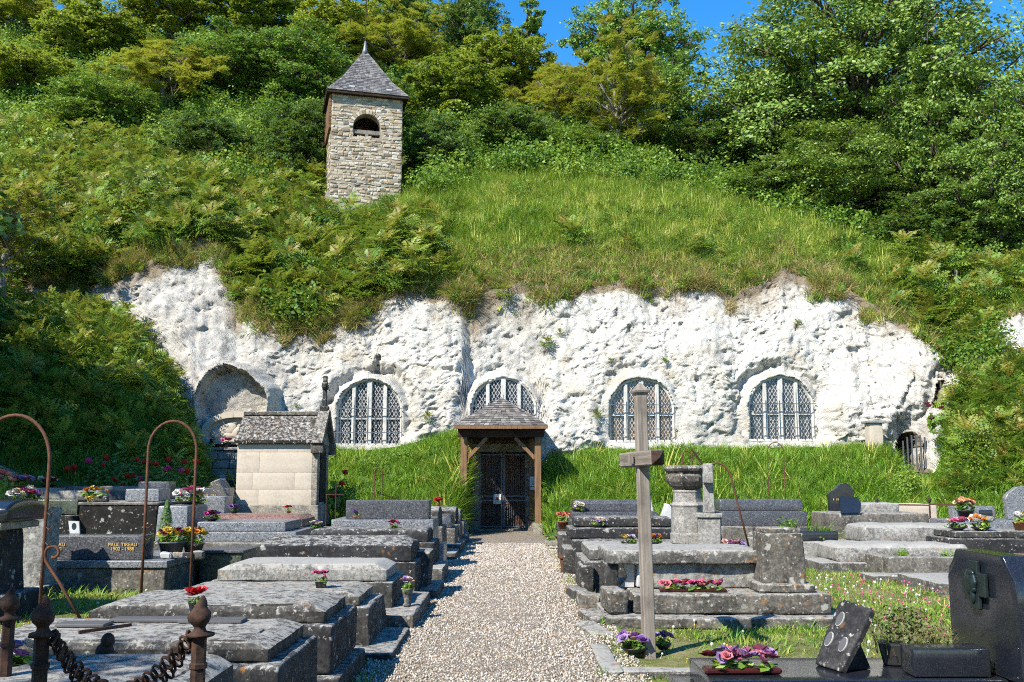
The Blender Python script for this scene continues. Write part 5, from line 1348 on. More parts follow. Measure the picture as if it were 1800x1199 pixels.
block(o, 'base', -2.98, -1.3, 16.2, 17.4, 0, .82, M_GRANITE, .012, .001, chip=0); block(o, 'headboard', -2.76, -1.38, 16.3, 16.75, .825, 1.13, M_GRANITE_D, .012, .001, chip=0)
block(o, 'footblock', -1.30, -1.12, 16.4, 17.0, 0, .42, M_GRANITE, .012, .001, chip=0)
for k, (yy_, zt, x1_, mt, lab) in enumerate(((18.3, .86, -1.36, M_TOMB, 'round-topped grave just behind the speckled granite grave'), (19.8, .74, -1.22, M_GRANITE_D, 'small granite-ended grave two behind the speckled granite grave'), (21.2, .76, -1.2, M_TOMB_DARK, 'dark grave next to last before the porch on the left'), (22.6, .74, -1.18, M_TOMB_PALE, 'last grave on the left before the porch'))):
    o = tomb(lab, -2.2, yy_, LR); block(o, 'base', -3.1, x1_ + .08, yy_ - .1, yy_ + 1.0, 0, zt - .26, M_CONCRETE, .02); block(o, 'slab', -3.0, x1_, yy_, yy_ + .85, zt - .255, zt, mt, .03, .008, domed(.10) if k in (0, 2) else coped(.12))
    block(o, 'kerb', -1.4, -1.02, yy_ - .3, yy_ + .9, -.02, .14 + .05 * (k % 2), M_TOMB_PALE, .02)

# -- right row, nearest first
o = tomb('rough black stone slab cut off by the bottom right edge', 2.2, 4.9, RR); block(o, 'base', 1.12, 3.6, 4.55, 5.42, 0, .30, M_TOMB_DARK, .03); block(o, 'slab', 1.1, 3.6, 4.5, 5.45, .305, .43, M_TOMB_DARK, .03, .02)
g0 = tomb('polished black granite grave with a sloping-shouldered headstone at the bottom right', 2.0, 6.1, RR)
block(g0, 'plinth', 1.03, 3.35, 5.68, 6.62, 0, .25, M_GRANITE_N, .008, 0, chip=0); block(g0, 'slab', 1.15, 3.05, 5.82, 6.5, .255, .375, M_GRANITE_N, .008, 0, chip=0)
def beveltop(V, hx, hy, hz):
    s = smooth(.62 * hz, hz * .98, V[:, 2]); V[:, 1] *= 1 - .30 * np.clip((V[:, 2] / hz - .58) / .34, 0, 1); V[:, 0] *= 1 + .25 * np.clip(-V[:, 2] / hz, 0, 1) * 0; return V
hs0 = block(g0, 'headstone', 2.86, 3.03, 5.62, 6.5, .38, 1.08, M_GRANITE_N, .008, 0, beveltop, 0, cell=.06)
block(g0, 'side_block', 2.35, 2.80, 5.86, 6.06, .38, .54, M_GRANITE_N, .008, 0, chip=0)
# bronze cross with a sculpted head on the headstone face
M_ = Matrix.Rotation(RAD(-90), 4, 'Z')
mb = MB(); mb.prism([(-.06, 0), (.06, 0), (.06, .08), (.15, .08), (.15, .22), (.06, .22), (.06, .29), (-.06, .29), (-.06, .22), (-.15, .22), (-.15, .08), (-.06, .08)], 0, .025)
bc = mb.build('bronze_cross', M_BRONZE, g0, bevel=.005, loc=Vector((2.826, 6.08, .74)) - g0.location, rot=(0, 0, RAD(-90)))
mb = MB(); blob(mb, (0.01, -.008, .165), (.062, .030, .075), 14, 10); blob(mb, (.058, -.012, .165), (.020, .014, .026)); blob(mb, (.045, -.012, .20), (.022, .016, .012)); blob(mb, (.045, -.012, .135), (.016, .014, .010)); blob(mb, (.03, -.010, .112), (.032, .02, .028)); blob(mb, (-.035, -.012, .185), (.055, .028, .06)); blob(mb, (-.055, -.008, .12), (.030, .02, .06)); blob(mb, (-.01, -.012, .232), (.065, .022, .028)); blob(mb, (.0, -.006, .06), (.035, .018, .06))
mb.v = [(v[0] * .82, v[1] * .8, .15 + (v[2] - .15) * .8) for v in mb.v]; mb.build('sculpted_head', M_BRONZE, bc, True)
big = tomb('large broken table grave behind the wooden cross with ceramic roses on its ledge', 2.2, 11.2, RR)
block(big, 'kerb', .97, 3.5, 10.2, 12.4, -.02, .095, M_TOMB_LICHEN, .02, .012); block(big, 'lower_block', 1.28, 3.36, 10.45, 12.2, .10, .305, M_TOMB_LICHEN, .02, .01)
block(big, 'broken_block', .98, 1.19, 10.42, 10.95, .10, .34, M_TOMB_LICHEN, .03, .014, rot=(0, RAD(3), RAD(5))); block(big, 'chest', 1.52, 2.75, 10.98, 11.9, .31, .575, M_TOMB_WHITE, .02, .01)
block(big, 'broken_block', 1.03, 1.18, 10.95, 11.6, .31, .575, M_TOMB, .03, .014); block(big, 'broken_block', 1.38, 1.50, 10.99, 11.4, .31, .57, M_MARBLE, .02, .012, rot=(0, RAD(5), 0))
mb = MB(); mb.prism([(1.20, .312), (1.36, .312), (1.37, .56), (1.24, .56), (1.29, .42)], 11.06, 11.14); mb.build('broken_panel', M_MARBLE, big, loc=-big.location)
block(big, 'top_slab', 1.04, 2.78, 10.88, 11.98, .58, .725, M_TOMB_PALE, .016, .009, coped(.06)); ped = block(big, 'pedestal', 2.69, 3.16, 10.62, 11.05, .31, .93, M_TOMB_LICHEN, .02, .012, battered(.03)); block(big, 'pedestal_foot', 2.62, 3.23, 10.55, 11.12, .306, .40, M_TOMB_LICHEN, .02)
block(big, 'pedestal_cap', 2.72, 3.13, 10.65, 11.02, .90, .975, M_TOMB_LICHEN, .03, .014)
ur = tomb('grey grave carrying an octagonal stone urn and a small stone cross', 2.0, 13.5, RR)
block(ur, 'base', .92, 3.0, 12.75, 14.4, 0, .44, M_TOMB, .03, .012); block(ur, 'slab', 1.0, 2.95, 12.85, 14.3, .445, .60, M_TOMB_PALE, .03, .012)
block(ur, 'end_block', .88, 1.05, 12.65, 13.3, 0, .40, M_TOMB, .03)
urn = thing('stone_urn_monument', 'octagonal stone urn on a carved pedestal right of the wooden cross', 'urn', (2.48, 13.85, .603))
MB().lathe([(.26, 0), (.26, .13), (.24, .15), (.24, .50), (.26, .53), (.215, .57), (.205, .62), (.205, .70), (.22, .72), (.18, .745)], 8, phase=math.pi / 8).build('pedestal', M_LIME_GREY, urn, bevel=.006)
MB().lathe([(.18, .748), (.25, .79), (.30, .86), (.31, .93), (.27, .975), (.32, 1.0), (.34, 1.04), (.30, 1.08), (.0, 1.06)], 8, phase=math.pi / 8).build('bowl', M_TOMB_LICHEN, urn, bevel=.006)
stc = thing('stone_cross', 'small grey stone cross on a stepped pedestal beside the octagonal urn', 'cross', (2.66, 13.25, .603), RAD(78))
block(None, 'x', 0, 1, 0, 1, 0, 1, M_TOMB) if False else None
def lblock(parent, name, x0, x1, y0, y1, z0, z1, mat, **kw):
    o_ = link(name, stone_mesh(name, x1 - x0, y1 - y0, z1 - z0, mat, kw.get('r', .015), kw.get('cell', .1), kw.get('wear', .006), kw.get('shape'), kw.get('chip', .01)), parent); o_.location = ((x0 + x1) / 2, (y0 + y1) / 2, z0); return o_
lblock(stc, 'pedestal', -.17, .17, -.15, .15, 0, .38, M_LIME_GREY); lblock(stc, 'pedestal_cap', -.20, .20, -.18, .18, .382, .44, M_LIME_GREY); lblock(stc, 'shaft', -.085, .085, -.08, .08, .442, 1.10, M_LIME_GREY, shape=battered(.2)); lblock(stc, 'arm', -.21, .21, -.072, .072, .84, .98, M_LIME_GREY)
o = tomb('long dark grave of three stepped tiers right of the path', 1.8, 16, RR)
block(o, 'lower_tier', .95, 2.72, 15.3, 17.0, 0, .54, M_TOMB_DARK, .02); block(o, 'middle_tier', .92, 2.68, 15.75, 16.9, .545, .70, M_TOMB_DARK, .02); block(o, 'upper_tier', 1.02, 2.64, 16.15, 16.85, .705, .86, M_TOMB_DARK, .02, .008, coped(.1)); block(o, 'foot_stone', .80, .98, 15.4, 16.2, 0, .42, M_TOMB, .03)
o = tomb('dark granite grave with a long low headboard right of the path', 2.0, 19, RR)
block(o, 'base', 1.1, 2.9, 18.3, 19.8, 0, .70, M_TOMB_DARK, .02); block(o, 'slab', 1.14, 2.75, 18.55, 19.6, .705, .86, M_GRANITE_D, .012, .001, chip=0); block(o, 'headboard', 1.16, 2.6, 18.8, 19.3, .865, 1.07, M_GRANITE_D, .012, .001, coped(.2), 0)
block(o, 'foot_stone', .86, 1.08, 18.0, 18.8, 0, .48, M_TOMB, .03)
o = tomb('low weathered grave right of the path nearest the porch', 1.9, 21.4, RR); block(o, 'base', 1.0, 2.9, 20.9, 22.1, 0, .52, M_TOMB, .03); block(o, 'slab', 1.06, 2.8, 21.0, 22.0, .525, .70, M_TOMB_PALE, .03, .01, coped(.12))
o = tomb('broken white marble cross fragments behind the three-tier grave', 2.95, 19.6, RR, 'marble_fragments', 'fragments')
block(o, 'fragment', 2.72, 2.84, 19.5, 19.62, .6, 1.15, M_MARBLE, .015, .01, rot=(0, RAD(-8), 0)); block(o, 'fragment', 2.9, 3.15, 19.5, 19.62, .6, .98, M_MARBLE, .015, .01, rot=(0, RAD(22), 0)); block(o, 'fragment', 2.6, 3.3, 19.3, 19.9, 0, .62, M_TOMB_PALE, .02)
for k, (x_, y_, s_, lab) in enumerate(((.80, 11.7, .22, 'stone offcut by the path left of the broken table grave'), (.74, 12.6, .2, 'flat stone by the path below the rusty planter'), (.78, 10.6, .26, 'tilted flagstone on the path edge at the broken table grave'), (.72, 9.9, .2, 'flush flat stone on the gravel edge in front of the broken table grave'))):
    q_ = tomb(lab, x_, y_, 'loose stones on the path edge', 'kerb_stone', 'stone'); block(q_, 'stone', x_ - .02, x_ + s_, y_ - .25, y_ + .3, -.03, .17 - .04 * k, M_TOMB_LICHEN if k != 1 else M_TOMB, .03, .014, rot=(RAD(3 * (k - 1)), RAD(4 - 2 * k), RAD(6 * k)))
fl = tomb('mossy flat kerb around the foot of the wooden cross', 1.2, 8.5, RR, 'grave_kerb', 'kerb')
for a in ((.70, .86, 7.75, 9.0), (.87, 1.75, 7.75, 7.9)): block(fl, 'kerb_stone', *a, -.02, .045, M_TOMB_PALE, .02, .014)

# -- left terrace
tr_ = tomb('grey granite grave lettered in gold for the family behind the leaning broken stele', -5.5, 13.3, LB_); tr_.location.z = .1
block(tr_, 'base', -6.75, -4.38, 12.5, 14.2, -.05, .385, M_CONCRETE, .02, .006); block(tr_, 'kerb', -6.78, -4.35, 12.47, 14.22, .388, .475, M_GRANITE, .01, .001, chip=0)
up_ = block(tr_, 'headboard', -6.7, -4.72, 12.62, 13.0, .478, .78, M_GRANITE_D, .01, .001, chip=0)
def letters(body, size, x_, y_, z_, parent, rotz=0.0):
    cu = bpy.data.curves.new('inscription', 'FONT'); cu.body = body; cu.size = size; cu.extrude = .002; cu.align_x = 'CENTER'; cu.space_line = .85
    tmp = bpy.data.objects.new('inscription', cu); me = bpy.data.meshes.new_from_object(tmp); bpy.data.objects.remove(tmp); me.materials.clear(); me.materials.append(M_GOLD); o_ = link('inscription', me, parent)
    o_.location = (x_, y_, z_); o_.rotation_euler = (math.pi / 2, 0, rotz); return o_
letters('PAUL TIREAU\n1902 - 1988', .062, -4.98 + 5.71, -.20, .17, up_); letters('TIREAU\n2000', .062, -5.82 + 5.71, -.20, .17, up_)
def strokes(parent, x_, y_, z_, w_, rows__=2, h_=.035, seed=1):
    random.seed(seed); mb = MB()
    for r_ in range(rows__):
        xx = x_ - w_ / 2 * random.uniform(.8, 1)
        while xx < x_ + w_ / 2 * (1 if r_ == 0 else .7):
            l_ = random.uniform(.012, .028); mb.box(xx, xx + l_ * .5, y_ - .003, y_, z_ - r_ * h_ * 1.7, z_ - r_ * h_ * 1.7 + h_ * random.uniform(.8, 1)); mb.box(xx, xx + l_, y_ - .0025, y_ - .0005, z_ - r_ * h_ * 1.7 + h_ * .4, z_ - r_ * h_ * 1.7 + h_ * .6); xx += l_ + (.05 if random.random() < .15 else .012)
    mb.build('inscription', M_GOLD, parent)
o = tomb('leaning broken stele of pale rough stone at the left', -6.0, 12.0, LB_, 'broken_stele', 'stele'); o.location.z = .2
def lean(V, hx, hy, hz):
    s = (V[:, 2] / hz + 1) / 2; V[:, 0] = V[:, 0] * (1 - .22 * s) + .10 * s; V[:, 2] += .05 * s * np.sin(V[:, 0] * 30) ; return V
block(o, 'stele', -6.15, -5.62, 11.85, 12.2, .2, 1.13, M_TOMB_WHITE, .03, .02, lean, .03); block(o, 'foot', -6.2, -5.55, 11.75, 12.3, .05, .24, M_TOMB, .03)
o = tomb('domed dark monument cut off by the left edge', -5.7, 10.6, LB_, 'domed_monument', 'monument'); o.location.z = .15
block(o, 'pedestal', -6.1, -5.34, 10.2, 10.9, .10, .98, M_TOMB_DARK, .03, .01, battered(.12)); block(o, 'foot', -6.2, -5.2, 10.1, 11.0, .05, .32, M_TOMB_DARK, .04); block(o, 'cornice', -6.2, -5.26, 10.12, 10.95, .985, 1.06, M_LIME_OLD, .02); block(o, 'dome', -6.15, -5.2, 10.1, 11.0, 1.065, 1.18, M_GRANITE_N, .04, .002, domed(.12), 0)
o = tomb('green granite box grave right of the gold-lettered grave', -4.0, 13.9, LB_); block(o, 'box', -4.3, -3.72, 13.6, 14.5, 0, .48, M_GRANITE_G, .012, .001, chip=0); block(o, 'lid', -4.33, -3.69, 13.57, 14.53, .482, .52, M_GRANITE_D, .01, .001, chip=0)
o = tomb('two-step grey granite grave with a low headstone in front of the grave chapel', -4.4, 16, LB_); o.location.z = .1
block(o, 'base', -5.75, -3.5, 15.4, 17.0, -.05, .50, M_CONCRETE, .02, .006); block(o, 'lower_step', -5.0, -3.4, 15.5, 16.9, .505, .66, M_GRANITE, .01, .001, chip=0); block(o, 'upper_step', -5.0, -3.6, 15.62, 16.8, .665, .81, M_GRANITE, .01, .001, chip=0); block(o, 'headstone', -5.66, -5.15, 15.6, 16.7, .505, 1.06, M_GRANITE, .02, .001, battered(.08), 0)
o = tomb('red granite grave slab right at the foot of the grave chapel', -4.2, 18, LB_); o.location.z = .2
block(o, 'base', -5.9, -3.7, 17.5, 18.8, 0, .62, M_CONCRETE, .02); block(o, 'slab', -5.5, -3.75, 17.55, 18.7, .625, .84, M_GRANITE_R, .012, .001, coped(.2, .5), 0)
o = tomb('tall black-stained family grave with planters on the left terrace', -7.2, 18, LB_); o.location.z = .4
block(o, 'base', -7.5, -6.15, 17.0, 19.6, .1, 1.03, M_BLACKWALL, .025, .01); block(o, 'ledge', -7.52, -6.13, 16.98, 19.62, 1.033, 1.075, M_CONCRETE, .015); block(o, 'headboard', -7.3, -6.7, 19.1, 19.5, 1.08, 1.42, M_GRANITE_D, .01, .001, chip=0)
hb = block(o, 'granite_block', -6.95, -6.35, 17.6, 18.2, 1.08, 1.30, M_GRANITE, .01, .001, chip=0)
o = tomb('lower black concrete grave with a bare granite block left of the tall one', -8.3, 17.6, LB_); o.location.z = .4
block(o, 'base', -9.2, -7.52, 16.8, 18.8, .1, .86, M_BLACKWALL, .025, .01); block(o, 'granite_block', -8.7, -7.62, 17.2, 18.2, .865, 1.12, M_GRANITE_G, .012, .001, chip=0); block(o, 'headboard', -9.0, -7.65, 18.25, 18.6, .865, 1.26, M_LIME_GREY, .012, .001, chip=0)
o = tomb('granite grave with faded gold lettering under the bouquets on the far left', -10.0, 19, LB_); o.location.z = .5
block(o, 'base', -11.2, -8.9, 18.9, 20.3, .2, .98, M_BLACKWALL, .02); b_ = block(o, 'headboard', -10.9, -8.9, 19.0, 19.5, .985, 1.30, M_GRANITE, .01, .001, chip=0); strokes(b_, -.3, -.26, .22, .7, 2, .03, 4)
o = tomb('dark granite grave with gold lettering in front of the rose bush', -8.6, 21, LB_); o.location.z = .6
b_ = block(o, 'headboard', -9.6, -7.3, 20.6, 21.0, .6, 1.32, M_GRANITE_D, .01, .001, chip=0); strokes(b_, -.55, -.21, .62, .7, 1, .04, 5); strokes(b_, .5, -.21, .62, .5, 1, .04, 6)
o = tomb('dark granite grave with gold lettering next to the chalk steps', -6.6, 20.6, LB_); o.location.z = .6
b_ = block(o, 'headboard', -7.1, -5.9, 20.4, 20.8, .5, 1.28, M_GRANITE_D, .01, .001, chip=0); strokes(b_, 0, -.21, .62, .7, 2, .035, 7); block(o, 'kerb', -7.2, -5.8, 19.8, 20.39, .4, 1.12, M_GRANITE, .01, .001, chip=0)
o = tomb('grey stone headstone with a sloping gabled top at the left edge', -11.0, 21, LB_, 'headstone', 'headstone'); o.location.z = .8
mb = MB(); mb.prism([(-.45, 0), (.42, 0), (.42, .78), (-.1, 1.02), (-.45, .9)], -.09, .09); mb.build('stone', M_GRANITE, o, bevel=.012); FOOT.append((-11.5, -10.5, 20.8, 21.2)); mb = MB(); mb.box(-.36, -.31, -.10, -.088, .3, .85); mb.box(-.42, -.25, -.10, -.088, .62, .67); mb.build('inset_cross', M_INK, o)
o = tomb('fallen tree-trunk-like stone leaning on the dark grave by the steps', -6.05, 20.9, LB_, 'stone_fragment', 'stone'); block(o, 'stone', -6.05, -5.85, 20.3, 20.9, 1.0, 1.5, M_TOMB_PALE, .03, .02, rot=(0, RAD(-32), 0), foot=False)
for k, (x_, y_) in enumerate(((-3.35, 19.6), (-3.2, 21.6), (-8.7, 15.4))):
    o = tomb(('low grey grave between the grave chapel and the left row', 'low grave right of the grave chapel under the bank', 'low kerb grave in the clover behind the gold-lettered grave')[k], x_ - .6, y_, LB_); zz = float(gz(x_, y_))
    block(o, 'kerb', x_ - 1.5, x_ - .1, y_ - .4, y_ + .6, zz - .1, zz + (.45, .4, .16)[k], (M_GRANITE_D, M_CONCRETE, M_CONCRETE)[k], .02)

# -- right lawn
def rt(lab, x_, y_): 
    o_ = tomb(lab, x_, y_, RB_); o_.location.z = 0; return o_
o = rt('big dark granite double grave with a long sloping headboard below the bank', 5.1, 20.5)
block(o, 'base', 4.2, 6.0, 19.7, 21.2, 0, .52, M_CONCRETE, .02); block(o, 'slab', 4.25, 5.98, 19.9, 21.0, .525, .82, M_GRANITE_D, .012, .001, chip=0); block(o, 'headboard', 4.3, 6.02, 20.3, 20.8, .825, 1.05, M_GRANITE_D, .012, .001, coped(.1), 0); block(o, 'niche', 3.9, 4.24, 19.95, 20.6, .3, .80, M_GRANITE_N, .01, .001, chip=0)
o = rt('weedy lichened stone kerb grave behind the lichened pedestal', 5.1, 18)
block(o, 'base', 4.5, 5.9, 17.4, 18.9, 0, .38, M_TOMB_WHITE, .03, .014); block(o, 'plinth', 4.6, 5.8, 17.5, 18.8, .385, .56, M_GRANITE_N, .02, .002)
o = rt('white-lichened rounded slab on the right lawn', 6.2, 16.6)
block(o, 'kerb', 5.0, 6.4, 16.0, 17.0, -.05, .14, M_TOMB_PALE, .02); block(o, 'slab', 5.3, 7.5, 16.15, 17.2, .12, .42, M_TOMB_WHITE, .06, .025, coped(.12))
o = rt('long white-lichened slab behind the rounded one on the right lawn', 7.3, 18.2)
block(o, 'base', 5.8, 8.6, 17.4, 18.9, 0, .33, M_TOMB_PALE, .03, .012); block(o, 'slab', 6.3, 8.5, 17.6, 18.7, .335, .66, M_TOMB_WHITE, .05, .02, coped(.14))
o = rt('grey concrete box grave with a blue plaque on the right lawn', 7.3, 19.8); block(o, 'box', 6.25, 8.2, 19.3, 20.5, 0, .80, M_CONCRETE, .03, .012); block(o, 'rough_top', 6.9, 7.9, 20.0, 20.9, .5, .98, M_TOMB_WHITE, .04, .02)
MB().prism([(-.02, 0), (.36, .02), (.40, .20), (.34, .32), (-.02, .34)], -.02, .02).build('blue_plaque', M_GRANITE_N, o, loc=Vector((6.48, 19.28, .80)) - o.location, rot=(RAD(-14), 0, 0))
o = rt('weedy concrete kerb grave at the right end of the clover lawn', 6.4, 15.4)
block(o, 'kerb', 5.75, 7.7, 15.1, 15.35, -.05, .30, M_CONCRETE, .02, .012); block(o, 'kerb', 5.75, 5.95, 15.36, 16.1, -.05, .29, M_CONCRETE, .02, .012); block(o, 'fill', 5.95, 7.7, 15.36, 16.1, -.05, .2, M_LIME_OLD, .02); block(o, 'foot', 5.3, 8.0, 14.6, 15.08, -.05, .08, M_TOMB_PALE, .02)
o = rt('long black-stained grave carrying bright bouquets behind the black headstone', 8.6, 16.6); block(o, 'base', 7.3, 10.5, 16.3, 17.4, 0, .50, M_TOMB_DARK, .03); block(o, 'slab', 7.4, 10.4, 16.4, 17.3, .505, .62, M_TOMB, .03)
o = rt('pale red granite stepped grave at the right edge behind the black headstone', 8.0, 13.6)
for k in range(3): block(o, 'step', 5.6 + .25 * k + (0 if k == 0 else 1.2), 9.5, 13.0 + .2 * k, 14.4, -.05 if k == 0 else .14 * k + .003, .14 * (k + 1), M_GRANITE_R if k else M_TOMB_PALE, .015, .004)
o = rt('grey granite grave with a curved headstone at the right edge', 9.6, 19.3)
block(o, 'base', 8.3, 11, 18.7, 20.2, 0, .42, M_CONCRETE, .02); block(o, 'slab', 8.5, 10.9, 18.9, 20.0, .425, .68, M_GRANITE, .012, .001, chip=0)
mb = MB(); mb.prism([(-.28, 0), (.45, 0), (.45, .60), (.2, .66), (-.08, .63), (-.26, .50), (-.31, .42)], -.07, .07); b_ = mb.build('headstone', M_GRANITE, o, bevel=.012, loc=Vector((10.05, 19.4, .683)) - o.location); strokes(b_, .15, -.085, .42, .25, 4, .035, 9)
block(o, 'side_slab', 8.85, 9.7, 19.7, 19.9, .685, .93, M_GRANITE, .012, .001, chip=0); block(o, 'photo_plaque', 9.3, 9.55, 19.5, 19.56, .685, .86, M_GRANITE_N, .01, .001, chip=0, foot=False)
o = rt('navy granite stele with a wavy top and gold lettering in front of the bank', 6.95, 20.9)
mb = MB(); mb.prism([(-.27, 0), (.29, 0), (.25, .52), (.19, .62), (.08, .66), (-.02, .64), (-.12, .54), (-.22, .48), (-.27, .44)], -.06, .06); b_ = mb.build('stele', M_GRANITE_N, o, bevel=.01, loc=Vector((6.95, 20.7, .72)) - o.location); strokes(b_, -.02, -.075, .30, .38, 1, .045, 12)
block(o, 'base', 6.5, 7.4, 20.5, 21.0, 0, .72, M_TOMB_PALE, .02)
o = rt('pale new stone grave inside the rusty railing', 8.4, 21.4); block(o, 'base', 7.6, 9.3, 20.9, 22.2, 0, .62, M_LIME, .02); block(o, 'slab', 7.5, 9.1, 21.0, 22.1, .625, .92, M_LIME, .02)
rl = thing('grave_railing', 'rusty iron railing around the pale new stone grave', 'railing', (8.4, 20.55, .1), 0)
rp = [(-.75, 0), (.35, .0), (1.1, .05), (1.45, .5)]
for x_, y_ in rp: mb = MB(); mb.tube([(x_, y_, -.1), (x_, y_, .88)], .018, 6); mb.lathe([(.0, .86), (.04, .89), (.045, .93), (.02, .98), (.0, .99)], 8, (x_, y_, 0)); mb.build('post', M_RUST_D, rl)
for (a, b) in zip(rp[:-1], rp[1:]): MB().bar((*a, .84), (*b, .82), .03).build('rail', M_RUST, rl)
MB().bar((-.75, 0, .84), (-.95, -.1, .45), .02).build('stay', M_RUST, rl)

# ------------------------------------------------------------------ crosses, hoops, chain posts
wc = thing('wooden_cross', 'tall weathered grey wooden cross leaning slightly right of the path', 'cross', (1.18, 8.6, -.05), RAD(-80))
wc.rotation_euler = (RAD(0.8), RAD(-0.6), RAD(-80))
MB().box(-.047, .047, -.05, .05, -.2, 2.30).build('post', M_WOOD_GREY, wc, bevel=.008)
t_ = Matrix.Translation((0, -.03, 1.72))
mb = MB(); mb.prism([(-.47, -.066), (.47, -.066), (.47, .066), (-.47, .066)], -.03, .085); b_ = mb.build('arm', M_WOOD_ARM if 'M_WOOD_ARM' in globals() else m_wood('weathered_wood_arm', (0.13, 0.105, 0.085), (0.36, 0.31, 0.255), 0), wc, bevel=.012, loc=(0, -.045, 1.74))
mb = MB(); mb.add([(.475, -.028, -.06), (.475, .083, -.06), (.475, .083, .06), (.475, -.028, .06), (.53, .027, .0)], [(0, 1, 4), (1, 2, 4), (2, 3, 4), (3, 0, 4)]); mb.build('arm_tip', M_WOOD_DARK, b_)
MB().lathe([(.055, 2.30), (.085, 2.33), (.09, 2.345), (.02, 2.41), (0, 2.415)], 4, (0, 0, 0), math.pi / 4).build('cap', M_WOOD_GREY, wc)
MB().box(-.03, .03, -.12, -.092, 1.70, 1.78).build('peg', M_WOOD_GREY, wc)
def hoop(label, xc, y, w_, h_, r_, rz=0, lean=0.0, zb=0.0, extra=None, tilt=0.0):
    o_ = thing('grave_hoop', label, 'hoop', (xc, y, zb), rz, 'iron wreath hoops'); o_.rotation_euler = (tilt, lean, rz)
    a0 = w_ / 2; pts = [(-a0, 0, 0), (-a0 * .99, 0, h_ * .5), (-a0, 0, h_ - a0 * 1.25)] + [(-a0 * math.cos(a), 0, h_ - a0 * 1.25 + a0 * 1.25 * math.sin(a)) for a in np.linspace(.15, 2.99, 17)] + [(a0, 0, h_ - a0 * 1.25), (a0 * 1.0, 0, h_ * .5), (a0, 0, 0)]
    MB().tube(pts, r_, 8).build('hoop', M_RUST, o_, True)
    if extra: extra(o_, a0, h_)
    return o_
def twigs(o_, a0, h_):
    random.seed(int(h_ * 100))
    for k in range(5): s = random.choice((-1, 1)); z_ = random.uniform(.3, .8) * h_; MB().tube([(s * a0, 0, z_), (s * a0 + .05, -.02, z_ - .03), (s * a0 + .09, -.03, z_ + .01)], .006, 5).build('hook', M_RUST, o_)
def scroll(o_, a0, h_):
    twigs(o_, a0, h_)
    pts = [(a0 + .46, 0, .02), (a0 + .2, 0, .42), (a0 + .03, 0, .66)] + [(a0 + .10 + .09 * math.cos(a) * (1 - .05 * k), 0, .74 + .09 * math.sin(a) * (1 - .05 * k)) for k, a in enumerate(np.linspace(3.4, -1.9, 12))]
    MB().tube(pts, .017, 8).build('scroll_stay', M_RUST, o_, True)
hoop('big rusty hoop with a scrolled stay cut off by the left edge', X(16, 10.3), 10.3, .78, 2.18, .019, 0, 0, .0, scroll)
hoop('tall rusty hoop standing by the flower pots on the left', X(298, 12.2), 12.2, .58, 2.22, .018, RAD(8), 0, .0, twigs)
def leancross(o_, a0, h_):
    p = Vector((-a0 - .10, 0, h_ + .28)); mb = MB(); mb.tube([(-a0 + .08, 0, h_ - .15), p], .014, 6); mb.bar(p + Vector((-.07, 0, -.13)), p + Vector((.1, 0, -.07)), .02); mb.build('iron_cross', M_RUST_D, o_)
hoop('leaning dark hoop topped by a small iron cross right of the octagonal urn', X(1294, 14.3), 14.3, .36, 1.30, .014, 0, RAD(-13), .45, leancross)
hoop('small hoop peeping over the octagonal urn', X(1210, 16.3), 16.3, .16, 1.75, .012, 0, 0, .2)
hoop('thin hoop behind the big dark granite double grave', X(1367, 22.6), 22.6, .38, 1.75, .011, 0, 0, .55, twigs)
o = hoop('narrow hoop with a long iron rod on the bank left of the porch', X(664, 20.5), 20.5, .16, 1.15, .011, 0, 0, .55); MB().tube([(.0, 0, .62), (.9, .3, .35), (1.55, .5, .15), (1.58, .5, -.2)], .011, 6).build('rod', M_RUST_D, o)
rc = thing('iron_cross_fence', 'rusted low iron grave cross beside the grave chapel', 'cross', (X(590, 20.8), 20.8, .4))
mb = MB(); mb.tube([(0, 0, 0), (0, 0, .95)], .016, 6); mb.bar((-.22, 0, .74), (.16, 0, .74), .025); mb.tube([(-.2, 0, 0), (-.2, 0, .74)], .012, 6); mb.build('bars', M_RUST_D, rc)

fprof = [(.045, 0), (.043, .30), (.052, .31), (.052, .34), (.043, .35), (.043, .52), (.078, .53), (.082, .55), (.040, .565), (.032, .59), (.038, .605), (.058, .63), (.066, .665), (.060, .70), (.042, .725), (.034, .75), (.028, .775), (.010, .81), (.0, .82)]
def chain_post(label, x_, y_, ztop):
    o_ = thing('chain_post', label, 'post', (x_, y_, ztop - .82 * .5), random.random(), 'iron chain posts'); o_.scale = (.62, .62, .5)
    mb = MB().lathe([(r_, z_) for r_, z_ in fprof if z_ <= .53 and r_ > 0], 6); mb.v = [(v[0], v[1], v[2] if v[2] > .01 else v[2] - 2 * ztop + .80) for v in mb.v]; mb.build('shaft', M_RUST_D, o_)
    fm = MB().lathe([(r_, z_) for r_, z_ in fprof if z_ >= .53], 12)
    fm.v = [((v[0] * math.cos(7 * (v[2] - .6)) - v[1] * math.sin(7 * (v[2] - .6))) * (1 + .12 * math.sin(3 * math.atan2(v[1], v[0]))) + (.05 * max(0, v[2] - .74) * 3), v[0] * math.sin(7 * (v[2] - .6)) + v[1] * math.cos(7 * (v[2] - .6)), v[2]) for v in fm.v]
    fm.build('flame_finial', M_RUST_D, o_, True); return o_
random.seed(51)
pA, pB, pC = (X(88, 3.6), 3.6), (X(360, 3.6), 3.6), (X(29, 4.35), 4.35)
zA, zB, zC = Z(1046, 3.6), Z(1046, 3.6), Z(1030, 4.35)
chain_post('rusty chain post with a flame finial at the bottom left, left of the chain', *pA, zA); chain_post('rusty chain post with a flame finial at the right end of the chain', *pB, zB); chain_post('rusty chain post with a flame finial half hidden at the far bottom left', *pC, zC)
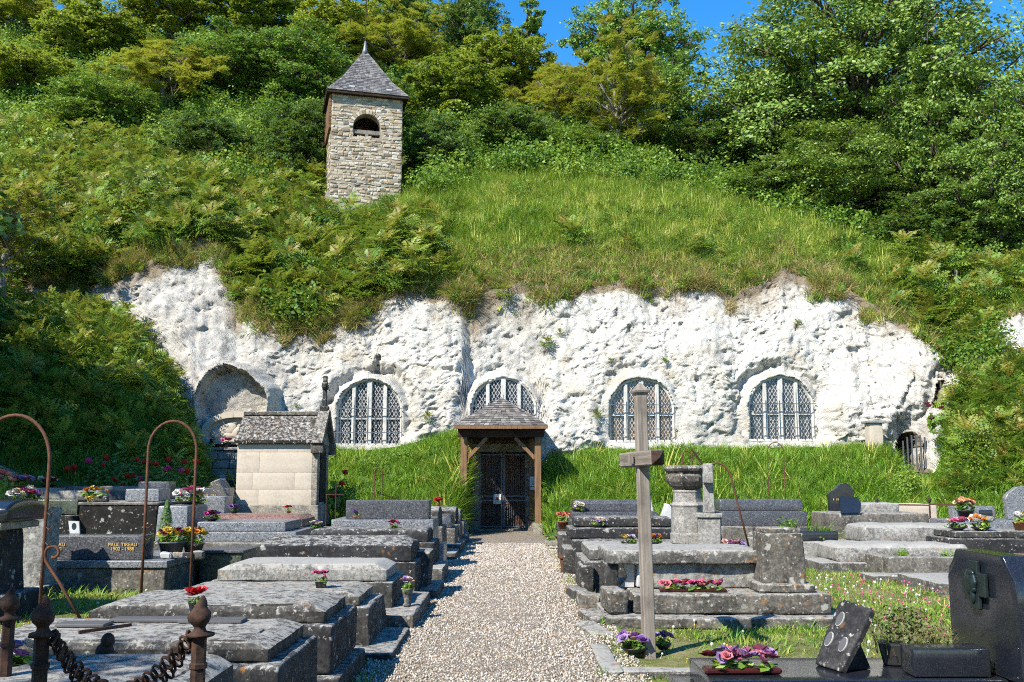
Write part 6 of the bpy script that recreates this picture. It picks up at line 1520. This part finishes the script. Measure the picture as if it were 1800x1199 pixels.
ch = thing('iron_chain', 'double rusty iron chain hanging between the two front posts', 'chain', ((pA[0] + pB[0]) / 2, 3.6, zA - .345))
lk_ = MB(); ring = [(.012 * math.cos(a) * 1, 0, .026 * math.sin(a)) for a in np.linspace(0, 6.283, 11)[:-1]]
lk_.tube(ring + [ring[0]], .0055, 5, False); LINK = lk_.mesh('link', M_RUST_D, True)
span = (pB[0] - pA[0]) / 2 - .03
for s_, dy in ((.19, 0), (.235, .02)):
    n_ = 34
    for k in range(n_):
        u = -1 + 2 * (k + .5) / n_; x_ = span * u; z_ = .21 - s_ * (1 - u * u) + (.0 if s_ == .19 else -.01); sl_ = 2 * s_ * u / span
        link('link', LINK, ch, (x_, dy, z_), (0, math.atan2(1, sl_) * -1 + math.pi / 2 * 1 + math.pi / 2, (k % 2) * math.pi / 2 * .9))
ir = thing('iron_finial_stub', 'broken rusty finial stub behind the bottom left slab', 'finial', (X(202, 5.05), 5.05, .62)); mb = MB(); blob(mb, (0, 0, .10), (.035, .035, .04)); blob(mb, (-.012, 0, .045), (.05, .035, .045)); blob(mb, (.03, 0, .02), (.03, .03, .03)); mb.tube([(0, 0, -.3), (0, 0, .05)], .02, 6); mb.build('stub', M_RUST_D, ir, True)
rd = thing('iron_rod', 'short rusty iron rod lying on the second slab at the bottom left', 'rod', (X(195, 5.9), 5.95, .64)); MB().bar((-.12, -.12, 0), (.10, .10, .01), .018).build('bar', M_RUST_D, rd)
ix = tag(block(thing('rusty_planter', 'rusty cast iron planter box with dry grass at the path edge', 'planter', (.90, 15.6, 0)), 'box', .76, 1.04, 15.5, 15.78, .0, .27, M_RUST, .012, .004, lambda V, hx, hy, hz: np.stack([V[:, 0] * (.86 + .14 * (V[:, 2] / hz + 1) / 2), V[:, 1] * (.86 + .14 * (V[:, 2] / hz + 1) / 2), V[:, 2]], 1), 0).parent)
for a in ((.74, 1.06, 15.48, 15.52, .25, .29), (.74, 1.06, 15.76, 15.80, .25, .29), (.80, 1.0, 15.492, 15.51, .06, .20)): block(ix, 'rim' if a[4] > .2 else 'front_panel', *a, M_RUST, .006, .002, chip=0, foot=False)
link('dry_grass', grass_mesh('dry', M_GRASS_DRY, 60, .12, .008, .12, 1.2), ix, (0, .04, .26))
fb = thing('front_plaque', 'black slanted plaque with three oval photo medallions on the black granite grave', 'plaque', (1.94, 6.12, .378), RAD(-72))
mb = MB(); mb.prism([(-.13, 0), (.13, 0), (.145, .12), (.165, .25), (.17, .40), (.14, .425), (.11, .42), (.07, .435), (.03, .42), (-.01, .44), (-.05, .425), (-.10, .45), (-.14, .42), (-.15, .38), (-.14, .28), (-.15, .2)], -.02, .02, M=Matrix.Rotation(RAD(-30), 4, 'X')); tb = mb.build('tablet', M_TOMB_DARK, fb, bevel=.005)
MB().prism([(.03, 0), (.24, 0), (.15, .20)], -.08, .08, 'x').build('stand', M_TOMB_DARK, fb, bevel=.005)
for x_, z_ in ((-.06, .31), (-.085, .17), (.06, .16)):
    M1 = Matrix.Rotation(RAD(-30), 4, 'X'); ov_ = [(x_ + .032 * math.cos(a), z_ + .048 * math.sin(a)) for a in np.linspace(0, 6.283, 19)[:-1]]; iv_ = [(x_ + .028 * math.cos(a), z_ + .044 * math.sin(a)) for a in np.linspace(0, 6.283, 19)[:-1]]
    md = MB().prism(ov_, -.028, -.0205, M=M1).build('medallion', M_MARBLE, tb); MB().prism(iv_, -.031, -.0285, M=M1).build('portrait', M_SLATE_BIT, md)
ph = thing('photo_plaque', 'small white photo plaque standing behind the gold-lettered grave', 'plaque', (X(170, 13.7), 13.05, .782)); MB().prism([(-.06, 0), (.07, 0), (.05, .16), (-.09, .165)], -.012, .012).build('tablet', M_MARBLE, ph); MB().prism([(.005 + .03 * math.cos(a) - .015, .095 + .045 * math.sin(a)) for a in np.linspace(0, 6.283, 13)[:-1]], -.017, -.0125).build('portrait', M_BRONZE, ph)

# ------------------------------------------------------------------ flowers
def rose_mesh(col, name):
    t = NT(name); co = t.coords(); t.finish(t.mix(t.noise(co, 30, 2), tuple(.42 * c for c in col), tuple(.80 * c for c in col)), .5, spec=.4)
    V, Fc = [], []; random.seed(3)
    for ring, (rr, h_, n_, tl) in enumerate(((.2, .75, 3, .25), (.5, .65, 5, .5), (.85, .42, 6, .9))):
        for k in range(n_):
            a = 6.283 * k / n_ + ring * .5; c, s_ = math.cos(a), math.sin(a); b = len(V); wd = 1.1 * rr + .25
            for (f, z_) in ((.15, .0), (.8, h_ * .6), (1.0 + .25 * tl, h_)):
                for sg in (-1, 1): V.append((c * rr * f - s_ * sg * wd * .5 * (.6 + .5 * f), s_ * rr * f + c * sg * wd * .5 * (.6 + .5 * f), z_))
            for q_ in range(2): Fc.append((b + 2 * q_, b + 2 * q_ + 1, b + 2 * q_ + 3, b + 2 * q_ + 2))
    return np_mesh('blossom', V, Fc, MATS[name])
FC = dict(red=(.55, .015, .02), pink=(.72, .12, .26), rose=(.68, .20, .24), white=(.80, .77, .70), purple=(.22, .09, .36), lilac=(.42, .28, .55), yellow=(.78, .52, .05), orange=(.78, .25, .03), mauve=(.36, .09, .20), cream=(.78, .66, .42), coral=(.72, .28, .16), magenta=(.65, .04, .28), wine=(.20, .015, .03), salmon=(.75, .42, .36))
ROSE = {}
def blossom(c):
    if c not in ROSE: ROSE[c] = rose_mesh(FC[c], 'petal_' + c)
    return ROSE[c]
random.seed(61)
LEAFB = bush_mesh('leaves', M_BUSH, 1.0, .8, 150, .34, 7)
def flowers(label, loc, r, cols, n, pot=None, bs=.045, name='flowers', h=.08, leafy=1.0, potmat=None):
    o_ = thing(name, label, 'flowers', loc, random.random() * 6, 'flowers on the graves'); zb = 0
    if pot == 'pot': zb = r * .9; MB().lathe([(r * .55, 0), (r * .75, zb * .9), (r * .82, zb * .9), (r * .82, zb), (r * .7, zb * .98), (0, zb * .9)], 14).build('pot', potmat or M_TERRA, o_, True)
    if pot == 'bowl': zb = .05; MB().lathe([(r * .4, 0), (r * .8, zb * .8), (r * .85, zb), (r * .7, zb * .95), (0, zb * .8)], 14).build('bowl', potmat or M_BLACK, o_, True)
    if pot == 'vase': zb = r * 2.2; MB().lathe([(r * .45, 0), (r * .5, .02), (r * .35, zb * .2), (r * .6, zb * .7), (r * .75, zb * .95), (r * .8, zb), (0, zb * .9)], 14).build('vase', potmat or M_TOMB_PALE, o_, True)
    if pot == 'box': zb = .035 if potmat == M_WINE else .10; MB().box(-r * 1.35, r * 1.35, -.06, .06, 0, zb).build('box', potmat or M_TERRA, o_, bevel=.012); o_.rotation_euler[2] = random.uniform(-.1, .1)
    ex = 1.5 if pot == 'box' else 1.0
    link('leaves', LEAFB, o_, (0, 0, zb - .02), None, (r * ex * leafy, r * leafy * (.7 if pot == 'box' else 1), max(.5 * r, h) * leafy))
    for k in range(n):
        a = 2.4 * k + random.uniform(-.3, .3); rr = r * .85 * math.sqrt((k + .5) / n); c = random.choice(cols)
        link('blossom', blossom(c), o_, (rr * math.cos(a) * ex, rr * math.sin(a) * (.6 if pot == 'box' else 1), zb + h * (1 - .5 * (rr / r) ** 2) + random.uniform(-.01, .02)), (random.uniform(-.7, .7) - .3, random.uniform(-.7, .7), a), bs * random.uniform(.75, 1.2))
    return o_
F_ = flowers
M_WINE = m_plain('wine_ceramic', (.05, .009, .009), .35)
F_('purple and white ceramic pansies on the slab at the bottom left', (X(38, 4.7), 4.62, .687), .15, ['lilac', 'purple', 'white'], 12, None, .034, h=.07)
F_('single dark red rose in a small black vase on the bottom left slab', (X(345, 6.3), 6.35, .627), .055, ['red', 'wine'], 3, 'vase', .05, h=.06, potmat=M_BLACK)
F_('pink potted flowers on the third slab on the left', (X(560, 8.9), 9.1, .522), .075, ['pink', 'mauve'], 8, 'pot', .03, h=.07, potmat=M_TOMB_PALE)
F_('wilted flowers in a white stone vase on the path kerb', (X(719, 10.6), 10.55, .17), .085, ['white', 'lilac', 'salmon'], 6, 'vase', .03, h=.10)
F_('pale dry posy on the dark grave next to the red granite', (X(556, 15), 15.0, .76), .10, ['white', 'cream', 'lilac'], 9, None, .035)
F_('dark pink posy on the seventh left grave near the path', (X(690, 14.8), 14.95, .76), .08, ['pink', 'wine'], 7, None, .04)
F_('red and purple posy on the speckled granite grave', (X(629, 16.5), 16.35, .825), .09, ['purple', 'coral'], 6, 'bowl', .035, potmat=M_TERRA)
F_('single red posy on the round-topped grave by the bank', (X(768, 18.4), 18.7, .95), .06, ['red'], 3, 'pot', .05)
F_('lilac flowers at the foot of the left porch post', (X(812, 23.4), 23.2, .14), .13, ['lilac', 'pink', 'white'], 9, 'pot', .045, h=.2)
F_('ceramic roses in a red-brown trough on the broken table grave', (X(1190, 10.7), 10.66, .308), .16, ['rose', 'pink'], 12, 'box', .042, h=.055, potmat=M_WINE)
F_('second ceramic rose trough on the broken table grave, nearer the pedestal', (X(1240, 10.7), 10.66, .308), .14, ['rose', 'pink'], 12, 'box', .042, h=.055, potmat=M_WINE)
F_('blue and pink ceramic flowers at the foot of the wooden cross', (1.06, 8.62, .03), .15, ['lilac', 'salmon', 'purple'], 10, 'bowl', .042, h=.09)
F_('blue ceramic flowers right of the wooden cross foot', (1.33, 8.80, .03), .09, ['lilac', 'purple'], 5, 'bowl', .042, h=.08)
F_('large mauve and red ceramic rose branch on the black granite grave', (X(1295, 6.0), 6.0, .378), .17, ['mauve', 'mauve', 'wine', 'lilac', 'rose'], 24, 'box', .042, h=.075, potmat=M_WINE)
F_('flat wreath of violet flowers on the urn grave, left of the cross', (X(1105, 13.2), 13.2, .605), .13, ['lilac', 'yellow', 'white'], 9, 'bowl', .035)
F_('violet flowers behind the wooden cross on the urn grave', (X(1150, 13.4), 13.4, .605), .12, ['purple', 'lilac', 'orange'], 8, 'bowl', .035)
F_('faded ceramic wreath by the stone cross pedestal', (X(1288, 13.0), 13.0, .605), .17, ['mauve', 'salmon', 'lilac', 'cream'], 12, None, .04, h=.06)
F_('lilac and cream posy on the middle tier of the long dark grave', (X(1050, 16), 15.95, .705), .14, ['lilac', 'cream', 'salmon'], 9, 'bowl', .04)
F_('yellow and white posy on the dark granite grave by the path', (X(1017, 18.5), 18.65, .865), .16, ['cream', 'yellow', 'white'], 8, 'bowl', .05)
F_('orange red geraniums in a terracotta pot near the right porch post', (X(988, 20), 19.4, .50), .16, ['red', 'coral'], 12, 'pot', .05, h=.16)
F_('pale planter with small red flowers at the path end on the right', (X(974, 20.4), 20.5, .10), .14, ['mauve', 'salmon'], 5, 'box', .04, potmat=M_LIME_OLD)
F_('cream and peach bouquet wrapped in green foil on the right', (X(1691, 19.2), 19.05, .69), .20, ['cream', 'coral', 'salmon', 'yellow'], 16, 'pot', .06, h=.20, potmat=M_BLACK)
F_('white lily and orange blossoms behind the black headstone', (X(1722, 16.6), 16.6, .63), .20, ['white', 'orange', 'orange', 'white'], 12, 'bowl', .07, h=.15)
F_('pink rose and cream blossoms behind the black headstone, to the left', (X(1682, 16.6), 16.6, .63), .18, ['pink', 'cream', 'pink'], 9, 'bowl', .055, h=.12)
F_('white and green posy at the right edge behind the black headstone', (X(1792, 16.6), 16.6, .63), .16, ['white', 'yellow'], 7, 'pot', .05, h=.12)
F_('pink posy beside the blue plaque on the right lawn', (X(1488, 19.8), 19.55, .81), .12, ['pink', 'red'], 6, 'bowl', .05)
F_('big bouquet of white and pink lilies on the granite headstone left of the chapel', (X(332, 16.2), 16.2, 1.07), .26, ['white', 'pink', 'salmon', 'pink'], 22, 'bowl', .06, h=.18)
F_('crimson and violet posies on the two-step granite grave', (X(373, 15.9), 15.9, .815), .16, ['magenta', 'purple', 'wine'], 9, 'bowl', .045)
F_('small violet posy on the red granite grave', (X(410, 17.7), 17.75, .86), .09, ['purple'], 4, 'bowl', .045)
F_('single red flower on the red granite grave', (X(508, 17.8), 17.8, .86), .05, ['red'], 2, 'pot', .05)
F_('magenta cyclamen and yellow flowers in a grey pot on the gold-lettered grave', (X(300, 13.0), 13.1, .478), .22, ['magenta', 'yellow', 'wine', 'yellow'], 14, 'pot', .05, h=.14, potmat=M_POTGREY)
F_('yellow-leaved plant in a grey pot on the gold-lettered grave, right of the cyclamen', (X(347, 13.4), 13.3, .478), .18, ['yellow', 'yellow', 'orange'], 16, 'pot', .05, h=.17, potmat=M_POTGREY)
F_('red and violet basket bouquet by the sloping headstone on the far left', (X(28, 19.2), 19.25, 1.30), .24, ['coral', 'mauve', 'lilac', 'rose'], 18, 'bowl', .07, h=.15, potmat=M_TERRA)
F_('pink and yellow posy at the edge of the rose bush on the far left', (X(82, 20.3), 20.3, 1.30), .22, ['rose', 'wine', 'cream'], 12, 'bowl', .06, h=.12)
F_('large crimson and white bouquet behind the leaning broken stele', (X(38, 16.6), 16.7, 1.0), .27, ['magenta', 'white', 'purple', 'cream', 'pink'], 24, 'bowl', .07, h=.25)
F_('yellow plant in a stone trough on the tall black grave', (X(163, 17.6), 17.6, 1.08), .20, ['yellow', 'orange'], 10, 'box', .05, h=.12, potmat=M_TOMB)
F_('small yellow pansy on the tall black grave', (X(160, 17.15), 17.1, 1.08), .08, ['yellow'], 3, None, .045)
F_('dark red posies on the ledge under the carved relief', (X(392, 27.1), 27.2, wz1 + .092), .15, ['wine', 'magenta'], 5, 'pot', .05, potmat=M_BLACK)
F_('dark red posy on the ledge under the relief, left one', (X(366, 27.1), 27.2, wz1 + .092), .12, ['wine'], 4, 'pot', .05, potmat=M_BLACK)
F_('pink branch flowers at the extreme left edge', (X(4, 17.5), 17.4, .9), .22, ['rose', 'salmon'], 14, 'pot', .06, h=.5, potmat=M_BLACK)
# conifer in the pot, heather trough, rose bush
cf = thing('dwarf_conifer', 'small pointed dwarf conifer in the grey pot on the gold-lettered grave', 'conifer', (X(291, 13.15), 13.2, .66))
C_ = rng.random((900, 3)); zz = C_[:, 0] ** .8; an = C_[:, 1] * 6.283; rr = (.115 * (1 - zz ** 1.6) + .012) * np.sqrt(.4 + .6 * C_[:, 2])
Vq, Fq = leaf_quads(np.stack([rr * np.cos(an), rr * np.sin(an), zz * .55], -1), np.stack([np.cos(an), np.sin(an), .3 + 0 * an], -1), .045, .3)
link('foliage', np_mesh('conifer', Vq, Fq, M_DEEP), cf); MB().tube([(0, 0, -.1), (0, 0, .5)], .012, 6).build('trunk', M_BARK, cf)
for k, (px_, y_) in enumerate(((296, 12.75), (318, 12.8), (335, 12.8), (352, 12.85))):
    q_ = tomb('white flint pebble in front of the flower pots, number from left hidden by the hoop' if False else ('white lumpy flint left-most in front of the flower pots', 'grey flint second in front of the flower pots', 'dark flint third in front of the flower pots', 'grey flint right-most in front of the flower pots')[k], X(px_, y_), y_, 'flints by the flower pots', 'flint', 'stone'); q_.location.z = .478
    q_x = X(px_, y_); block(q_, 'stone', q_x - .07, q_x + .07, y_ - .05, y_ + .05, .478, .56, (M_MARBLE, M_TOMB_WHITE, M_TOMB_DARK, M_TOMB_PALE)[k], .035, .02, foot=False, cell=.03)
ht_ = thing('heather_planter', 'dark plant with dry leaves in a black trough on the black granite grave', 'planter', (2.50, 6.25, .378), RAD(-20))
MB().prism([(-.17, 0), (.17, 0), (.20, .13), (-.20, .13)], -.09, .09).build('trough', M_BLACK, ht_, bevel=.008)
M_HEATH = m_leaf('heather_leaf', (0.03, 0.02, 0.022), (0.07, 0.05, 0.035), (0.06, 0.09, 0.03), .2)
link('foliage', bush_mesh('heather', M_HEATH, .24, .26, 900, .03, 14), ht_, (0, 0, .10)); link('dry_stems', grass_mesh('dry', M_GRASS_DRY, 70, .16, .004, .14, .9), ht_, (.14, 0, .12)); link('dark_stems', grass_mesh('stems', M_HEATH, 40, .24, .006, .16, .8), ht_, (-.1, 0, .10))
rb = thing('rose_bush', 'red climbing rose bush along the foot of the left bank', 'rose bush', (X(240, 22), 21.9, 1.0))
random.seed(71)
link('foliage', bush_mesh('rose_leaves', M_DEEP, 1.0, 1.0, 3600, .075, 30), rb, (0, 0, -.05), None, (1.6, .5, 1.0))
for k in range(26): link('blossom', blossom('red' if k % 5 else 'magenta'), rb, (random.uniform(-1.55, 1.5), random.uniform(-.55, -.2), random.uniform(.25, .95)), (-1.0, random.uniform(-.5, .5), 0), random.uniform(.045, .075))
rb2 = thing('rose_bush', 'small rose bush with one red bloom between the grave chapel and the bank', 'rose bush', (X(597, 22), 22.2, .6)); link('foliage', LEAFB, rb2, (0, 0, 0), None, (.5, .4, .9)); link('stems', bush_mesh('rose_leaves', M_BUSH, .5, 1.0, 900, .06, 12), rb2)
for k in range(3): link('blossom', blossom('red'), rb2, (random.uniform(-.2, .2), -.4, .5 + .25 * k), (-1, 0, 0), .06)
vl = thing('valerian', 'pink flowering valerian at the right end of the cliff', 'plant', (X(1655, 26.3), 26.3, Z(735, 26.3))); link('leaves', LEAFB, vl, (0, 0, -.3), None, (.3, .3, .5))
for k in range(9): link('blossom', blossom('pink'), vl, (random.uniform(-.25, .35), random.uniform(-.2, .1), random.uniform(-.1, .45)), (-.5, 0, 0), .07)

# ------------------------------------------------------------------ lawn grass, clover, pebbles (uncountable)
def free(P, m=0.0):
    k = np.ones(len(P), bool)
    for x0, x1, y0, y1 in FOOT: k &= ~((P[:, 0] > x0 - m) & (P[:, 0] < x1 + m) & (P[:, 1] > y0 - m) & (P[:, 1] < y1 + m))
    return k
n = 60000
y_ = 5.5 + 18.5 * rng.random(n); x_ = (rng.random(n) - .5) * 2 * (1.0 + .56 * y_)
P = np.stack([x_, y_, gz(x_, y_) - .012], -1)
pe = fbm(np.stack([y_ * 1.1, y_ * 0, y_ * 0], -1), 2, 5)
keep = free(P, -.03) & ((x_ < -1.2) | (x_ > .88 + .1 * pe)) & (rng.random(n) < np.clip(.55 + .8 * fbm(P * .8, 3, 141), .12, 1))
keep &= ~((x_ > .7) & (x_ < 1.8) & (y_ > 7.8) & (y_ < 9.0) & (rng.random(n) < .8)) & ~((x_ < -1.2) & (x_ > -3.3) & (rng.random(n) < .6))
m_ = 520; ye = 6 + 20 * rng.random(m_) ** 1.2; sd_ = rng.random(m_) < .5; xe = np.where(sd_, -1.12, .86) + rng.normal(0, .07, m_)
Pe = np.stack([xe, ye, .012 + 0 * xe], -1); Pe = Pe[free(Pe) & (fbm(np.stack([ye * 1.7, xe * 0, xe * 0], -1), 2, 9) > -.05)]    # weeds along the path edges
P = np.vstack([P[keep], Pe]); n = len(P)
GL = [grass_mesh('blades', M_GRASS_LAWN, 14, h_, .009, .07, ln) for h_, ln in ((.06, .9), (.085, 1.0), (.045, .8))] + [grass_mesh('blades', M_GRASS_BANK, 12, .10, .010, .06, .9), grass_mesh('blades', M_GRASS_DRY, 12, .05, .008, .07, 1.0)]
ix_ = rng.choice(5, n, p=[.28, .2, .24, .18, .10])
scatter('lawn_grass', 'short sunlit grass between the graves', P, yaw_rots(n, .2), rng.uniform(.6, 1.3, n) * (1 + .5 * smooth(0, .5, fbm(P * 1.3, 2, 142))), ix_, GL)
fl_ = []
for c in ('pink', 'white', 'yellow'):
    mb = MB(); hh_ = .035 if c == 'yellow' else .06; rr_ = .008 if c == 'yellow' else .012; blob(mb, (0, 0, hh_), (rr_, rr_, rr_), 6, 4); mb.tube([(0, 0, 0), (0, 0, hh_)], .002, 3); fl_.append(mb.mesh('clover', MATS['petal_' + c] if 'petal_' + c in MATS else blossom(c).materials[0]))
def patch(x0, x1, y0, y1, m, p):
    q_ = np.stack([rng.uniform(x0, x1, m), rng.uniform(y0, y1, m), np.zeros(m)], -1); q_[:, 2] = gz(q_[:, 0], q_[:, 1]); q_ = q_[free(q_)]; return q_, rng.choice(3, len(q_), p=p)
a, ia = patch(3.6, 6.5, 9.0, 15.0, 330, [.5, .4, .1]); b, ib = patch(-7.4, -4.3, 14.3, 17, 900, [.02, .9, .08]); c, ic = patch(1.2, 3.5, 7.5, 10.2, 50, [.05, .2, .75]); d, id_ = patch(-7, -3.4, 8.5, 12.4, 60, [.05, .2, .75])
P = np.vstack([a, b, c, d]); n = len(P)
scatter('clover_flowers', 'pink and white clover dotted over the lawn', P, yaw_rots(n, .2), rng.uniform(.7, 1.4, n), np.concatenate([ia, ib, ic, id_]), fl_)
pb = []
for k in range(4):
    bm = bmesh.new(); bmesh.ops.create_icosphere(bm, subdivisions=1, radius=1)
    for v in bm.verts: v.co = Vector((v.co.x * random.uniform(.9, 1.2), v.co.y * random.uniform(.7, 1.0), v.co.z * .6)) * random.uniform(.85, 1.12)
    me = bpy.data.meshes.new('pebble'); bm.to_mesh(me); bm.free(); me.materials.append(M_PEBBLE); pb.append(me)
n = 42000
y_ = 5.2 + 17 * rng.random(n) ** 1.7; x_ = rng.uniform(-1.3, 1.05, n); z_ = .02 + 0 * x_
kp = free(np.stack([x_, y_, z_], -1)); x_, y_, z_ = x_[kp], y_[kp], z_[kp]; n = len(x_)
scatter('gravel', 'loose pale pebbles of the path', np.stack([x_, y_, z_ + rng.uniform(0, .012, n)], -1), rng.random((n, 3)) * 6.283, rng.uniform(.005, .011, n) * (1 + .04 * (y_ - 5)), rng.integers(0, 4, n), pb)
# weeds in the neglected kerb graves and small plants along the stones
WE = bush_mesh('weed', M_BUSH, .25, .22, 160, .05, 6)
for k, (x_, y_, z_, s_, lab) in enumerate(((5.05, 17.9, .55, 1.1, 'weeds growing in the lichened kerb grave, left tuft'), (5.55, 17.7, .40, 1.2, 'yellow-green weed clump on the lichened kerb grave'), (6.3, 16.0, .2, .8, 'weeds in the concrete kerb grave on the right lawn'), (6.9, 15.7, .2, .7, 'weeds further right in the concrete kerb grave'), (5.9, 18.0, .3, .9, 'dry grass tuft by the long white-lichened slab'), (-3.62, 13.3, .05, .6, 'yellow wildflower tuft beside the green granite box'))):
    o_ = thing('weed', lab, 'weed', (x_, y_, z_), k, 'weeds among the graves'); o_.scale = (s_,) * 3; link('leaves', WE, o_); link('blades', GHG[k % 2] if k not in (4,) else GD[0], o_, None, None, .7)
